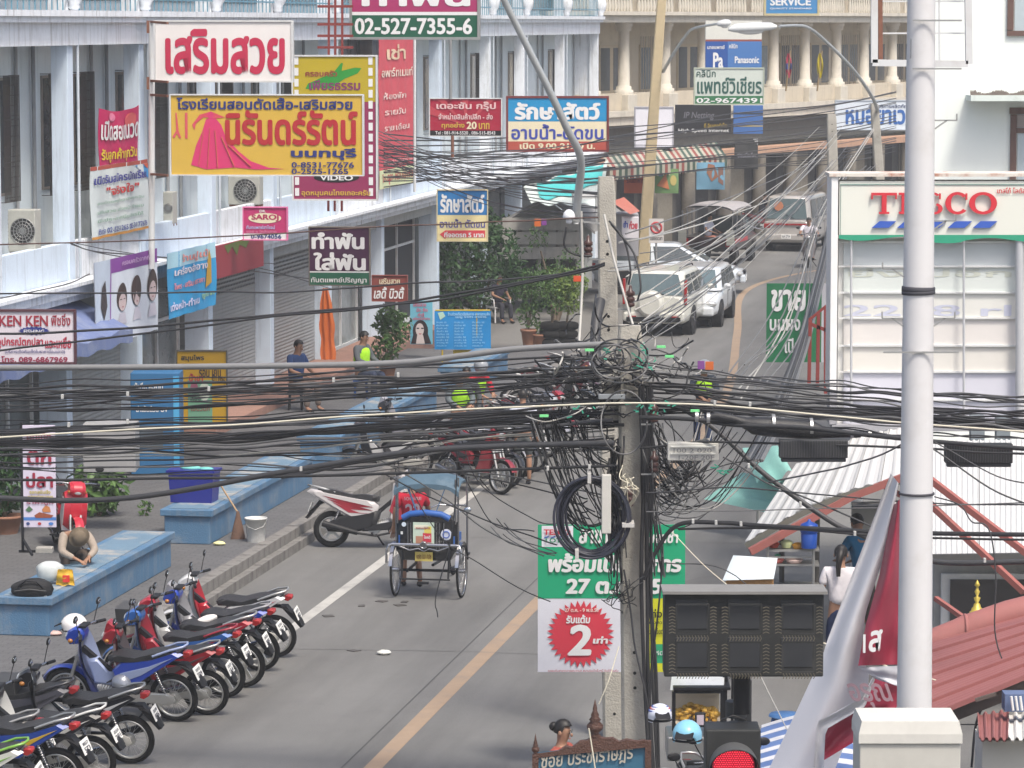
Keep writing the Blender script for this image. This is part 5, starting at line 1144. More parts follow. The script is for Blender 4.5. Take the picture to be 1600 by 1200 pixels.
f.bar((-.33, -.28, .30), (-.33, -.2, .7), .025); f.bar((.33, -.28, .30), (.33, -.2, .7), .025); f.tube([(0, .3, .4), (0, 1.4, .36), (0, 1.75, .9)], .022, 7); f.box((-.02, -.31, .24), (.16, .06, .03)); f.obj('chassis', blk, tri)
f = MB(); f.cyl((-.47, -.33, .775), (.47, -.33, .775), .026, n=12); f.tube([(-.36, -.34, .76), (-.2, -.35, .70), (-.08, -.35, .73), (0, -.35, .69), (.08, -.35, .73), (.2, -.35, .70), (.36, -.34, .76)], .012, 6); f.cyl((0, -.38, .78), (0, -.33, .78), .055, n=16); f.ring((0, -.385, .78), .045, .01, n=16, m=6); f.obj('rear_bar', chrome, tri)
# seat back shell
def sb(u, v, o=0):
    a = (u-.5)*2; return (a*.44, -.24+.13*abs(a)**2.5+o, .66+(.50-.10*abs(a)**3)*v+.0)
f = MB(); f.grid(lambda u, v: sb(u, v), 20, 10); f.grid(lambda u, v: sb(1-u, v, .03), 20, 10); f.prism([(-.42, .68), (.42, .68), (.34, .54), (-.34, .54)], -.2, .2); f.obj('seat_shell', mat('lacquer_black', (.012, .012, .014), rough=.22, coat=.7), tri)
f = MB(); f.tube([(-.33, -.18, 1.13), (-.22, -.2, 1.19), (0, -.22, 1.215), (.22, -.2, 1.19), (.33, -.18, 1.13)], .045, 10); f.box((0, .1, .82), (.8, .5, .12)); f.obj('cushion', mat('cushion_blue', '2c5aa0', rough=.5), tri)
f = MB()
for x in (-.24, -.2, .16, .2, .26): f.tube([(x, -.262, .70), (x*1.02, -.258, 1.08)], .01, 5)
f.obj('seat_ribs', chrome, tri)
def stick(x, z, w_, h, m, rnd=False, y=-.262, nm='sticker'):
    f = MB()
    if rnd: f.cyl((x, y, z), (x, y+.004, z), w_, n=20)
    else: f.box((x, y, z), (w_, .004, h))
    return f.obj(nm, m, tri)
stick(-.02, .92, .30, .33, flat('b8c8b8')); stick(-.08, .84, .1, .1, flat('a87860'), y=-.266); stick(.03, .87, .12, .13, flat('c03848'), y=-.266); stick(.04, .98, .10, .10, flat('d0c060'), y=-.266); stick(-.05, 1.02, .2, .05, flat('d8d4c0'), y=-.266)
lettering(tri, 'โชคดี', .03, .88, .09, .05, Wt, y=-.27, bold=.04); lettering(tri, 'ขอบคุณ', -.03, 1.0, .2, .03, flat('a04040'), y=-.27, bold=.04)
stick(.30, .92, .078, 0, flat('c8ccd8'), True); f = MB(); f.ring((.30, -.268, .92), .045, .009, n=20, m=4); f.obj('sticker', flat('5068a8'), tri); stick(-.30, 1.05, .032, 0, flat('c0ccd8'), True); stick(-.33, .93, .03, .04, flat('c8c8c8'))
pl = stick(-.01, .61, .25, .13, flat('c0ae5c'), y=-.30, nm='number_plate'); lettering(tri, '๑๗๓ นบ ๔๘๒', -.01, .61, .21, .07, flat('7c5c30'), y=-.305, bold=.04)
# hood
def hood(u, v):
    a = (u-.5)*2; y = -.18+.58*v; return (a*.44+.02*a, y, 1.72-.10*abs(a)**3-.06*(2*v-1)**2*(1 if v < .5 else .3)-.05*(1-v)**6)
f = MB(); f.grid(hood, 18, 10); f.grid(lambda u, v: tuple(Vector(hood(1-u, v))-Vector((0, 0, .02))), 18, 10)
f.grid(lambda u, v: (hood(u, 0)[0], -.185, hood(u, 0)[2]-v*(.06+.015*cos(u*pi*6))), 24, 3); f.obj('hood', mat('hood_blue', '4a6272', rough=.7, var=.25, dirt=.4, dirtcol=(.25, .3, .33)), tri)
for s_ in (-1, 1):
    f = MB(); f.cyl((s_*.41, -.15, 1.05), (s_*.41, -.15, 1.68), .014); f.cyl((s_*.44, -.1, .70), (s_*.44, -.1, 1.70), .014); f.cyl((s_*.42, .7, .55), (s_*.42, .7, 1.72), .014); f.obj('hood_post', chrome, tri)
    f = MB(); f.bar((s_*.28, -.15, 1.60), (s_*.12, -.17, 1.17), .045, .012); f.obj('hood_strap', mat('strap_blue', '34587c', rough=.7), tri)
f = MB(); f.cyl((.46, -.1, 1.22), (.54, -.1, 1.24), .008); f.sph((.57, -.1, 1.25), .05, 12, 8, (1.1, .4, .8)); f.obj('mirror', mirr, tri)
w_ = MB(); w_.ring((0, 0, 0), Rt-.035, .014, 'X', 30, 6); o = w_.obj('wheel', chrome, tri, loc=(0, 0, 0)); o.location = (-.02, 2.0, Rt); MB().ring((0, 0, 0), Rt-.016, .018, 'X', 30, 8).obj('tyre', rub, o)
f = MB(); f.tube([(-.3, 1.55, 1.02), (-.2, 1.7, 1.06), (0, 1.78, 1.05), (.2, 1.7, 1.06), (.3, 1.55, 1.02)], .014, 6); f.obj('handlebar', chrome, tri)
for s_ in (-1, 1): f = MB(); f.bar((s_*.12-.02, 1.1, .3-s_*.06), (s_*.2-.02, 1.1, .3-s_*.06), .09, .03); f.obj('pedal', blk, tri)
# ------------------------------------------------------------------ cars up the street
suvst = [(-2.15, .70, .50, .98), (-2.05, .84, .32, 1.0), (-1.4, .89, .30, 1.01), (0, .89, .30, 1.0), (1.2, .89, .30, .98), (1.75, .84, .32, .95), (2.15, .78, .36, .82), (2.25, .62, .42, .70)]
suv, gpt = car('silver sport utility car with a spare wheel on its tail, parked nearest the concrete pole', G(1044, 519)+Vector((0.05, .9, 0)), Vector((.22, 1, 0)), 'c8c8c0', suvst, dict(belt=1.0, roof=1.66, x0b=-2.1, x1b=1.15, x0t=-1.92, x1t=.45, wb=.86, wt=.70), (-1.32, 1.30), .34, extras='tall lightrear', nwin=3)
f = MB(); f.cyl((-2.12, .08, .84), (-2.34, .08, .84), .345, .335, n=28); f.cyl((-2.34, .08, .84), (-2.39, .08, .84), .335, .26, n=28); f.obj('spare_wheel_cover', paint('c8c8c0', coat=.8, dirt=.2), suv, bevel=.01)
for s_ in (-1, 1): f = MB(); f.tube([(-1.8, s_*.58, 1.68), (-1.7, s_*.58, 1.73), (.2, s_*.58, 1.73), (.3, s_*.58, 1.68)], .018, 6); f.obj('roof_rail', blk, suv)
f = MB(); f.box((-2.26, .0, .44), (.06, 1.4, .12)); f.cyl((-2.28, -.5, .3), (-2.1, -.5, .3), .04); f.obj('rear_valance', blk, suv)
for s_ in (-1, 1): f = MB(); f.box((-2.27, s_*.55, .5), (.03, .2, .06)); f.obj('reflector', lens_r, suv)
vst = [(-2.2, .70, .45, .95), (-2.1, .84, .30, .98), (-1, .86, .28, .99), (.8, .86, .28, .97), (1.5, .84, .28, .90), (2.0, .78, .30, .80), (2.2, .62, .34, .66)]
mpv, _ = car('silver people carrier facing the camera beside the silver sport utility car', G(1138, 503)+Vector((-.85, .2, 0)), Vector((-.17, -1, 0)), 'c8ccd0', vst, dict(belt=.98, roof=1.50, x0b=-2.2, x1b=1.45, x0t=-2.0, x1t=.55, wb=.84, wt=.68), (-1.4, 1.45), .32, nwin=3)
sst = [(-2.25, .66, .42, .92), (-2.1, .82, .30, 1.0), (-1.2, .87, .27, .98), (.4, .87, .27, .93), (1.3, .86, .27, .87), (1.95, .78, .30, .76), (2.22, .60, .34, .62)]
sed, _ = car('silver blue hatchback parked sideways behind the other cars', G(1030, 462)+Vector((.35, 1.5, 0)), Vector((1, -.10, 0)), 'c8d0d8', sst, dict(belt=.94, roof=1.48, x0b=-2.1, x1b=1.25, x0t=-1.2, x1t=.25, wb=.84, wt=.62), (-1.3, 1.35), .31)
gst = [(-2.3, .72, .45, 1.05), (-2.25, .84, .32, 1.08), (0, .85, .30, 1.08), (1.9, .84, .30, 1.05), (2.3, .74, .34, .95)]
van, _ = car('grey minibus seen from behind, driving away at the bend', G(1232, 392)+Vector((.5, 1.8, 0)), Vector((.27, 1, 0)), 'a8a4a0', gst, dict(belt=1.08, roof=1.95, x0b=-2.28, x1b=2.1, x0t=-2.15, x1t=1.5, wb=.84, wt=.74), (-1.4, 1.6), .33, cat='van', name='minibus', nwin=3, extras='lightrear')
f = MB(); f.box((-2.33, 0, .96), (.02, 1.3, .06)); f.obj('red_trim', lens_r, van); f = MB(); f.cyl((-2.27, .3, 1.6), (-2.29, .3, 1.6), .17, n=16); f.obj('window_sticker', flat('b87858'), van)
cr, _ = car('dark red saloon mostly hidden beyond the grey minibus', G(1196, 372)+Vector((0, 7, 0)), Vector((.3, 1, 0)), '7c2428', sst, dict(belt=.94, roof=1.45, x0b=-1.9, x1b=1.25, x0t=-1.2, x1t=.25, wb=.84, wt=.62), (-1.3, 1.35), .31)
# songthaew
so_ = thing('songthaew', 'dark passenger pickup with a domed roof and open back, a rider sitting inside', 'pickup truck', G(1112, 416)+Vector((.3, 1.2, 0)), atan2(1, .25))
pm = paint('2c1c20', coat=.6); 
f = MB()
f.loft([[Vector((x, y, z)) for y, z in ((-w_, .55), (-w_, zt), (w_, zt), (w_, .55))] for x, w_, zt in ((-2.0, .84, 1.0), (.45, .86, 1.0))], smooth=False); f.obj('cargo_bed', pm, so_)
f = MB(); f.loft([[Vector((x, -w_, .45)), Vector((x, -w_*1.0, zt-.1)), Vector((x, -w_*.9, zt)), Vector((x, w_*.9, zt)), Vector((x, w_, zt-.1)), Vector((x, w_, .45))] for x, w_, zt in ((.5, .84, 1.05), (1.6, .84, 1.03), (2.6, .80, .95), (2.8, .74, .8))]); f.obj('cab', pm, so_)
f = MB(); f.loft([[Vector((x0, -.80, 1.02)), Vector((x1, -.68, 1.58)), Vector((x1, .68, 1.58)), Vector((x0, .80, 1.02))] for x0, x1 in ((.5, .55), (1.75, 1.3))], smooth=False); f.obj('cab_glass', car_glass, so_)
f = MB(); f.grid(lambda u, v: (-2.1+3.4*u, (v-.5)*1.76, 1.88+.16*(1-(2*v-1)**4)+.05*sin(pi*u)), 14, 12); f.grid(lambda u, v: (-2.1+3.4*u, (.5-v)*1.76, 1.84+.14*(1-(2*v-1)**4)+.05*sin(pi*u)), 14, 12); f.obj('roof', mat('roof_grey', (.38, .36, .36), rough=.5, dirt=.3), so_)
for s_ in (-1, 1):
    f = MB()
    for x in (-2.0, -1.2, -.4, .4): f.cyl((x, s_*.82, 1.0), (x, s_*.84, 1.9), .022)
    f.bar((-2, s_*.82, 1.35), (.4, s_*.82, 1.35), .03); f.obj('roof_post', chrome, so_)
    f = MB(); f.box((-.8, s_*.62, .95), (2.4, .32, .08)); f.obj('bench_seat', mat('seat_maroon', '5c2428'), so_)
    f = MB(); f.box((-2.08, s_*.70, .80), (.06, .16, .34)); f.obj('tail_lamp', lens_r, so_)
    f = MB(); f.box((-2.2, s_*.8, 1.0), (.03, .26, .5)); 
    for q in range(5): f.box((-2.22, s_*.8, .8+q*.09), (.02, .28, .03))
    f.obj('side_board', flat('a8a8a0'), so_)
    for x in (-1.3, 1.75): car_wheel(so_, x, s_*.76, .34, s_)
f = MB(); f.box((-2.35, 0, .45), (.5, 1.1, .05)); f.box((-2.1, 0, .62), (.04, 1.6, .14)); f.obj('step', blk, so_)
MB().box((-.6, -.875, .85), (2.2, .02, .12)).obj('red_stripe', flat('b04048'), so_)
# distant rider on motorcycle
mc = motorbike('motorcycle ridden towards the camera at the far bend', G(1268, 418)+Vector((0, 1, 0)), Vector((-.1, -1, 0)), '8c8484', 'c0c0c0', 'under', None, 0, None, 2, 'cast')
person('rider in a white shirt on a motorcycle, coming round the far bend', mc.location+Vector((0, .25, 0)), 0, 'ride', 'd0ccd4', '34343c', height=1.7)
mc2 = motorbike('dark red motorcycle standing beyond the passenger pickup', G(1172, 370)+Vector((0, 1, 0)), Vector((1, .3, 0)), '6c1c20', '303030', 'under', None, 5, None, 3, 'wire')
person('person in dark clothes astride a motorcycle beyond the passenger pickup', mc2.location+Vector((-.1, 0, 0)), pi/2+.3, 'ride', '34343c', '202024')
# ================================================================== PEOPLE
q = c
person('trishaw driver in a red football shirt numbered 22 and a straw hat', G(643, 921)+Vector((0, .15, 0)), pi+.15, 'walk', 'b01c34', '2c2c30', height=1.62, legs='short', hat='6c6454')
dr = [o for o in sc.objects if o.get('label', '').startswith('trishaw driver')][0]
for s_, x, z, w_, h in (('22', 0, 1.12, .22, .22), ('NONTHABURI', 0, 1.30, .24, .05)):
    lettering(dr, s_, x, z, w_, h, flat('d8c8cc'), bold=.04, M=lambda v: Vector((-v.x, .155-.9*v.x*v.x-v.y, v.z)))
person('crouching person in a pale shirt and cloth hat, bent over food on the nearest bench', G(108, 940, SWZ)+Vector((0, .3, 0)), .35, 'crouch', '988c80', '5c5048', height=1.62, sleeves='long', hat='6c6050').location.z = SWZ+.22
pz = SWZ+.02
person('young man in a dark blue shirt sitting against the shutter post', G(462, 640, SWZ), .9, 'sit', '28406c', '6c6058', height=1.86, legs='long').location.z = SWZ-.02
person('rider in a lime reflective vest sitting before the glass door', G(564, 622, SWZ), 1.0, 'sit', '54585c', '2c3448', vest='a4e028', sleeves='long', height=1.84).location.z = SWZ-.02
stp = thing('plastic_stool', 'small dark stool under the young man in blue', 'stool', G(462, 640, SWZ)); f = MB(); f.box((0, .02, .36), (.32, .3, .04)); [f.bar((a*.13, b*.12, 0), (a*.11, b*.1, .35), .03) for a in (-1, 1) for b in (-1, 1)]; f.obj('seat', blk, stp)
stp = thing('plastic_stool', 'small blue stool under the rider in the lime vest', 'stool', G(564, 622, SWZ)); f = MB(); f.box((0, .02, .36), (.32, .3, .04)); [f.bar((a*.13, b*.12, 0), (a*.11, b*.1, .35), .03) for a in (-1, 1) for b in (-1, 1)]; f.obj('seat', flat('2c5088'), stp)
d2 = G(720, 700)
person('bare headed man in a lime vest standing behind the cables at the second bench', G(716, 722), .3, 'lean', '5c6468', '30343c', vest='a4e028', sleeves='long', height=1.7)
person('rider in a lime vest over a red sleeved shirt with a blue helmet', G(744, 702), .6, 'lean', 'b02434', '2c3038', vest='9cd828', sleeves='long', hat='helmet', height=1.7)
person('second lime vested man between the two riders, looking down', G(730, 712), -.4, 'stand', '505458', '30343c', vest='a4e028', sleeves='long', height=1.66)
person('man in a white shirt and grey shorts standing in the lane behind the motorcycles', G(817, 757), pi+.2, 'stand', 'c8ccd8', '4c5050', legs='short', height=1.66)
person('traffic helper in a lime reflective vest standing right of the concrete pole', G(1098, 705), .1, 'lean', '2c3440', '2c3c5c', vest='b0e820', sleeves='long', height=1.72, hat='helmet')
person('woman in a white printed shirt with a black ponytail, seen from behind at the stall', G(1312, 1062), pi-.15, 'stand', 'd0ccd0', '1c2848', hair='pony', height=1.66)
person('man in a teal shirt bending at the stall beyond the ponytailed woman', G(1348, 1010)+Vector((0, 0, 0)), pi+.5, 'lean', '1c6088', '34302c', height=1.72)
person('woman with tied back black hair looking right above the street name sign', P(877, 1300, 33.5)-Vector((0, 0, .02)), 1.15, 'stand', '94483c', '34343c', hair='bun', height=1.6)
wb_ = [o for o in sc.objects if o.get('label', '').startswith('woman with tied back')][0]
wb_.location = P(877, 1122, 33.5)-Vector((0, 0, 1.63+.13)); wb_.location.z = max(wb_.location.z, -.3)
p_ = person('passenger in a white top sitting in the back of the pickup', so_.location+Vector((-.45, -1.5, .52)), .9, 'sit', 'c4c8d8', 'a87060', height=1.6, hair='pony')
p_ = person('man in dark clothes sitting on a white plastic chair under the tree', G(778, 503, .0), .6, 'sit', '2c2838', '34343c', height=1.66)
ch = thing('plastic_chair', 'white plastic armchair under the tree with a man sitting in it', 'chair', p_.location, .6)
f = MB(); f.box((0, .0, .40), (.48, .46, .03)); f.obj('seat', flat('c8c8c8'), ch); f = MB(); f.box((0, .24, .66), (.46, .03, .48)); f.obj('backrest', flat('c8c8c8'), ch)
for a in (-1, 1):
    for b in (-1, 1): MB().bar((a*.22, b*.2, .4), (a*.26, b*.26, 0), .035).obj('leg', flat('c8c8c8'), ch)
    MB().tube([(a*.25, -.2, .4), (a*.27, -.2, .62), (a*.27, .24, .66)], .018, 6).obj('armrest', flat('c8c8c8'), ch)
# orange cloth hanging
oc = thing('hanging_cloth', 'long orange cloth hanging beside the glass door', 'cloth', P(513, 562, 77.2))
f = MB(); k = 1/S(80)
def oc_(u, v):
    w_ = (4+8*min(1, (1-v)*3.0)*(.85+.15*sin(v*17)))*k; return ((u-.5)*2*w_+(-4*k)*v, .03*sin(u*14)+.02*sin(v*6), v*108*k)
f.grid(oc_, 14, 14); f.grid(lambda u, v: tuple(Vector(oc_(1-u, v))+Vector((0, .01, 0))), 14, 14); f.obj('cloth', flat('b8602c'), oc)
# ================================================================== FAR SIGNS, HOUSE AND AWNINGS
sign('shop_sign', 'white clinic sign in dark green Thai lettering over a green phone strip', 'sign', 1086, 108, 1192, 162, 112, flat('c0c8c0'), [('คลินิก', 1088, 110, 1118, 121, flat('2c5048'), .02), ('แพทย์วิเชียร', 1089, 120, 1190, 147, flat('28544c'), .04), ('02-9674391', 1088, 153, 1191, 161, Wt, .04)], bands=[(1086, 150, 1192, 162, flat('2c6c44'))], thick=.2, frame=flat('a8b0a0'), fw=.04)
sign('shop_sign', 'pair of blue electronics shop signs, one with sideways lettering', 'sign', 1102, 33, 1190, 107, 116, flat('d0d0c8'), [('Panasonic', 1148, 88, 1186, 99, Wt, .05), ('นายแพทย์', 1105, 71, 1132, 77, Wt, .04), ('คลินิก', 1139, 69, 1152, 76, Wt, .04), ('Pa', 1114, 82, 1130, 107, Wt, .06)], bands=[(1102, 65, 1137, 107, flat('1c4c94')), (1137, 65, 1190, 107, flat('4070ac')), (1102, 62, 1190, 65, flat('8c4c40'))], thick=.25)
sign('shop_sign', 'pale blue service sign in a cream frame on the upper balcony', 'sign', 1197, -24, 1277, 21, 118, flat('3c80b4'), [('SERVICE', 1203, -4, 1267, 9, Wt, .06), ('QUALITY STANDARD', 1203, 12, 1268, 15, Wt, .04)], thick=.3, frame=flat('b8ac84'), fw=.07)
sign('shop_sign', 'black internet shop sign with a grey swirl and yellow line', 'sign', 1055, 164, 1142, 207, 114, flat('28282c'), [('High Speed Internet', 1060, 201, 1139, 208, Wt, .03), ('IP Netting', 1068, 175, 1116, 188, flat('707078'), .03, .2), ('ที อินเตอร์เน็ต', 1100, 192, 1136, 200, flat('a89038'), .04)], thick=.2)
sign('shop_sign', 'plain blue sign panel beside the black internet sign', 'sign', 1146, 165, 1192, 209, 116, flat('4068a4'), bands=[(1146, 176, 1192, 179, flat('38404c')), (1146, 196, 1192, 198, flat('a89868'))], thick=.2)
sign('shop_sign', 'blank white light box behind the leaning tan pole', 'sign', 993, 169, 1051, 229, 110, flat('d8d8e0'), thick=.5, frame=flat('a0a0a8'), fw=.03)
sign('shop_sign', 'white sign with large blue Thai lettering behind the far lamp pole', 'sign', 1306, 158, 1440, 202, 122, flat('d0d8e0'), [('หมอยาเวลา', 1321, 171, 1440, 195, flat('3464a8'), .06), ('ศูนย์บริการผลิตภัณฑ์', 1357, 163, 1424, 171, flat('34446c'), .03)], thick=.25, frame=flat('b8c0c8'), fw=.03)
sign('hanging_banner', 'black cloth banner hanging under the blue sign panel at the bend', 'banner', 1147, 217, 1184, 264, 112, flat('303030'), [('ซ่อมมือถือ', 1152, 238, 1180, 246, flat('80808c'), .02)], cloth=.08, shapes=[([(1176, 217), (1184, 217), (1184, 228)], flat('b0b0b0'))])
sign('hanging_banner', 'blue printed cloth with brown figures under the striped awning', 'banner', 1088, 254, 1132, 296, 108, flat('6c98b0'), shapes=[([(1106, 256), (1116, 258), (1122, 276), (1112, 284), (1104, 270)], flat('8c6048')), ([(1122, 262), (1130, 262), (1130, 290), (1122, 284)], flat('7c5c50'))], cloth=.08)
sign('hanging_banner', 'orange red cloth banner under the striped awning', 'banner', 975, 268, 1010, 302, 108, flat('c05c3c'), [('ร้านอาหาร', 979, 276, 1006, 286, flat('6c3038'), .04)], cloth=.05)
sign('hanging_banner', 'green patterned food banner under the striped awning', 'banner', 1023, 264, 1060, 302, 108, flat('6c8c5c'), shapes=[([(1026, 290), (1040, 272), (1046, 296)], flat('b87048')), (ell(1052, 282, 5, 8), flat('b8a868')), (ell(1032, 272, 4, 4), flat('4c7c98'))], cloth=.05)
sign('shop_sign', 'small white sign with red and blue letters at the roadside kiosk', 'sign', 972, 340, 998, 372, 96, flat('c8c4c8'), [('ยำ', 974, 345, 981, 356, flat('3048a0'), .08), ('ก๋วย', 983, 345, 996, 358, flat('b43040'), .08)], thick=.5)
# striped awning
sa = thing('awning', 'red green and cream striped awning with a scalloped edge', 'awning', P(1050, 260, 110))
st_m = [flat('a8a494'), flat('8c4c44'), flat('485a4e')]
A_, B_, C_, D_ = P(953, 262, 104), P(1136, 245, 112), P(1120, 222, 114), P(940, 243, 106.5)
N_ = 42
for k in range(3):
    f = MB()
    for i in range(N_):
        if (i % 6, k) in ((0, 0), (1, 1), (2, 0), (3, 2), (4, 0), (5, 1 if (i//6) % 2 else 2)):
            u0, u1 = i/N_, (i+1)/N_
            a, b, c_, d = A_.lerp(B_, u0), A_.lerp(B_, u1), D_.lerp(C_, u1), D_.lerp(C_, u0)
            f.quad(a, b, c_, d); dn = Vector((0, 0, -.32)); f.quad(a+dn+Vector((0, 0, .0)), b+dn, b, a); f.add([a+dn, b+dn, (a+b)/2+dn*1.25], [(0, 2, 1)])
    f.obj('stripe', st_m[k], sa, world=True)
# teal tarp
tp = thing('tarpaulin', 'turquoise and white tarpaulin stretched over the kiosk', 'tarpaulin', P(885, 300, 99))
def tarp(u, v):
    a = P(818, 292, 98).lerp(P(950, 250, 101), u); b = P(830, 318, 95).lerp(P(940, 322, 97), u); p = a.lerp(b, v)
    if v < .999: pass
    return p+Vector((0, 0, -.25*sin(pi*u)*sin(pi*v)+.05*sin(u*19)))
f = MB(); f.grid(tarp, 20, 10); f.obj('white_sheet', flat('c4ccc8'), tp, world=True)
f = MB(); f.grid(lambda u, v: tarp(.15+.8*u, .05+.5*v*(1-.3*u))+Vector((0, -.02, .03)), 20, 8); f.obj('turquoise_sheet', flat('48b0b0'), tp, world=True)
# grey roofed house
hs_ = thing('kiosk_house', 'low wooden house with a grey gable roof behind the planter group', 'house', P(850, 430, 98))
gr = mat('roof_grey_tile', (.27, .27, .27), rough=.9, var=.25, dirt=.5); wd = mat('wall_boards', (.36, .35, .33), rough=.85, var=.3, streak=.5)
f = MB(); a, b = P(770, 352, 98), P(855, 305, 98); c_ = P(930, 362, 98); dy = Vector((1.2, 7, 0))
f.quad(a, a+dy, b+dy, b); f.quad(b, b+dy, c_+dy, c_); t_ = Vector((0, 0, -.08)); f.quad(b+t_, a+t_, a, b); f.quad(c_+t_, b+t_, b, c_); f.obj('roof', gr, hs_, world=True)
f = MB(); q = [P(782, 350, 98.4), P(855, 312, 98.4), P(925, 362, 98.4), P(925, 450, 98.4), P(782, 450, 98.4)]; f.add(q, [(0, 4, 3, 2, 1)]); f.obj('gable_wall', mat('wall_pale_grey', (.42, .43, .42), rough=.85), hs_, world=True)
for i, y in enumerate((350, 372, 395)):
    f = MB(); a, b = P(785, y, 97.6), P(905, y-2, 97.6); f.box(((a.x+b.x)/2, 97.6, a.z), (b.x-a.x, .12, .34)); f.obj('board', wd, hs_, world=True)
f = MB(); a = P(782, 460, 97.7); 
for x in (784, 812, 842, 872, 902): f.cyl(P(x, 470, 97.8), P(x, 352, 97.8), .06)
f.obj('post', wd, hs_, world=True)
f = MB(); scr(f, 786, 400, 905, 452, 98.2, .1); f.obj('doorway', dark_in, hs_, world=True)
ks = thing('kiosk', 'small roadside kiosk with a red sloping roof beside the concrete pole', 'kiosk', P(980, 400, 98))
f = MB(); a, b, c_, d = P(955, 315, 98), P(985, 335, 95), P(1000, 330, 98), P(975, 308, 100); f.quad(a, b, c_, d); f.obj('roof', flat('b06858'), ks, world=True)
f = MB(); scr(f, 955, 335, 998, 400, 98.5, 1.5); f.obj('wall', mat('kiosk_wall', (.3, .3, .32), rough=.7), ks, world=True)
f = MB(); scr(f, 896, 300, 936, 311, 96, .5); f.cyl(P(900, 350, 96), P(897, 302, 96), .07); f.cyl(P(934, 350, 96), P(934, 302, 96), .07); tag(f.obj('lamp_scaffold', steel_w), 'worn white painted steel frame between the lamp pole and the concrete pole', 'frame')
# no-entry style plate on a post
ns = thing('road_sign', 'white plate with a red ring and slash on a thin grey post', 'road sign', G(1025, 475)); d = ns.location.y
k = 1/S(d); zc = (475-361)*k
MB().cyl((0, .03, 0), (0, .03, (475-342)*k), .03).obj('post', alu, ns)
MB().box((0, 0, zc), (23*k, .02, 38*k)).obj('plate', flat('c0bcb8'), ns)
f = MB(); f.ring((0, -.014, zc+5*k), 8*k, .03, n=24, m=4); f.bar((-5.5*k, -.02, zc+10.5*k), (5.5*k, -.02, zc-.5*k), .05, .02); f.obj('prohibition_ring', flat('b03c40'), ns)
f = MB(); f.bar((-1*k, -.012, zc+1*k), (-1*k, -.012, zc+10*k), .04, .004); f.bar((-1*k, -.012, zc+9*k), (3*k, -.012, zc+5*k), .04, .004); f.obj('turn_arrow', Bk, ns)
lettering(ns, 'ตลอดเวลา', 0, zc-12*k, 19*k, 5*k, Bk, y=-.012, bold=.04)
for i, (x, m_, lb) in enumerate(((1232, 'a83c50', 'red and blue striped flag drooping from a column on the cream building'), (1281, 'b0a020', 'yellow flag drooping from a column on the cream building'))):
    fl = thing('flag', lb, 'flag', P(x, 122, 121)); f = MB(); k = 1/S(121)
    f.grid(lambda u, v: ((u-.5)*(4+6*sin(pi*v))*k, .05*sin(u*9+v*5), v*38*k), 8, 12); f.grid(lambda u, v: ((.5-u)*(4+6*sin(pi*v))*k, .05*sin((1-u)*9+v*5)+.01, v*38*k), 8, 12); f.obj('cloth', flat(m_), fl)
    if i == 0: f = MB(); f.grid(lambda u, v: ((u-.5)*(4+6*sin(pi*(.35+.25*v)))*k, .05*sin(u*9+(.35+.25*v)*5)-.012, (.35+.25*v)*38*k), 8, 4); f.obj('colour_band', flat('3c4880'), fl)
    MB().cyl((-4*k, 0, -20*k), (3*k, 0, 42*k), .03).obj('flagpole', flat('8c7858'), fl)
sign('hanging_banner', 'green for sale banner with white Thai lettering beside the red steel posts', 'banner', 1197, 443, 1292, 566, 78, flat('1c6c44'), [('ขาย', 1204, 452, 1258, 487, Wt, .06), ('นมผง', 1202, 498, 1250, 517, Wt, .05), ('เปิด', 1226, 528, 1250, 552, Wt, .05)], cloth=.01, bands=[(1283, 443, 1292, 566, flat('b0b0b8'))])
f = MB()
for a, b in (((1266, 500), (1264, 600)), ((1279, 490), (1277, 610)), ((1290, 480), (1290, 615)), ((1264, 500), (1296, 474)), ((1268, 507), (1296, 518))): f.bar(P(*a, 62), P(*b, 62), .06 if a[0] != 1264 else .045)
ph_ = f.obj('steel_rack', mat('red_oxide', '7c3430'), label='red oxide steel rack beside the left edge of the supermarket sign', cat='steel rack')

# ================================================================== SUPERMARKET SIGN (right)
D = 50.0; k = 1/S(D)
ts = thing('supermarket_sign', 'large illuminated supermarket fascia with red serif letters over a slatted white panel', 'sign', P(1500, 660, D))
bone = mat('sign_bone', (.68, .69, .62), rough=.5, var=.03)
f = MB(); scr(f, 1311, 283, 1760, 368, D, .5); f.obj('fascia_panel', bone, ts, world=True)
f = MB(); scr(f, 1296, 276, 1310, 612, D-.02, .7); f.obj('side_return', mat('sign_white_edge', (.75, .75, .74), rough=.5), ts, world=True, bevel=.01)
f = MB(); scr(f, 1296, 271, 1760, 276, D-.05, .75); f.obj('rusty_cap', mat('rust_paint', (.62, .58, .52), rough=.7, dirt=1.6, dirtcol=(.35, .10, .04)), ts, world=True)
f = MB(); scr(f, 1313, 288, 1760, 289, D-.012, .01); f.obj('pin_stripe', flat('4c7c74'), ts, world=True)
f = MB(); scr(f, 1313, 289, 1314.2, 368, D-.012, .01); f.obj('pin_stripe', flat('4c7c74'), ts, world=True)
f = MB(); a = [P(1311+i*9, 367, D-.02) for i in range(50)]; b = [P(1311+i*9, 373+3.2*sin(i*.42)+(2 if i > 14 else 0)+(2 if 14 < i < 22 else 0), D-.02) for i in range(50)]
f.add(a+b, [(i, 50+i, 51+i, i+1) for i in range(49)]); f.obj('green_valance', flat('2c9474'), ts, world=True)
def wl(parent, s, x0, y0, x1, y1, d, m, bold=.04, slant=0, off=.02):
    c_ = P((x0+x1)/2, (y0+y1)/2, d); k = 1/S(d)
    W_ = parent.matrix_basis.inverted()
    return lettering(parent, s, 0, 0, (x1-x0)*k, (y1-y0)*k, m, y=-off, bold=bold, slant=slant, M=lambda v: W_@(c_+Vector(v)))
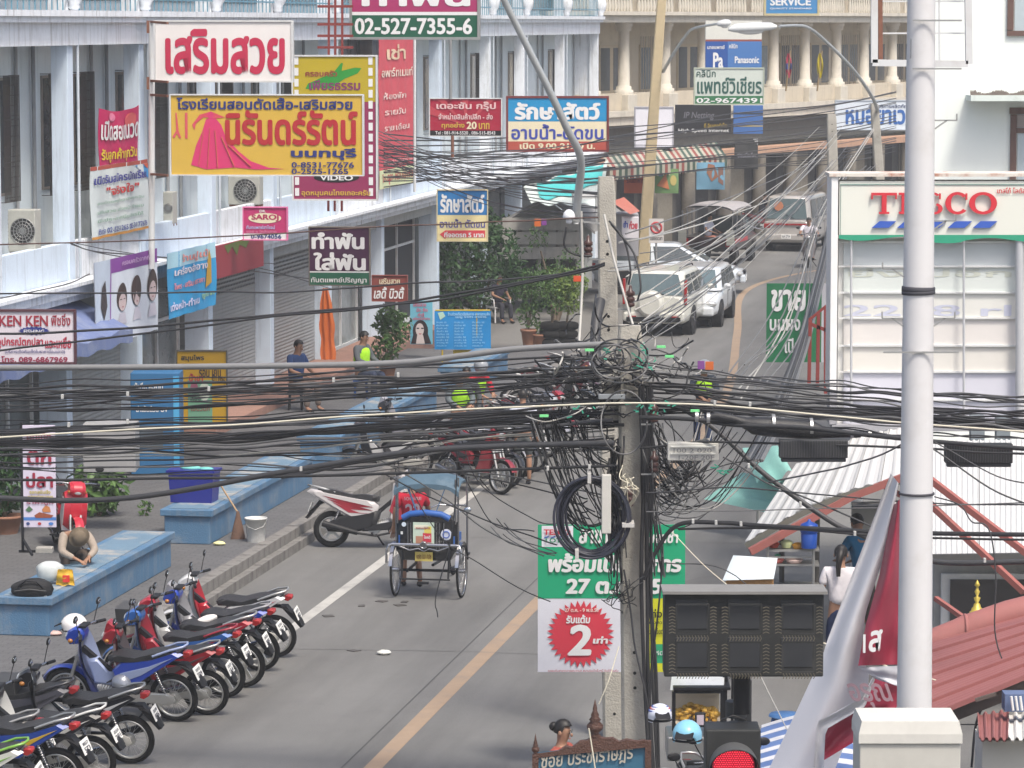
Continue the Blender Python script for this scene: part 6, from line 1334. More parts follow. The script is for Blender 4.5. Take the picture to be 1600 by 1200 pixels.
RT_ = flat('c42c38')
# serifed letters drawn stroke by stroke
def strokes(parent, segs, m, d, name='letter'):
    f = MB(); k = 1/S(d)
    for i, s_ in enumerate(segs):
        if s_[0] == 'b': _, x0, y0, x1, y1 = s_; a, b = P(x0, y1, d), P(x1, y0, d); f.box(((a.x+b.x)/2, d-.03-.001*i, (a.z+b.z)/2), (abs(b.x-a.x), .04, abs(b.z-a.z)))
        else:
            _, cx, cy, rx, ry, th, a0, a1 = s_; n = 28; o = len(f.v); vs = []
            for j in range(n+1):
                a = radians(a0+(a1-a0)*j/n); tw = th*(.45+.55*abs(cos(a)))
                for yy in (d-.05, d-.01):
                    vs.append(P(cx+(rx)*cos(a), cy-ry*sin(a), yy)); vs.append(P(cx+(rx-tw)*cos(a), cy-(ry-min(tw, th*.5))*sin(a), yy))
            f.add(vs, [(4*j, 4*j+4, 4*j+5, 4*j+1) for j in range(n)]+[(4*j, 4*j+2, 4*j+6, 4*j+4) for j in range(n)]+[(4*j+1, 4*j+5, 4*j+7, 4*j+3) for j in range(n)])
    return f.obj(name, m, parent, world=True)
dd = D-.01
strokes(ts, [('b', 1377, 303, 1385, 333), ('b', 1361, 301, 1401, 305), ('b', 1361, 303, 1363.5, 311), ('b', 1398.5, 303, 1401, 311), ('b', 1373, 331, 1389, 334)], RT_, dd)
strokes(ts, [('b', 1408, 302, 1416, 333), ('b', 1404, 301, 1436, 304.5), ('b', 1404, 330.5, 1438, 334), ('b', 1416, 315, 1430, 318.5), ('b', 1433, 303, 1436, 311), ('b', 1435, 325, 1438, 333)], RT_, dd)
strokes(ts, [('a', 1457, 309.5, 13, 9, 6, 30, 250), ('a', 1459, 326, 14, 9, 7, 70, -150), ('b', 1467, 302, 1469.5, 311), ('b', 1444, 324, 1446.5, 333)], RT_, dd)
strokes(ts, [('a', 1496, 317.5, 19, 17.5, 9, 42, 318), ('b', 1508, 302, 1511, 312)], RT_, dd)
strokes(ts, [('a', 1536, 317.5, 22, 17.5, 9.5, 0, 360)], RT_, dd)
for i in range(5):
    x = 1362+i*39.5
    f = MB(); a = [P(x+12, 345.5, dd), P(x+38, 345.5, dd), P(x+26, 356, dd), P(x, 356, dd)]; f.add(a+[v+Vector((0, -.03, 0)) for v in a], [(4, 7, 6, 5), (0, 1, 5, 4), (1, 2, 6, 5), (2, 3, 7, 6), (3, 0, 4, 7)])
    f.obj('blue_dash', flat('3458b0'), ts, world=True)
wl(ts, 'เทสโก้ โลตัส', 1558, 293, 1602, 302, D, RT_, .03)
# slatted panel with ghost lettering seen through it
pan = mat('sign_translucent', (.70, .70, .68), rough=.6, var=.08, scale=1.2)
f = MB(); scr(f, 1308, 372, 1760, 663, D+.25, .1); f.obj('back_panel', pan, ts, world=True)
for i, (y0, y1, h_) in enumerate(((380, 417, 'c0c6c8'), (418, 456, 'ccd2ce'), (459, 496, 'd4d4ce'), (499, 540, 'd4d0cc'), (542, 580, 'd6d3cc'), (583, 624, 'ccccd6'), (627, 662, 'ccccd6'))):
    f = MB(); scr(f, 1318, y0, 1590, y1, D+.2, .04); f.obj('panel', mat('panel_'+h_, h_, rough=.6, var=.06, scale=2), ts, world=True)
    f = MB(); scr(f, 1310, y0-3, 1590, y0-.2, D+.16, .04); f.obj('slat', steel_w, ts, world=True)
gh1, gh2 = flat('c0c4b8'), flat('bcbfcf')
wl(ts, 'ยิ่งไปอีก', 1325, 419, 1580, 433, D+.2, gh1, .03, off=.003); wl(ts, '2238 rl', 1318, 476, 1580, 494, D+.2, gh2, .03, off=.003)
f = MB()
for x in (1330, 1506, 1593): f = MB(); f.cyl(P(x, 660, D+.05), P(x, 372, D+.05), .018 if x < 1590 else .06); f.obj('conduit', mat('conduit_grey', (.45, .46, .48), rough=.5), ts, world=True)
f = MB(); scr(f, 1296, 612, 1308, 663, D, .4); scr(f, 1300, 664, 1760, 674, D, .4); f.obj('bottom_rail', mat('rail_grey', (.30, .30, .32), rough=.6), ts, world=True)
f = MB()
for x in (1340, 1700): f.cyl(P(x, 674, D+.3), Vector((P(x, 674, D+.3).x, D+.3, 0)), .08)
f.obj('support_post', steel_w, ts, world=True)
# steel billboard frame top right
f = MB()
for a, b in (((1366, -60), (1366, 98)), ((1363, 98), (1512, 100)), ((1512, -60), (1514, 100))): f.bar(P(*a, 40), P(*b, 40), .075)
for y in (2, 52): f.bar(P(1378, y, 40.2), P(1510, y, 40.2), .018)
f.bar(P(1467, -60, 40.2), P(1468, 95, 40.2), .018)
bf = f.obj('billboard_frame', steel_w, label='empty white steel billboard frame behind the top of the big white lamp pole', cat='frame')
f = MB(); f.bar(P(1375, -60, 40.1)-bf.location, P(1376, 94, 40.1)-bf.location, .03, .05); f.obj('rusty_strut', rust, bf, loc=(0, 0, 0))
# moss on ledge
f = MB(); r2 = random.Random(5); c = P(1560, 149, 63.6)
for i in range(900):
    x = r2.uniform(1517, 1660); h_ = r2.uniform(3, 11)*(.7+.3*sin(x*.15)); p = P(x, 149, 63.35+r2.random()*.5); q = P(x+r2.uniform(-4, 4), 149-h_, p.y); e_ = Vector((.018, 0, 0)); f.add([p-e_, p+e_, q], [(0, 1, 2)])
f.obj('dry_weeds', mat('dry_weed', (.19, .16, .14), rough=.95, var=.5), kind='stuff', label='dry brown weeds along the white ledge', cat='weeds')

# ================================================================== BIG WHITE LAMP POLE
d = 29.0; lp = thing('street_lamp_pole', 'big smooth white steel pole in the right foreground, banded with black tape', 'pole', Vector((P(1430, 1130, d).x, d, 0)))
zb = P(1430, 1133, d).z; xb = P(1429, 1130, d).x; xt = P(1439.5, 0, d).x; ztop = P(1439, -80, d).z
f = MB(); f.cyl((xb, d, 0), (xt, d, ztop), .158, .112, n=40); f.obj('shaft', mat('pole_white_paint', (.60, .595, .60), rough=.5, var=.05, scale=2, dirt=.5, dirtcol=(.44, .42, .39)), lp, world=True)
def px_at(y): return P(1439-(y/1130)*10, y, d)
for y, h_ in ((452, 9), (457, 6), (771, 4)):
    c_ = px_at(y); r_ = .112+(.158-.112)*(ztop-c_.z)/ztop; f = MB(); tl = .03 if y < 500 else 0
    f.lathe([(r_+.004, -h_*.5/190), (r_+.012, -h_*.4/190), (r_+.012, h_*.4/190), (r_+.004, h_*.5/190)], c_, 36, M=Matrix.Rotation(tl if y == 452 else -tl, 3, 'Y')); f.obj('tape_band', mat('tape_black', (.05, .05, .06), rough=.7), lp, world=True)
f = MB()
for y, s_ in ((32, 0), (107, 0), (548, 0)): c_ = px_at(y); f.bar(c_+Vector((-.08 if y < 500 else -.3, -.14, 0)), c_+Vector((.32, -.14, 0)), .014)
for y, s_ in ((188, 1), (345, 1), (420, -1), (497, -1), (497, 1)):
    c_ = px_at(y); f.bar(c_+Vector((s_*.1, -.02, 0)), c_+Vector((s_*.30, -.02, 0)), .012); f.bar(c_+Vector((s_*.30, -.02, 0)), c_+Vector((s_*.30, -.02, .055)), .012); f.bar(c_+Vector((s_*.12, -.02, -.07)), c_+Vector((s_*.22, -.02, 0)), .012)
f.obj('step_bracket', alu, lp, world=True)
wl(lp, '1 . 108', 1419, 60, 1421, 92, d, Bk, .02, off=.13)
cp = thing('concrete_pillar', 'squat pale concrete pillar with a bevelled cap, in front of the big white pole', 'pillar', Vector((P(1423, 1150, 27.5).x, 27.5, 0)))
d2 = 27.5; k = 1/S(d2, 1150); zt = P(1423, 1128, d2).z
pcm = mat('pillar_paint', (.47, .46, .42), rough=.8, var=.06, dirt=.3, dirtcol=(.3, .29, .26))
MB().box((0, .3, (zt-.18)/2), (158*k, .55, zt-.18)).obj('shaft', pcm, cp, bevel=.01)
f = MB(); f.loft([[Vector((sx*w_, .3+sy*(w_*.72), z)) for sx, sy in ((-1, -1), (1, -1), (1, 1), (-1, 1))] for w_, z in ((81*k, zt-.175), (81*k, zt-.10), (76*k, zt))], smooth=False); f.obj('cap', mat('pillar_cap', (.55, .54, .50), rough=.8, dirt=.3, dirtcol=(.36, .35, .32)), cp)
# ================================================================== TRAFFIC SIGNALS
tl = thing('traffic_signal', 'dark traffic signal with a lit red lamp at the lower edge', 'traffic light', Vector((P(1165, 900, 24.6).x, 24.6, 0)))
sg = mat('signal_housing', (.022, .023, .023), rough=.6, var=.15, scale=5, dirt=.3, dirtcol=(.12, .115, .11))
sg2 = mat('signal_visor', (.075, .078, .08), rough=.6, var=.15, dirt=.3, dirtcol=(.16, .15, .14))
def gx(px, py, d_, o=tl): q = P(px, py, d_)-o.location; return q
DS = 24.0; k = 1/S(DS)
f = MB(); a = gx(1103, 1140, DS); b = gx(1188, 1260, DS); f.box(((a.x+b.x)/2, DS-24.6+.15, (a.z+b.z)/2), (b.x-a.x, .3, a.z-b.z)); f.obj('housing', sg, tl, bevel=.012)
cc = gx(1146, 1197, DS); rr = 32*k
f = MB()
def vis(u, v, ro=0): a = radians(-12+204*u); return (cc.x+(rr*1.16+ro)*cos(a), DS-24.6-.0-.26*v*(.35+.65*sin(max(0, a)) if 0 < a < pi else .35), cc.z+(rr*1.16+ro)*sin(a))
f.grid(vis, 30, 6); f.grid(lambda u, v: vis(1-u, v, .006), 30, 6); f.obj('visor', sg2, tl)
f = MB(); f.cyl((cc.x, DS-24.6+.02, cc.z), (cc.x, DS-24.6-.012, cc.z), rr*1.05, n=32); f.obj('lens', mat('signal_red_dark', (.25, .01, .03), rough=.4, emit=.25), tl)
f = MB(); ee = mat('signal_red_led', (.85, .03, .06), rough=.4, emit=1.3, var=.05)
for i in range(-13, 14):
    for j in range(-13, 14):
        x = i*.0165+(j % 2)*.00825; z = j*.0143
        if x*x+z*z < (rr*.98)**2: f.sph((cc.x+x, DS-24.6-.014, cc.z+z), .0048, 6, 4)
f.obj('led_dots', ee, tl)
f = MB(); f.cyl(gx(1150, 1095, 24.6), gx(1150, 1120, 24.6), .075, n=20); a = gx(1174, 1060, 24.7); f.cyl(gx(1161, 1062, 24.75), Vector((gx(1163, 1062, 24.75).x, .15, 0)), .062, n=16); f.sph(gx(1146, 1134, 24.3), .07, 14, 8, (1, 1, .5)); f.tube([gx(1118, 1140, 24.3), gx(1128, 1124, 24.3), gx(1146, 1118, 24.2), gx(1164, 1124, 24.3), gx(1174, 1140, 24.3)], .006, 6); f.obj('mast', mat('signal_mast', (.06, .06, .06), rough=.7, var=.3, dirt=.4, dirtcol=(.15, .13, .11)), tl)
cd = thing('countdown_box', 'unlit black three digit countdown display with a sloping hood', 'traffic light', Vector((P(1162, 1060, DS+.1).x, DS+.1, P(1162, 1061, DS).z)))
cgx = lambda px, py, d_=DS: P(px, py, d_)-cd.location
a, b = cgx(1039, 926), cgx(1288, 1061)
f = MB(); f.box(((a.x+b.x)/2, .12, (a.z+b.z)/2), (b.x-a.x, .28, a.z-b.z)); f.obj('housing', sg, cd, bevel=.01)
a, b = cgx(1034, 924), cgx(1292, 913)
f = MB(); f.loft([[Vector((s_*(b.x-a.x)/2, y, z)) for s_ in (-1, 1)]+[Vector((s_*(b.x-a.x)/2, y, z-.02)) for s_ in (1, -1)] for y, z in ((-.11, a.z), (.26, a.z-.008))], smooth=False); f.obj('hood', mat('hood_grey', (.20, .195, .185), rough=.7, dirt=.4), cd)
led = mat('led_unlit', (.105, .093, .068), rough=.45); pl_ = mat('display_plate', (.030, .032, .036), rough=.5)
for q, xc in enumerate((1081, 1163, 1246)):
    f = MB()
    for (y0, y1) in ((940, 986), (999, 1046)):
        a, b = cgx(xc-25, y1), cgx(xc+25, y0); f.box(((a.x+b.x)/2, -.022, (a.z+b.z)/2), (b.x-a.x, .008, b.z-a.z))
    f.obj('display_window', pl_, cd, bevel=.004)
    f = MB()
    for (y0, y1) in ((940, 986), (999, 1046)):
        for (p0, p1) in (((xc-25, y0), (xc+25, y0)), ((xc-25, y1), (xc+25, y1)), ((xc-25, y0), (xc-25, y1)), ((xc+25, y0), (xc+25, y1))): f.bar(cgx(*p0)+Vector((0, -.115, 0)), cgx(*p1)+Vector((0, -.115, 0)), .006, .012)
    f.obj('window_bezel', sg, cd)
    f = MB()
    def chev(x0, y0, x1, y1, n, vert):
        for i in range(n):
            t = (i+.5)/n; c_ = cgx(x0+(x1-x0)*t, y0+(y1-y0)*t)+Vector((0, -.128, 0)); e_ = .0065
            if vert:
                for sx in (-1, 1): f.bar(c_+Vector((0, 0, e_*.7)), c_+Vector((sx*.022, 0, -e_*.7)), .005)
            else:
                for sz in (-1, 1): f.bar(c_+Vector((e_*.7, 0, 0)), c_+Vector((-e_*.7, 0, sz*.019)), .005)
    for x in (xc-32, xc+32): chev(x, 942, x, 986, 9, True); chev(x, 1000, x, 1048, 9, True)
    chev(xc-26, 992.5, xc+26, 992.5, 11, False); chev(xc-26, 1051, xc+26, 1051, 11, False)
    f.obj('led_segments', led, cd)
MB().cyl((0, .2, 0), (0, .2, -.3), .06, n=16).obj('bracket', blk, cd)
# ================================================================== STREET NAME SIGN
sn = sign('street_name_sign', 'carved blue street name board in brown wood with turned finials', 'sign', 837, 1166, 1010, 1230, 31.2, flat('38647c'), [('ซอย ประชาราษฎร์', 846, 1168, 990, 1197, flat('a8a498'), .03, .1)], thick=.08, skew=.12, rot=-.05)
k = 1/S(31.2); wdm = mat('carved_teak', (.085, .042, .03), rough=.6, var=.4, scale=14, bump=.6, bscale=50)
f = MB(); f.bar((-86*k, .0, 50*k), (86*k, .0, 74*k), .05, .04)
def fin(cx, z0, h_, r_): f.lathe([(r_, 0), (r_*1.3, h_*.06), (r_*.8, h_*.12), (r_*1.7, h_*.22), (r_*1.8, h_*.32), (r_*1.0, h_*.42), (r_*1.3, h_*.46), (r_*.8, h_*.54), (r_*.9, h_*.58), (r_*.45, h_*.70), (r_*.5, h_*.74), (r_*.2, h_*.9), (0, h_)], (cx, 0, z0), 16)
fin(-88*k, 50*k, 36*k, .02); f.bar((-88*k, 0, -1.5), (-88*k, 0, 52*k), .055)
fin(6*k, 80*k, 62*k, .042)
top = [(-52, 58), (-40, 66), (-30, 64), (-18, 74), (-6, 76), (0, 82), (12, 82), (22, 79), (34, 80), (44, 74), (56, 78), (86, 72), (86, 66), (-52, 52)]
f.prism([(x*k, z*k) for x, z in top], -.04, .04); f.bar((90*k, 0, -1.5), (90*k, 0, 76*k), .055); f.obj('carved_frame', wdm, sn)

# ================================================================== SHELTERS, ROOFS AND STALL ON THE RIGHT
wroof = mat('roof_white_sheet', (.56, .56, .55), rough=.5, var=.04, dirt=.3, dirtcol=(.5, .5, .5)); redst = mat('red_oxide_beam', (.30, .10, .085), rough=.7, var=.2, dirt=.3)
def sheet(name, label, a, b, c_, d_, n, m, root, amp=.018, z=0, w_=None):
    """corrugated sheet: a-b one edge, d_-c_ the opposite edge, ribs run from a-b to d_-c_"""
    f = MB(); nn = (b-a).cross(d_-a).normalized(); 
    if nn.z < 0: nn = -nn
    def fn(u, v, o=0): return a.lerp(b, u).lerp(d_.lerp(c_, u), v)+nn*(amp*max(0, cos(2*pi*u*n))**.5+o)
    f.grid(fn, n*6, 2, smooth=False); f.grid(lambda u, v: fn(u, 1-v, -.012), n*6, 2, smooth=False)
    return f.obj(name, m, root, world=True)
r1 = thing('shelter_roof', 'white ribbed shelter roof with a curved edge over the food stall', 'roof', G(1290, 1010))
a, b, c_, d_2 = P(1165, 848, 44), P(1245, 726, 50), P(1420, 668, 50), P(1420, 745, 44)
for i in range(6):
    u0, u1 = i/6, (i+1)/6-.006
    l0 = lambda u: a.lerp(d_2, u)+Vector((0, 0, .14*sin(pi*u))); l1 = lambda u: b.lerp(c_, u)+Vector((0, 0, .1*sin(pi*u)))
    sheet('roof_sheet', '', l0(u0), l0(u1), l1(u1), l1(u0), 2, wroof, r1)
f = MB(); pts = [a.lerp(d_2, i/12)+Vector((0, -.02, .14*sin(pi*i/12)-.04)) for i in range(13)]
for p, q in zip(pts[:-1], pts[1:]): f.bar(p, q, .035, .07)
f.obj('edge_trim', mat('trim_dark', (.13, .13, .11), rough=.8), r1, world=True)
f = MB(); f.bar(P(1172, 862, 43.8), P(1330, 776, 44), .09); f.bar(P(1330, 776, 44), P(1436, 736, 44), .09); f.bar(P(1375, 756, 44.2), P(1410, 775, 44.2), .07); f.obj('rafter', redst, r1, world=True)
f = MB(); 
for x, y0 in ((1222, 810), (1277, 800)): p = P(x, y0, 44.5); f.cyl(p, Vector((p.x, p.y, 0)), .035)
f.obj('post', mat('post_dark', (.09, .085, .08), rough=.7), r1, world=True)
r2_ = thing('shelter_roof', 'wide white corrugated roof right of the big white pole', 'roof', P(1600, 1100, 42))
a, b, c_, d_2 = P(1455, 868, 40), P(1760, 862, 40), P(1760, 684, 46), P(1455, 690, 46)
for i in range(4):
    u0, u1 = i/4, (i+1)/4-.004; sheet('roof_sheet', '', a.lerp(b, u0), a.lerp(b, u1), d_2.lerp(c_, u1), d_2.lerp(c_, u0), 9, wroof, r2_)
f = MB(); f.bar(P(1450, 873, 39.9), P(1760, 868, 39.9), .06, .10); f.obj('gutter', mat('gutter_dark', (.07, .07, .07)), r2_, world=True)
f = MB(); f.bar(P(1436, 736, 39.5), P(1640, 892, 38.5), .07); f.bar(P(1440, 775, 39.5), P(1600, 925, 38.5), .065); f.bar(P(1462, 935, 38), P(1515, 972, 37.5), .05); f.obj('rafter', redst, r2_, world=True)
f = MB()
for x in (1528, 1568): scr(f, x-11, 650, x+11, 698, 47.5, .2)
f.obj('vent_post', mat('post_slate', (.20, .23, .25), rough=.7), r2_, world=True)
hw = thing('small_house', 'low grey house wall with a dark window under the white corrugated roof', 'building', P(1550, 1100, 41))
f = MB(); scr(f, 1455, 872, 1760, 1290, 41, .3); f.obj('wall', mat('wall_weathered', (.33, .33, .32), rough=.9, var=.2, dirt=.6), hw, world=True)
f = MB(); scr(f, 1470, 897, 1700, 1010, 40.9, .08); fr_ = f.obj('window', mat('frame_white_paint', (.6, .6, .6), rough=.6), hw, world=True)
f = MB(); scr(f, 1484, 906, 1700, 1000, 40.86, .05); f.obj('pane', mat('pane_charcoal', (.055, .05, .05), rough=.35), fr_, world=True)
cg = thing('golden_finial', 'small tiered golden spire rising behind the red roof', 'finial', P(1526, 988, 38.5)); k = 1.25/S(38.5)
f = MB(); f.lathe([(15*k, 0), (14*k, 12*k), (13*k, 14*k), (12*k, 20*k), (10.5*k, 21*k), (9.5*k, 26*k), (8*k, 27*k), (6.5*k, 31*k), (5*k, 32*k), (4*k, 36*k), (2*k, 38*k), (4.5*k, 44*k), (1.2*k, 46*k), (3.6*k, 52*k), (2*k, 54*k), (1.5*k, 58*k), (3.6*k, 60*k), (2.4*k, 63*k), (0, 67*k)], n=16); f.obj('spire', mat('gold_paint', (.55, .42, .08), rough=.4, metal=.4, var=.4, scale=30), cg)
rr_ = thing('red_roof', 'faded red sheet roof with a rounded ridge at the lower right', 'roof', P(1560, 1150, 33))
redr = mat('roof_red_sheet', (.27, .10, .095), rough=.65, var=.12, scale=2, dirt=.3, dirtcol=(.28, .13, .11))
a, b, c_, d_2 = P(1436, 1128, 31), P(1660, 1035, 31), P(1660, 945, 36), P(1436, 1008, 36)
for i in range(6):
    v0, v1 = i/6, (i+1)/6; lift = Vector((0, 0, .03))
    f = MB(); p0, p1, p2, p3 = a.lerp(d_2, v0)+lift, b.lerp(c_, v0)+lift, b.lerp(c_, v1), a.lerp(d_2, v1)
    def cs(u, v): return p0.lerp(p1, u).lerp(p3.lerp(p2, u), v)+Vector((0, 0, .012*sin(v*pi*8)))
    f.grid(cs, 2, 40); f.quad(p0, p0-Vector((0, 0, .05)), p1-Vector((0, 0, .05)), p1); f.obj('roof_sheet', redr, rr_, world=True)
f = MB(); f.tube([d_2+Vector((0, 0, -.05)), P(1500, 990, 36), P(1512, 984, 36), P(1576, 962, 36), c_+Vector((0, 0, .03))], .16, 14); f.ring(P(1508, 986, 36), .165, .02, 'X', 20, 6); f.obj('ridge', mat('ridge_red', (.31, .12, .11), rough=.7, var=.12, dirt=.3), rr_, world=True)
f = MB(); f.bar(P(1436, 1136, 31.2), P(1660, 1046, 31.2), .05, .14); f.bar(P(1524, 1094, 30.8), P(1556, 1084, 30.8), .03); f.obj('fascia_board', mat('board_dark', (.1, .08, .07), rough=.8), rr_, world=True)
gw = thing('low_wall', 'grey painted wall block under the small red and white corrugated sheets', 'wall', P(1580, 1250, 29.5))
f = MB(); scr(f, 1533, 1157, 1760, 1330, 29.6, .5); f.obj('block', pcm, gw, world=True)
for i, (x0, x1, m_) in enumerate(((1530, 1575, redr), (1576, 1640, mat('sheet_pale', (.6, .59, .56), rough=.6)))): sheet('roof_sheet', '', P(x0, 1157, 29.3), P(x1, 1157, 29.3), P(x1+2, 1112, 31), P(x0-3, 1118, 31), 4 if i == 0 else 5, m_, gw, amp=.03)
f = MB(); scr(f, 1570, 1085, 1640, 1112, 30.4, .2)
bp_ = f.obj('blue_pipe_box', mat('paint_blue_dull', (.10, .14, .25), rough=.5, var=.3), label='dull blue metal box hanging under the red roof edge', cat='box')
f = MB()
for i in range(3): x = 1583+i*7; f.cyl(P(x, 1110, 30.35)-bp_.location, P(x-3, 1088, 30.35)-bp_.location, .012)
f.obj('white_rib', steel_w, bp_, loc=(0, 0, 0))
# blue and white striped awning cloth
bw = thing('awning', 'blue and white striped cloth awning below the crumpled vinyl', 'awning', P(1270, 1230, 34))
f1, f2 = MB(), MB()
for i in range(16):
    def stp_(u, v, i=i):
        t = (i+v)/16; p = P(1175, 1250, 30).lerp(P(1400, 1262, 30), u).lerp(P(1190, 1132, 35).lerp(P(1400, 1122, 35), u), t); return p+Vector((0, 0, .12*sin(pi*u)+.02*sin(t*50)))
    (f1 if i % 2 else f2).grid(stp_, 14, 3)
f1.obj('white_stripe', flat('c8c8cc'), bw, world=True); f2.obj('blue_stripe', flat('5870a0'), bw, world=True)
# crumpled vinyl banner
vb = thing('crumpled_banner', 'crumpled white and maroon vinyl banner hanging from the big white pole', 'banner', P(1330, 1200, 30.5))
vw = mat('vinyl_white', (.52, .52, .55), rough=.45, var=.03); vm_ = mat('vinyl_maroon', (.27, .03, .055), rough=.35, var=.1)
def strip2(Lp, Rp, d0, m, name, fold=.10, n=26, seed=0, dd=0):
    """vertical cloth strip between two picture polylines at depth d0 with real folds"""
    def samp(pl, t):
        L = len(pl)-1; i = min(int(t*L), L-1); q = t*L-i; return (pl[i][0]+(pl[i+1][0]-pl[i][0])*q, pl[i][1]+(pl[i+1][1]-pl[i][1])*q)
    f = MB()
    def fn(u, v):
        a_, b_ = samp(Lp, v), samp(Rp, v); x = a_[0]+(b_[0]-a_[0])*u; y = a_[1]+(b_[1]-a_[1])*u
        return P(x, y, d0+dd*v+fold*sin(u*5+seed+v*2.2)+.04*noise.noise(Vector((u*3, v*4, seed))))
    f.grid(fn, 16, n); f.grid(lambda u, v: fn(1-u, v)+Vector((0, .008, 0)), 16, n); return f.obj(name, m, vb, world=True), fn
strip2([(1392, 740), (1352, 845), (1293, 1000), (1287, 1020), (1250, 1100), (1195, 1215)], [(1404, 755), (1388, 845), (1352, 960), (1345, 1016), (1360, 1060), (1290, 1240)], 30.6, vw, 'white_sheet', .14, seed=.5)
strip2([(1396, 790), (1374, 900), (1352, 980), (1341, 1040)], [(1412, 775), (1412, 900), (1412, 980), (1412, 1038)], 30.4, vm_, 'maroon_sheet', .12, seed=2.)
strip2([(1341, 1043), (1366, 1058), (1400, 1080)], [(1412, 1040), (1412, 1070), (1412, 1082)], 30.3, vw, 'folded_edge', .04, seed=1.)
strip2([(1365, 1060), (1345, 1100), (1302, 1118), (1285, 1160)], [(1412, 1076), (1402, 1104), (1350, 1150), (1284, 1190)], 30.15, vm_, 'maroon_fold', .05, seed=3.)
strip2([(1364, 1058), (1346, 1090), (1277, 1128), (1270, 1210)], [(1367, 1062), (1352, 1104), (1290, 1140), (1286, 1220)], 30.05, vw, 'white_hem', .03, seed=4.)
wl(vb, 'ส', 1357, 982, 1379, 1019, 30.2, Wt, .06, .15); wl(vb, '|', 1348, 990, 1352, 1020, 30.2, Wt, .04)
wl(vb, 'อรุณ', 1322, 1066, 1396, 1108, 29.95, flat('9c8088'), .04, -.5)
# food stall, cart
st = thing('food_stall', 'steel food stall with shelves of dishes under the white roof', 'stall', G(1240, 1030), -.05)
k = 1/S(st.location.y); sx = lambda x: (x-1240)*k; sz = lambda y: (1030-y)*k
steel_d = mat('steel_dull', (.22, .22, .21), rough=.45, metal=.4, dirt=.3)
f = MB(); f.box((0, .35, sz(960)), (90*k, .7, 135*k*.6)); f.obj('counter', steel_d, st, bevel=.01)
f = MB()
for x in (1198, 1270): f.cyl((sx(x), 0, 0), (sx(x), 0, sz(852)), .018)
for y in (858, 880, 868): f.bar((sx(1198), 0, sz(y)), (sx(1270), 0, sz(y)), .02); 
f.box((0, .2, sz(881)), (78*k, .4, .02)); f.box((0, .2, sz(857)), (78*k, .4, .02)); f.obj('shelf', alu, st)
for x, y, w_, h_, c_ in ((1208, 856, 18, 10, 'a84434'), (1228, 856, 20, 12, 'b0b888'), (1246, 858, 20, 10, 'b88430'), (1212, 880, 26, 8, 'a85a54'), (1240, 880, 30, 8, 'c0a8a0'), (1214, 872, 10, 6, '4c9c7c')):
    f = MB(); f.lathe([(w_*.5*k*.7, 0), (w_*.5*k, h_*k*.7), (w_*.45*k, h_*k*.8), (w_*.25*k, h_*k), (0, h_*k*1.1)], (sx(x), .1, sz(y)+.012), 12); f.obj('dish', flat(c_), st)
pt = thing('steam_pot', 'two blue enamel pots with lids stacked on the food stall', 'pot', P(1264, 856, st.location.y-.05)); f = MB(); f.lathe([(12*k, 0), (13*k, 22*k), (12*k, 23*k), (14*k, 25*k), (14*k, 36*k), (12*k, 38*k), (3*k, 42*k), (2*k, 45*k), (0, 46*k)], n=20); f.obj('pot', mat('enamel_blue', '1c4494', rough=.3), pt)
fc = thing('glass_food_case', 'slanted glass topped case with brown food beside the stall', 'food case', P(1172, 912, 42), -.05); k = 1/S(42)
f = MB(); f.prism([(-38*k, 0), (36*k, 0), (36*k, 12*k), (-38*k, 10*k)], -.25, .35); f.obj('tray', mat('fried_brown', (.35, .19, .07), rough=.7, var=.6, scale=40), fc)
f = MB(); f.quad((-44*k, -.35, 12*k), (36*k, -.3, 14*k), (44*k, .35, 34*k), (-26*k, .35, 38*k)); f.obj('lid', mat('lid_glass', (.62, .68, .70), rough=.15), fc)
fk = thing('fried_food_cart', 'vendor cart with a glass box of yellow fried snacks below the countdown display', 'food cart', P(1090, 1190, 36)); k = 1/S(36)
f = MB(); f.box((0, .3, 20*k), (96*k, .6, 40*k)); f.obj('base', alu, fk, bevel=.02)
f = MB()
for x in (-38, 38): f.bar((x*k, 0, 50*k), (x*k, 0, 112*k), .035)
f.bar((-38*k, 0, 112*k), (38*k, 0, 112*k), .03); f.bar((-38*k, 0, 58*k), (38*k, 0, 58*k), .03); f.box((6*k, .25, 118*k), (90*k, .6, .03)); f.bar((44*k, .3, 40*k), (46*k, .3, 160*k), .05); f.bar((57*k, .3, 40*k), (58*k, .3, 160*k), .03); f.obj('frame', blk, fk)
f = MB(); f.box((0, .5, 85*k), (76*k, .02, 54*k)); f.box((0, .25, 60*k), (76*k, .5, .03)); f.obj('case', mat('case_cream', (.72, .62, .48), rough=.5), fk)
f = MB(); r3 = random.Random(4)
for i in range(70): x = r3.uniform(-33, 33); y = r3.uniform(.03, .4); z = 64+r3.uniform(0, 22)*(1-abs(x)/60); f.sph((x*k, y, z*k), r3.uniform(3.5, 6)*k, 8, 6, (1.2, 1, .8))
f.obj('fried_snacks', mat('fried_yellow', (.62, .36, .06), rough=.5, var=.45, scale=25), fk, kind='stuff')
f = MB(); f.quad((-44*k, -.05, 116*k), (40*k, -.05, 116*k), (48*k, .6, 138*k), (-36*k, .6, 138*k)); f.obj('lid', mat('lid_pale', (.6, .62, .62), rough=.25, var=.2), fk)
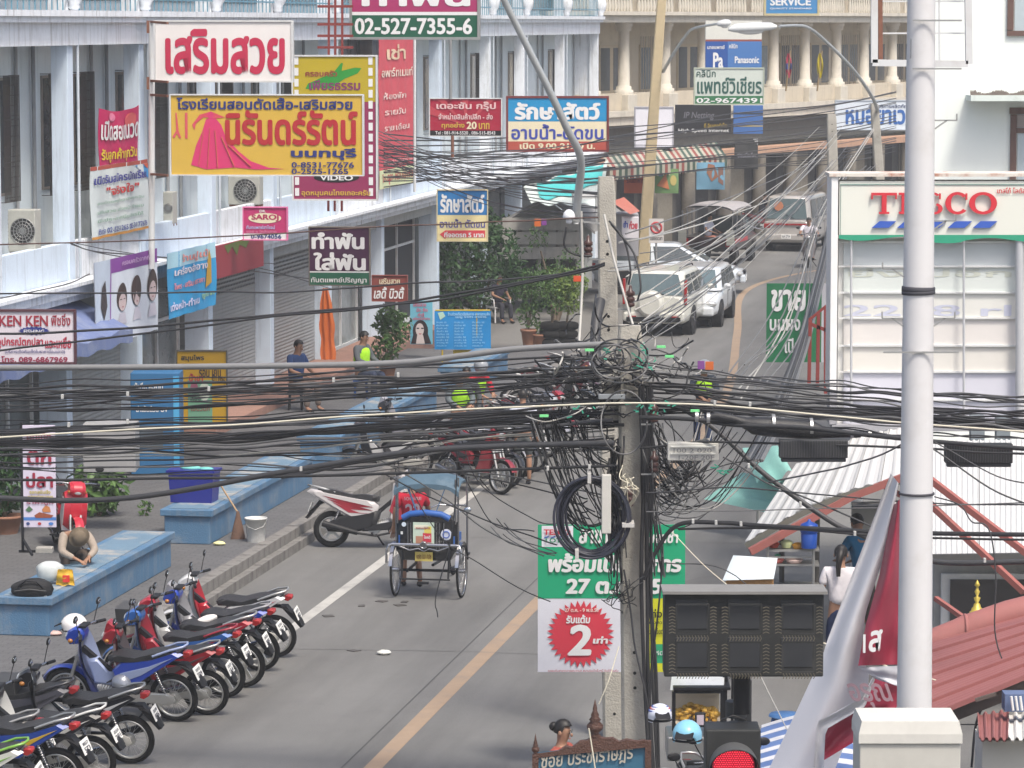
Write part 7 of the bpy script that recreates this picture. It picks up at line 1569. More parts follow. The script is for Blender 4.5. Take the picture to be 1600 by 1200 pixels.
# motorcycles and helmets at the very front
motorbike('green and chrome motorcycle under the cables at the foot of the concrete pole', P(1036, 1330, 33)-Vector((0, 0, P(1036, 1330, 33).z)), Vector((.3, -.95, 0)), '4c9c3c', 'b8b8b8', 'under', None, 5, None, 4, 'wire')
motorbike('dark motorcycle with chrome mirrors beside the snack cart', P(1075, 1330, 33.6)-Vector((0, 0, P(1075, 1330, 33.6).z)), Vector((.25, -.95, 0)), '26262a', 'a0a0a4', 'under', None, 4, None, 2, 'wire')
helmet('helmet', 'white helmet with blue and red stripes right of the concrete pole', P(1031, 1118, 33), -1.4, mat('helmet_striped', (.62, .64, .72), rough=.25), .115)
hb_ = [o for o in sc.objects if o.get('label', '').startswith('white helmet with blue')][0]
for a0, m_ in ((20, flat('2c4494')), (32, flat('a83034')), (44, flat('2c4494'))):
    f = MB(); a = radians(a0+20); f.ring((0, 0, .117*cos(a)), .117*sin(a), .006, 'Z', 24, 6); f.obj('stripe', m_, hb_)
hl = helmet('helmet', 'pale blue and cream helmet hanging by the snack cart', P(1074, 1148, 32.6), -1.8, mat('helmet_sky', (.22, .50, .66), rough=.3), .14)
mk = thing('motorcycle_mirror', 'square framed motorcycle mirror reflecting pink, beside the snack cart', 'mirror', P(1094, 1136, 32.9)); k = 1/S(32.9)
f = MB(); f.box((0, 0, 12*k), (17*k, .04, 23*k)); f.obj('frame', blk, mk, bevel=.01); MB().box((0, -.022, 12*k), (11*k, .005, 16*k)).obj('glass', flat('b8a8b0'), mk)
bs = thing('plastic_stool', 'blue plastic stool behind the countdown display', 'stool', P(1226, 1150, 38)); k = 1/S(38)
f = MB(); f.lathe([(26*k, 32*k), (24*k, 36*k), (0, 36*k)], n=20); f.obj('seat', flat('3c6494'), bs)
for a in range(4): b_ = a*pi/2+.5; MB().bar((18*k*cos(b_), 18*k*sin(b_), 34*k), (25*k*cos(b_), 25*k*sin(b_), 0), .05).obj('leg', flat('34588c'), bs)
# turquoise tarps right of the pole
for i, (pts, lb) in enumerate((([(1160, 700), (1215, 696), (1230, 728), (1175, 740)], 'upper turquoise umbrella cloth right of the cable tangle'), ([(1100, 780), (1160, 738), (1230, 742), (1215, 790)], 'lower turquoise umbrella cloth right of the cable tangle'))):
    f = MB(); q = [P(x, y, 55) for x, y in pts]; dd_ = (0, 0, 1.5, 1.5)
    q = [v+Vector((0, 0, 0)) for v in q]
    f.grid(lambda u, v: q[0].lerp(q[1], u).lerp(q[3].lerp(q[2], u), v)+Vector((0, v*-1.2, .1*sin(u*9)*v)), 14, 8); f.obj('umbrella', mat('cloth_turquoise2', (.25, .50, .44), rough=.7, var=.15), label=lb, cat='umbrella')
f = MB(); p = P(1185, 740, 55.5); f.cyl(p+Vector((0, 0, .5)), Vector((p.x, p.y, 0)), .03); f.obj('umbrella_pole', alu, label='thin pole under the turquoise umbrella cloths', cat='pole')
scx = sign('notice_panel', 'white backed panel at the stall with printed letters above the shoppers', 'sign', 1330, 790, 1425, 858, 46, flat('b0b0ac'), [('INK', 1369, 800, 1394, 816, flat('4c4c50'), .05)], thick=.05)
f = MB(); f.cyl(P(1330, 790, 45.9), P(1430, 788, 45.9), .05, n=12); f.sph(P(1384, 786, 45.9), .06); f.obj('metal_tube', chrome, label='shiny metal tube along the top of the stall panel', cat='tube')
# ================================================================== POLES
conp = mat('concrete_pole', (.38, .36, .315), rough=.9, var=.22, scale=5, bump=.5, bscale=50, dirt=.6, dirtcol=(.14, .13, .11))
def cpole(label, top, base, d, w0, w1, holes=(), name='utility_pole', m=conp, group=None):
    """square concrete pole: top/base picture points at depth d, widths in metres"""
    a, b = P(*top, d), P(*base, d); z0 = 0
    dirv = (b-a); t = (0-a.z)/dirv.z if abs(dirv.z) > 1e-6 else 1
    b = a+dirv*t
    root = thing(name, label, 'pole', b)
    f = MB(); f.loft([[p+Vector((sx*w_/2*q, sy*w_/2*q2, 0)) for sx, sy, q, q2 in ((-1, -.8, 1, 1), (-.8, -1, 1, 1), (.8, -1, 1, 1), (1, -.8, 1, 1), (1, .8, 1, 1), (.8, 1, 1, 1), (-.8, 1, 1, 1), (-1, .8, 1, 1))] for p, w_ in ((b, w1), (a.lerp(b, .03), w0), (a, w0*.86))], smooth=False)
    f.obj('shaft', m, root, world=True)
    if holes:
        f = MB()
        for y in holes:
            u = (P(0, y, d).z-a.z)/(b.z-a.z); p = a.lerp(b, u); w_ = w0+(w1-w0)*u; f.cyl(p+Vector((0, -w_/2-.002, 0)), p+Vector((0, -w_/2+.02, 0)), .017, n=10)
        f.obj('bolt_hole', mat('hole_black', (.008, .008, .008)), root, world=True)
    return root
pA = cpole('speckled square concrete pole in the foreground, wrapped in tangled cables', (984, 508), (993, 1200), 35, .245, .27, (1016, 1048, 1071, 1177))
pB = cpole('taller tan concrete pole with bolt holes behind the tangled one', (947, 276), (960, 1140), 39, .20, .26, (376, 396, 493, 514, 1112))
pC = cpole('leaning pale yellow concrete pole beside the blank white light box', (1036, -30), (1008, 362), 104, .26, .38, m=mat('concrete_yellow', (.48, .39, .24), rough=.9, var=.15, dirt=.3, dirtcol=(.2, .17, .12)))
pE = cpole('grey concrete pole at the bend carrying the white service wires', (1299, 178), (1303, 330), 105, .28, .34, (194, 205, 214))
pF = cpole('grey concrete lamp pole at the bend beside the white blue-lettered sign', (1366, 162), (1378, 330), 108, .25, .32)
# green opening banner strapped behind the pole
ob = sign('hanging_banner', 'green and white supermarket opening banner with a red starburst, behind the foreground pole', 'banner', 840, 818, 1070, 1050, 37.2, flat('d4d4dc'), [
 ('TESCO', 849, 825, 891, 834, flat('c03040'), .06), ('LOTUS', 852, 839, 891, 846, flat('2c8c64'), .05), ('สาขา', 904, 824, 950, 848, Wt, .06, .1), ('พลาซ่า', 1010, 826, 1059, 847, Wt, .06, .1), ('พร้อมเปิดบริการ', 856, 862, 1064, 893, Wt, .08, .12), ('27 ต.ค. 55', 883, 902, 1034, 927, Wt, .08, .1),
 ('27 ต.ค. - 9 พ.ย.55', 882, 949, 935, 955, flat('e0c8c0'), .05), ('รับแต้ม', 884, 959, 922, 973, Wt, .07, .1), ('2', 886, 974, 924, 1024, Wt, .06, .1), ('เท่า', 926, 993, 950, 1005, Wt, .08, .1), ('รอพบกับสาขาตลาดพระราม๕ สนามบินน้ำเร็วๆนี้ ยินดีต้อนรับ', 856, 1045, 966, 1050, flat('b04048'), .02),
 ('แต่ง', 1007, 950, 1034, 964, Bk, .03), ('มีของสด', 1007, 968, 1034, 974, Bk, .02), ('รายละเอียด', 1007, 980, 1036, 990, Bk, .02), ('ที่นี่', 1024, 1016, 1036, 1023, Wt, .03)],
 bands=[(840, 818, 1070, 934, flat('1c9c70')), (846, 820, 895, 853, flat('dcdce4')), (1003, 934, 1070, 1050, flat('c8c828')), (1016, 1006, 1070, 1036, flat('28986c'))],
 shapes=[([(907+(53 if i % 2 else 43)*cos(2*pi*i/64), 990+(53 if i % 2 else 43)*sin(2*pi*i/64)) for i in range(64)], flat('c83848'))]+[([(x, 838), (x+8, 835), (x+6, 838), (x-1, 840)], flat('4868b0')) for x in (850, 860, 870, 880)], cloth=.006)
# lamps
gal = mat('galvanised', (.48, .50, .50), rough=.45, metal=.5, var=.15, dirt=.2)
def lamp(label, pts, d0, d1, r0, r1, head=None):
    root = thing('street_lamp', label, 'street lamp', P(*pts[0], d0))
    n = len(pts)-1; pp = spline([P(x, y, d0+(d1-d0)*i/n) for i, (x, y) in enumerate(pts)], 7)
    f = MB(); f.tube(pp, r0, 10, r1); f.obj('arm', gal, root, world=True)
    if head:
        (hx0, hy0), (hx1, hy1), th = head; a, b = P(hx0, hy0, d1), P(hx1, hy1, d1); f = MB(); q = [a.lerp(b, t) for t in (0, .12, .5, .85, 1)]
        f.loft([[p+Vector((0, y*th*w_*.9, z*th*w_)) for y, z in ((-1, 0), (-.8, .5), (0, .75), (.8, .5), (1, 0), (.8, -.4), (0, -.5), (-.8, -.4))] for p, w_ in zip(q, (.3, .8, 1, .9, .4))]); f.obj('lamp_head', mat('lamp_grey_white', (.58, .6, .6), rough=.4), root, world=True)
        c_ = a.lerp(b, .55); f = MB(); f.sph(c_+Vector((0, 0, -.3*th)), th*.75, 14, 8, (abs(b.x-a.x)/th/2.6, .8, .7)); f.obj('glass_bowl', mat('lamp_glass', (.7, .72, .72), rough=.15), root, world=True)
    return root
lamp('street lamp arm curving down from the right over the clinic sign', [(1372, 175), (1362, 150), (1330, 105), (1285, 60), (1262, 43), (1245, 40), (1218, 41)], 108, 100, .055, .04, ((1214, 42), (1138, 46), .22))
lamp('small street lamp arm rising from the leaning yellow pole', [(1036, 112), (1050, 88), (1072, 55), (1086, 44), (1122, 37)], 104, 100, .05, .035, ((1120, 38), (1142, 36), .16))
lamp('thick grey lamp tube bending down across the pet clinic sign', [(899, 345), (904, 300), (908, 262), (904, 236), (888, 205), (860, 145), (825, 75), (790, 5), (765, -50)], 38.7, 37.5, .047, .036)
# globe camera
gc = thing('security_lamp', 'small white dome lamp on a bracket left of the tan concrete pole', 'lamp', P(889, 350, 38.5)); k = 1/S(38.5)
f = MB(); f.lathe([(0, 0), (4*k, 1*k), (5*k, 5*k), (4*k, 7*k), (9*k, 8*k), (10*k, 12*k), (8*k, 18*k), (4*k, 22*k), (0, 23*k)], n=18); f.obj('dome', mat('dome_white', (.7, .7, .72), rough=.3), gc); MB().bar((0, .05, 6*k), (48*k, .1, 0), .02).obj('bracket', alu, gc)

# ================================================================== CABLES
cabm = [mat('cable_black', (.028, .028, .030), rough=.55, var=.2), mat('cable_dark', (.045, .045, .048), rough=.5, var=.2), mat('cable_grey', (.13, .13, .13), rough=.5, var=.2), mat('cable_pale', (.42, .41, .38), rough=.5, var=.2), mat('cable_cream', (.62, .58, .46), rough=.5), mat('cable_brown', (.10, .06, .05), rough=.6)]
def cable(pts, r, m=0, label=None, group=None, name='cable', jit=0, per=7, cat='cable'):
    """pts: (px, py, depth)"""
    q = [P(*p) for p in pts]; q = spline(q, per)
    if jit: s_ = R.random()*99; q = [p+Vector((0, noise.noise(Vector((i*.17, s_, 0)))*jit, noise.noise(Vector((i*.17, s_, 7)))*jit)) for i, p in enumerate(q)]
    f = MB(); f.tube(q, r, 6 if r < .02 else 10)
    f2 = f.obj(name, cabm[m] if isinstance(m, int) else m, label=label, cat=cat, group=group); return f2
LD = lambda x: 35+(960-x)/960*2.0        # leftward bundle drifts a little farther away
def lc(pts, r=.007, m=0, label=None, group=None, off=0, jit=.02): return cable([(x, y, (LD(x) if x < 980 else 35-(x-980)/620*1.5)+off) for x, y in pts], r, m, label, group, jit=jit)
lc([(-40, 575), (300, 573), (600, 568), (720, 556), (800, 546), (900, 540), (950, 538)], .031, mat('conduit_grey2', (.20, .20, .20), rough=.5, var=.15), 'thick smooth grey cable running level across the left half, above the bundles', off=-.6, jit=0)
lc([(-40, 685), (0, 683), (200, 672), (400, 661), (600, 647), (800, 636), (950, 630), (1100, 632), (1300, 650), (1450, 664), (1640, 676)], .0095, 4, 'pale cream wire crossing the whole picture over the dark bundle', off=-1.0, jit=.01)
lc([(-40, 776), (100, 782), (200, 778), (300, 764), (400, 745), (500, 728), (640, 706), (760, 698), (880, 694), (960, 692)], .029, 1, 'thick black cable sagging lowest on the left', off=-.7, jit=0)
lc([(-40, 749), (200, 749), (400, 746), (560, 742), (700, 737), (960, 728)], .016, 0, 'black cable running straight above the lowest sagging one', off=-.5)
lc([(-40, 383), (250, 374), (500, 361), (700, 350), (800, 346), (935, 340)], .008, 5, 'uppermost thin reddish wire strung across the left shopfronts', off=2)
lc([(-40, 460), (300, 457), (450, 456), (640, 443), (800, 436), (900, 424), (935, 420)], .010, 1, 'second thin dark wire across the shopfronts, passing the purple sign', off=2)
lc([(-40, 521), (100, 519), (250, 508), (450, 490), (580, 478), (700, 462), (900, 424), (945, 412)], .014, 0, 'upper strand of the black pair rising to the tan pole', off=1.8)
lc([(-40, 552), (60, 540), (250, 518), (450, 493), (600, 478), (700, 466), (900, 428), (945, 414)], .012, 0, 'lower strand of the black pair rising to the tan pole', off=1.7)
for i, (pts, r, m) in enumerate((([(110, 380), (150, 393), (250, 402), (400, 424), (520, 440), (640, 452)], .012, 1), ([(112, 382), (160, 396), (260, 410), (400, 418), (520, 452)], .010, 1), ([(118, 380), (180, 392), (280, 404), (430, 412)], .008, 1), ([(-20, 470), (100, 445), (140, 428)], .010, 1))):
    cable([(x, y, fdep(max(0, x))-1.2) for x, y in pts], r, m, 'dark service wire draped along the balcony fronts', 'service wires along the balcony fronts')
lc([(-40, 648), (150, 630), (330, 605), (500, 585), (700, 566), (900, 558), (950, 560)], .012, 0, 'dark wire climbing from the left edge to the head of the tangle')
# systematic bundle strands, left half
rb_ = random.Random(21)
gL = 'black strands of the bundle left of the concrete pole'
for i in range(30):
    y0 = 615+rb_.random()*100 if i < 22 else 600+rb_.random()*22; y1 = 560+((y0-600)/115)*105+rb_.uniform(-8, 8); sag = rb_.uniform(-4, 10)
    m_ = rb_.choice((0, 0, 1, 1, 2, 2, 3 if i % 5 == 0 else 0)); r_ = rb_.choice((.007, .008, .010, .012, .015))
    x1 = rb_.choice((940, 960, 980)); pts = [(-60+x1*j/7*1.06, y0+(y1-y0)*((j/7)**1.5)+sag*sin(pi*j/7)) for j in range(8)]
    lc(pts, r_, m_, 'dark cable strand in the dense bundle left of the concrete pole', gL, off=rb_.uniform(-.4, .5), jit=.05)
for i in range(11):       # the densest dark core
    y0 = 690+rb_.uniform(-9, 9); pts = [(-60, y0), (100, 690+rb_.uniform(-7, 7)), (250, 690+rb_.uniform(-7, 7)), (400, 682+rb_.uniform(-7, 7)), (600, 668+rb_.uniform(-8, 8)), (800, 655+rb_.uniform(-9, 9)), (975, 652+rb_.uniform(-14, 14))]
    lc(pts, rb_.choice((.010, .012, .015)), rb_.choice((0, 0, 1)), 'black cable in the heaviest core of the left bundle', 'heavy core cables left of the pole', off=rb_.uniform(-.3, .3), jit=.04)
for i in range(9):
    y0 = 700+i*5+rb_.uniform(-3, 3); pts = [(-60, y0), (150, y0+4), (350, y0+rb_.uniform(-5, 8)), (550, y0-5+rb_.uniform(-6, 20)), (760, y0-22+rb_.uniform(-5, 5)), (960, y0-35)]
    lc(pts, rb_.choice((.006, .008, .010)), rb_.choice((0, 1, 2, 3)), 'loose lower wire below the dense left bundle', 'loose lower wires on the left', off=rb_.uniform(-.3, .4), jit=.08)
lc([(440, 745), (560, 722), (700, 700), (780, 690), (960, 702)], .020, 1, 'thick dark cable with a white tie rising over the trishaw', off=-.2)
for a in (([(600, 726), (700, 735), (800, 745), (960, 775)]), ([(620, 730), (740, 742), (860, 770), (930, 800)]), ([(600, 740), (700, 790), (800, 828), (870, 850)]), ([(560, 700), (620, 735), (700, 782), (760, 830), (850, 870)])):
    lc(a, .008, rb_.choice((1, 2)), 'thin wire slanting down behind the trishaw towards the coil', 'wires slanting down to the coil', off=.6)
for a in ([(715, 650), (712, 700), (735, 760), (770, 820), (835, 835)], [(717, 670), (740, 740), (790, 790), (850, 815), (905, 820)], [(714, 650), (713, 760), (703, 850), (681, 930), (684, 968)], [(640, 760), (690, 840), (750, 880), (860, 940)]):
    lc(a, .006, 1, 'kinked black drop wire hanging from the bundle over the lane', 'kinked drop wires over the lane', off=.5, jit=.06)
# right half
gR = 'black strands of the bundle right of the concrete pole'
for i in range(22):
    y0 = 560+rb_.random()*70; y1 = 612+(y0-560)/70*70+rb_.uniform(-8, 8); sag = rb_.uniform(0, 14)
    pts = [(975+90*j, y0+(y1-y0)*j/7+sag*sin(pi*j/7)) for j in range(8)]
    lc(pts, rb_.choice((.007, .008, .010, .013)), rb_.choice((0, 0, 1, 1, 2)), 'dark cable strand in the bundle right of the concrete pole', gR, off=rb_.uniform(-.3, .8), jit=.05)
for i in range(12):
    y = 655+rb_.uniform(-6, 8); lc([(1000, 636+rb_.uniform(-15, 15)), (1150, 640+rb_.uniform(-8, 8)), (1300, y-10), (1450, y), (1650, y+rb_.uniform(0, 14))], rb_.choice((.011, .014)), 0, 'black cable in the dense level band behind the white pole', 'dense level band on the right', off=.5, jit=.03)
lc([(1000, 652), (1080, 655), (1150, 664), (1250, 668), (1340, 678), (1460, 690), (1650, 705)], .022, 0, 'thick black cable threading the big splice closure', off=-.6, jit=0)
lc([(1000, 700), (1100, 690), (1220, 694), (1400, 698), (1500, 706), (1650, 712)], .012, 0, 'black cable passing through the boxed splice closures', off=-.4)
lc([(1040, 625), (1110, 665), (1200, 745), (1300, 815), (1350, 838), (1420, 868), (1500, 880), (1640, 876)], .028, 1, 'thick bound black cable diving down to the right behind the white pole', off=1.6, jit=.01)
lc([(1005, 905), (1025, 862), (1060, 820), (1130, 817), (1200, 822), (1400, 832), (1640, 836)], .022, 0, 'thick black cable bending off the pole low down and running right', off=-.3, jit=0)
lc([(1060, 826), (1200, 826), (1400, 838), (1640, 845)], .012, 0, 'thinner cable just below the low right hand one', off=-.2)
for a, r, m in (([(1010, 770), (1150, 762), (1300, 775), (1450, 786), (1640, 790)], .008, 1), ([(1200, 755), (1280, 738), (1350, 720), (1420, 690), (1470, 660)], .009, 1), ([(1010, 800), (1200, 796), (1400, 792), (1640, 784)], .006, 2), ([(1130, 715), (1200, 755), (1290, 790), (1380, 830), (1450, 860)], .009, 1), ([(1040, 880), (1150, 900), (1280, 1050), (1330, 1100), (1400, 1130), (1640, 1135)], .006, 1), ([(1455, 700), (1560, 770), (1640, 800)], .009, 1), ([(1460, 775), (1500, 790), (1520, 815), (1545, 825), (1556, 900), (1556, 1000), (1590, 1080)], .007, 1), ([(1452, 1060), (1520, 1075), (1640, 1078)], .007, 4), ([(1285, 1005), (1340, 1025), (1400, 1045), (1452, 1060)], .007, 4), ([(1050, 830), (1130, 910), (1250, 990), (1285, 1005)], .005, 4), ([(1160, 1000), (1200, 1080), (1245, 1170), (1270, 1205)], .005, 3), ([(1455, 1103), (1540, 1100), (1600, 1060)], .006, 1), ([(1518, 1200), (1528, 1120), (1560, 1080), (1620, 1050)], .012, 0), ([(1460, 690), (1560, 745), (1640, 760)], .007, 1)):
    lc(a, r, m, 'single stray wire crossing the shelter roofs on the right', 'stray wires over the shelter roofs', off=-.8)
# service wires fanning to the far right
gF = 'pale service wires fanning up to the pole at the bend'
for i in range(20):
    x0, y0 = 945+rb_.uniform(0, 60), 345+rb_.uniform(0, 240); x1, y1 = 1290+rb_.uniform(-10, 40), 190+rb_.uniform(0, 90); d1 = 100
    sag = rb_.uniform(30, 110)*(1 if i % 4 else .3); n = 9; pts = []
    for j in range(n+1):
        t = j/n; d = 38.5+(d1-38.5)*t**2.0; pts.append((x0+(x1-x0)*t, y0+(y1-y0)*t+sag*4*t*(1-t)*.55, d))
    m_ = rb_.choice((2, 2, 3, 3, 1)); cable(pts, rb_.choice((.006, .008, .010)), m_, 'pale grey service wire fanning from the concrete poles up to the bend', gF, jit=0)
gT = 'heavy cable bundle falling beside the supermarket sign'
for i in range(16):
    o = rb_.uniform(-9, 9); cable([(1318+o, 270, 104), (1296+o, 380, 90), (1277+o, 455, 75), (1255+o*1.2, 540, 60), (1215+o*1.6, 650, 47), (1180+o*1.8, 720, 40)], rb_.choice((.012, .016, .02)), rb_.choice((0, 1, 2)), 'black cable in the bundle falling steeply past the left edge of the supermarket sign', gT)
for i in range(8):
    x0 = 1150+rb_.uniform(-30, 30); cable([(x0, 600+rb_.uniform(-30, 30), 44), (x0+80, 480+rb_.uniform(-20, 20), 60), (1285+rb_.uniform(-8, 8), 330, 95), (1310+rb_.uniform(-10, 60), 200+rb_.uniform(-10, 60), 106)], .012, rb_.choice((2, 3)), 'light wire rising steeply beside the supermarket sign', 'light wires rising beside the sign')
# upper wires from the terrace to the bend
gU = 'thin dark wires from the terrace signs towards the bend'
for i in range(22):
    y0 = 205+rb_.uniform(-8, 60); y1 = 225+rb_.uniform(-15, 120); x1 = rb_.choice((945, 950, 960)); sag = rb_.uniform(5, 35)
    cable([(592+(x1-592)*j/5, y0+(y1-y0)*j/5+sag*sin(pi*j/5), 74+(39-74)*(j/5)) for j in range(6)], rb_.choice((.007, .009)), rb_.choice((1, 1, 2)), 'thin dark wire running from the terrace to the tan concrete pole', gU)
for i in range(20):
    y0 = 205+i*3.6+rb_.uniform(-3, 3); y1 = 150+i*5+rb_.uniform(-4, 6); cable([(600, y0+rb_.uniform(-5, 30), 76), (760, y0+rb_.uniform(5, 22), 84), (940, y0+rb_.uniform(-8, 14), 98), (1130, (y0+y1)/2+rb_.uniform(0, 15), 106), (1300, y1+10, 108), (1400, y1-10, 118)], rb_.choice((.010, .013, .016)), rb_.choice((0, 1, 1)), 'dark wire in the level band crossing the signs at the bend', 'level band of wires at the bend')
# pole side cables
for i, x in enumerate((1012, 1016, 1020, 1024, 1009, 1014, 1021)):
    cable([(x-8+rb_.uniform(-3, 3), 600, 34.75), (x-4, 760, 34.7), (x-6+rb_.uniform(-5, 5), 900, 34.7), (x+rb_.uniform(-4, 4), 1050, 34.7), (x+6, 1210, 34.65)], rb_.choice((.010, .014, .02)), 0, 'black cable strapped down the right side of the foreground pole', 'cables strapped down the foreground pole', jit=.02)
cable([(975, 890, 34.6), (986, 960, 34.6), (992, 1010, 34.6), (1008, 1080, 34.55), (1014, 1120, 34.6)], .010, 1, 'thin cable crossing the face of the foreground pole')
cable([(1036, 870, 34.5), (1028, 960, 34.5), (1018, 1040, 34.6), (1016, 1090, 34.6)], .010, 0, 'black wire joining the pole cables from the right')
cable([(967, 1010, 34.5), (952, 1060, 34.4), (936, 1100, 34.4)], .006, 4, 'thin cream cord slanting off the foreground pole')
cable([(920, 1138, 31), (926, 1175, 31), (932, 1215, 31)], .007, 4, 'thin cream cord over the street name board')
cable([(908, 330, 38.4), (910, 420, 38.4), (908, 480, 38.3), (904, 548, 38)], .016, 3, 'pale ribbed conduit dropping beside the tan pole')
cable([(944, 335, 38.6), (958, 400, 38.4), (975, 460, 38.2), (990, 510, 38), (1006, 540, 37.5)], .014, 3, 'white rod leaning along the tan concrete pole', name='rod', cat='rod')
cable([(938, 470, 38.6), (932, 500, 38.4), (930, 540, 38.2), (934, 575, 38)], .06, 1, 'thick black cable loop left of the tan pole')
for a in ([(952, 345, 38.4), (975, 375, 38.3), (985, 420, 38.2), (982, 445, 38.2)], [(955, 350, 38.4), (990, 395, 38.2), (1001, 445, 38), (996, 470, 38)], [(885, 355, 38.5), (882, 385, 38.5), (900, 398, 38.5), (925, 400, 38.5)]):
    cable(a, .012, 0, 'black jumper loop high on the tan concrete pole', 'jumper loops on the tan pole')
# kinked drop lines between pole B wires
# coil
cl = thing('cable_coil', 'big coil of spare black cable tied to the left of the foreground pole', 'coil', P(925, 878, 34.4))
k = 1/S(34.4); rr4 = random.Random(9)
for i in range(9):
    ox, oz = rr4.uniform(-3.5, 3.5)+(4 if i % 2 else -2), rr4.uniform(-3, 3); rx, rz_ = (58-i*1.6)*k, (64-i*1.2)*k; y = -.10+i*.025
    pts = [(ox*k+rx*cos(2*pi*j/40), y+.02*sin(3*2*pi*j/40+i), 72*k+oz*k+rz_*sin(2*pi*j/40)) for j in range(41)]
    f = MB(); f.tube(pts, .0135, 8); f.obj('loop', mat('cable_navy', (.025, .027, .04), rough=.4), cl)
for a in (95, 245, 350):
    x, z = 57*k*cos(radians(a)), 72*k+63*k*sin(radians(a)); f = MB(); f.box((x, -.02, z), (.035, .28, .09) if a != 350 else (.12, .28, .035)); f.obj('tie', mat('tape_grey', (.45, .44, .42)), cl)
f = MB()     # second, smaller loops above
cl2 = thing('cable_coil', 'loose loops of grey cable at the head of the foreground pole', 'coil', P(958, 600, 34.4))
for i, (cx, cy, rx, ry) in enumerate(((957, 565, 30, 26), (965, 552, 34, 22), (950, 556, 24, 20), (968, 568, 44, 30), (986, 555, 26, 24), (975, 660, 36, 50))):
    pts = [P(cx+rx*cos(2*pi*j/30), cy+ry*sin(2*pi*j/30), 34.3+.1*sin(j*.5+i)) for j in range(31)]
    f = MB(); f.tube(pts, .009, 6); f.obj('loop', cabm[(2, 1, 0, 2, 1, 2)[i]], cl2, world=True)
# the tangle that nobody could count
rt = random.Random(33); f = [MB(), MB(), MB()]
def squig(x0, y0, x1, y1, sag, d=34.8, amp=8, r=.006, k=0, n=9):
    pts = []; s_ = rt.random()*50
    for j in range(n+1):
        t = j/n; pts.append(P(x0+(x1-x0)*t+noise.noise(Vector((t*1.9, s_, 1)))*amp*1.3, y0+(y1-y0)*t+sag*4*t*(1-t)+noise.noise(Vector((t*1.9, s_, 5)))*amp*1.3, d+noise.noise(Vector((t*3, s_, 9)))*.6))
    f[k].tube(spline(pts, 4), r, 5)
for i in range(105):   # head of the tangle
    x = rt.gauss(968, 55); y = rt.gauss(590, 36); a = rt.random()*6.28; l = rt.uniform(25, 110)
    squig(x, y, x+l*cos(a), y+l*.45*sin(a), rt.uniform(-12, 25), 34.9+rt.uniform(-.4, .5), 9, rt.choice((.005, .007, .010)), rt.choice((0, 0, 0, 1, 1, 2)))
for i in range(24):    # left nest: drops from the bundle to the pole
    x0 = rt.uniform(820, 945); squig(x0, 655+rt.uniform(-12, 10), 948+rt.uniform(0, 22), rt.uniform(690, 880), rt.uniform(5, 45)*((955-x0)/120), 34.9, 10, rt.choice((.005, .006, .008)), 0 if rt.random() < .8 else 1)
for i in range(14): squig(rt.uniform(825, 870), 660, rt.uniform(900, 950), rt.uniform(780, 840), rt.uniform(15, 60), 34.8, 8, .008, 0)
for i in range(40):    # hanging net right of the pole
    t = rt.random(); x0, y0 = 1005+rt.uniform(0, 15), rt.uniform(690, 800); x1, y1 = rt.uniform(1080, 1200), rt.uniform(640, 735)
    squig(x0, y0, x1, y1, rt.uniform(20, 75), 35.2, 10, rt.choice((.004, .006, .008)), rt.choice((0, 0, 1, 1, 2)))
for i in range(30): squig(rt.uniform(1000, 1035), rt.uniform(640, 700), rt.uniform(1040, 1100), rt.uniform(700, 790), rt.uniform(-10, 40), 35, 12, .007, rt.choice((0, 0, 1)))
for i in range(30): squig(965+rt.uniform(-14, 8), rt.uniform(680, 760), 962+rt.uniform(-12, 14), rt.uniform(800, 930), rt.uniform(-8, 8), 34.75, 10, rt.choice((.007, .010)), 0)
for i in range(14): squig(rt.uniform(940, 975), rt.uniform(880, 940), rt.uniform(965, 1010), rt.uniform(900, 960), 10, 34.7, 12, .005, 0)
for i in range(10): squig(1000+rt.uniform(0, 30), 700, 1015+rt.uniform(-8, 25), 900, rt.uniform(-5, 5), 34.8, 8, .007, rt.choice((0, 1)))
for i in range(4): squig(rt.uniform(745, 800), rt.uniform(800, 845), 868, rt.uniform(835, 868), 10, 35.2, 5, .006, 1)
for i, (mb_, m_) in enumerate(zip(f, (cabm[0], cabm[2], cabm[3]))): mb_.obj('cable_tangle', m_, kind='stuff', label=('black', 'grey', 'pale')[i]+' wires knotted into the tangle round the foreground pole', cat='wire tangle')
# insulators, boxes, splices, clips
ins = mat('insulator_brown', (.07, .035, .03), rough=.3)
for i, (x, y, d, lb) in enumerate(((919, 402, 38.6, 'brown stacked insulator left of the tan pole'), (983, 792, 34.6, 'brown insulator bound with cream cord on the foreground pole'), (1022, 660, 34.6, 'upper brown insulator right of the foreground pole'), (1022, 738, 34.6, 'lower brown insulator right of the foreground pole'), (985, 480, 38.2, 'small insulator cluster above the pole head'))):
    e = thing('insulator', lb, 'insulator', P(x, y, d)); g = MB(); k = 1/S(d)
    g.lathe([(3*k, 0), (7*k, 2*k), (7*k, 6*k), (4*k, 8*k), (7*k, 10*k), (7*k, 15*k), (4*k, 17*k), (7*k, 19*k), (7*k, 24*k), (3*k, 27*k), (2*k, 34*k), (0, 34*k)], n=14); g.obj('body', ins, e)
    g = MB(); g.cyl((0, 0, -8*k), (0, 0, 36*k), .008); g.bar((0, .05, -4*k), (25*k if x < 950 else -20*k, .05, -4*k), .015); g.obj('bolt', alu, e)
def boxat(name, label, cat, x0, y0, x1, y1, d, dep, m, bev=.008):
    f = MB(); scr(f, x0, y0, x1, y1, d, dep); return f.obj(name, m, label=label, cat=cat, bevel=bev)
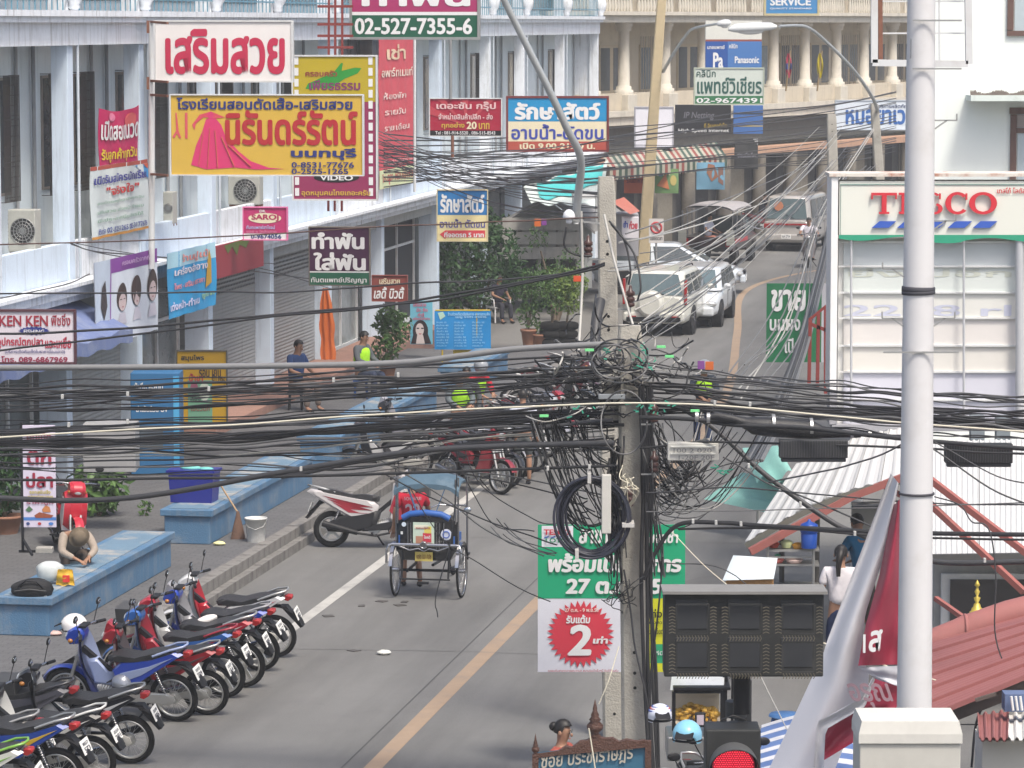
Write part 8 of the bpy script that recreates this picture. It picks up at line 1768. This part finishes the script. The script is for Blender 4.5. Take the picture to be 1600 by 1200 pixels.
jb = thing('junction_box', 'pale rectangular plastic junction box with vent slots right of the pole', 'junction box', P(1082, 720, 34.3)); jm = mat('box_pale', (.50, .49, .45), rough=.5, dirt=.3)
f = MB(); scr(f, 1043, 692, 1123, 720, 34.3, .12); f.obj('casing', jm, jb, world=True, bevel=.01)
f = MB(); scr(f, 1048, 697, 1118, 699, 34.28, .03); scr(f, 1048, 708, 1118, 710, 34.28, .03); f.obj('rib', mat('box_light', (.6, .6, .56)), jb, world=True)
wl(jb, '100 2 020', 1052, 700, 1112, 707, 34.29, mat('box_print', (.2, .2, .2)), .03); wl(jb, '1-20F 20F', 1060, 711, 1116, 718, 34.29, mat('box_print', (.2, .2, .2)), .03)
boxat('junction_box', 'narrow upright cream terminal box behind the coil', 'junction box', 940, 742, 955, 834, 34.2, .08, jm)
sp_ = thing('splice_closure', 'fat black cylindrical splice closure with silver clamp rings', 'splice closure', P(1250, 688, 34))
def tb(f, pts, rs):
    q = [P(*p) for p in pts]; secs = []
    for p, r_ in zip(q, rs): secs.append([p+Vector((0, r_*cos(2*pi*j/14), r_*sin(2*pi*j/14))) for j in range(14)])
    f.loft(secs)
f = MB(); tb(f, [(1108, 652, 34), (1120, 650, 34), (1150, 656, 34), (1165, 662, 34), (1175, 665, 34), (1200, 667, 34), (1270, 672, 34), (1285, 675, 34), (1325, 678, 34), (1345, 679, 34)], (.03, .045, .045, .06, .085, .095, .095, .06, .035, .03)); f.obj('sleeve', mat('sleeve_black', (.02, .02, .022), rough=.5, bump=.3), sp_, world=True)
for x, r_ in ((1089, .05), (1107, .05), (1209, .1), (1268, .1), (1332, .038), (1360, .035), (1384, .035)):
    f = MB(); c_ = P(x, 652+(x-1100)*.10 if x < 1300 else 678, 34); tb(f, [(x-2.5, 600, 34), (x+2.5, 600, 34)], (r_, r_)); 
    for v in f.v: v.z += c_.z-P(x, 600, 34).z
    f.obj('clamp_ring', alu, sp_, world=True)
for x0, y0, x1, y1, lb in ((1218, 688, 1325, 722, 'ribbed rectangular splice box hanging left of the white pole'), (1477, 694, 1583, 730, 'ribbed rectangular splice box hanging right of the white pole')):
    e = thing('splice_closure', lb, 'splice closure', P((x0+x1)/2, y1, 33.8)); f = MB(); scr(f, x0, y0, x1, y1-6, 33.8, .14); scr(f, x0+3, y1-6, x1-3, y1, 33.82, .10)
    f.obj('casing', mat('splice_grey', (.045, .047, .05), rough=.6), e, world=True, bevel=.008)
    f = MB()
    for i in range(26): x = x0+2+i*(x1-x0-4)/25; scr(f, x-.5, y0+1, x+.5, y1-7, 33.785, .02)
    f.obj('rib', mat('splice_rib', (.07, .07, .075), rough=.6), e, world=True)
# cable ties, markers
for i, (x, y) in enumerate(((97, 620), (199, 616), (326, 608), (107, 664), (199, 659), (470, 733), (856, 732), (921, 730), (1083, 815), (1119, 817), (1158, 819), (1117, 630), (1172, 632), (521, 594), (622, 586), (1251, 788), (1336, 834), (1170, 728), (1539, 876))):
    d = (LD(x) if x < 980 else 35-(x-980)/620*1.5)-1.15; boxat('cable_tie', 'small white tag clipped round a cable', 'cable tie', x-2, y-3.5, x+2, y+3.5, d, .05, mat('tag_white', (.42, .42, .40)), .004)['group'] = 'white tags on the cables'
for i, (x0, y0, x1, y1, m_, lb) in enumerate(((835, 342, 845, 354, 'b86030', 'orange half of the marker flag on the upper left wire'), (846, 342, 854, 352, '744080', 'purple half of the marker flag on the upper left wire'), (1090, 564, 1101, 577, '744080', 'purple half of the marker flag right of the pole head'), (1102, 565, 1115, 578, 'b86030', 'orange half of the marker flag right of the pole head'), (896, 431, 908, 440, 'c85030', 'orange tag on the conduit beside the tan pole'))):
    boxat('marker_flag', lb, 'marker flag', x0, y0, x1, y1, 34.4 if i > 1 and i < 4 else 37.5, .01, mat('marker_'+m_, m_, rough=.6), .002)
gm = mat('wrap_green', (.05, .33, .22), rough=.6, var=.3); f = MB()
for i in range(70):
    cx, cy = rt.choice(((953, 545), (1005, 548), (1003, 568), (990, 636), (1040, 636), (1020, 640), (912, 638), (1128, 735), (950, 550)))
    x, y = cx+rt.gauss(0, 9), cy+rt.gauss(0, 5); p = P(x, y, 34.2+rt.random()*.3); f.bar(p, p+Vector((rt.uniform(-.07, .07), 0, rt.uniform(-.03, .03))), .012)
f.obj('green_ties', gm, kind='stuff', label='green plastic ties scattered through the cable tangle', cat='plastic ties')
for (x, y) in ((921, 547), (1033, 542), (1046, 557), (850, 650), (1086, 642)):
    boxat('cable_sleeve', 'short bright green sleeve on a cable near the pole head', 'cable sleeve', x-7, y-2, x+7, y+2, 34.0, .02, mat('sleeve_green', (.18, .65, .25), rough=.5), .002)['group'] = 'bright green cable sleeves'
f = MB()
for i in range(9): x0 = 975+rt.uniform(-4, 4); p = [P(x0, 735+rt.uniform(-8, 30), 34.5), P(x0+rt.uniform(-12, 20), 745+rt.uniform(-10, 20), 34.3), P(x0+rt.uniform(-5, 25), 765+rt.uniform(-20, 30), 34.4), P(x0+5, 795, 34.5)]; f.tube(spline(p, 5), .006, 5)
f.obj('cord_ends', cabm[4], label='frayed cream cord ends on the foreground pole', cat='cord')
boxat('concrete_block', 'square broken topped concrete block behind the cable tangle', 'block', 944, 592, 968, 668, 35.0, .15, conp)
boxat('crossarm', 'short grey steel crossarm at the head of the foreground pole', 'crossarm', 935, 616, 977, 624, 34.5, .06, gal)
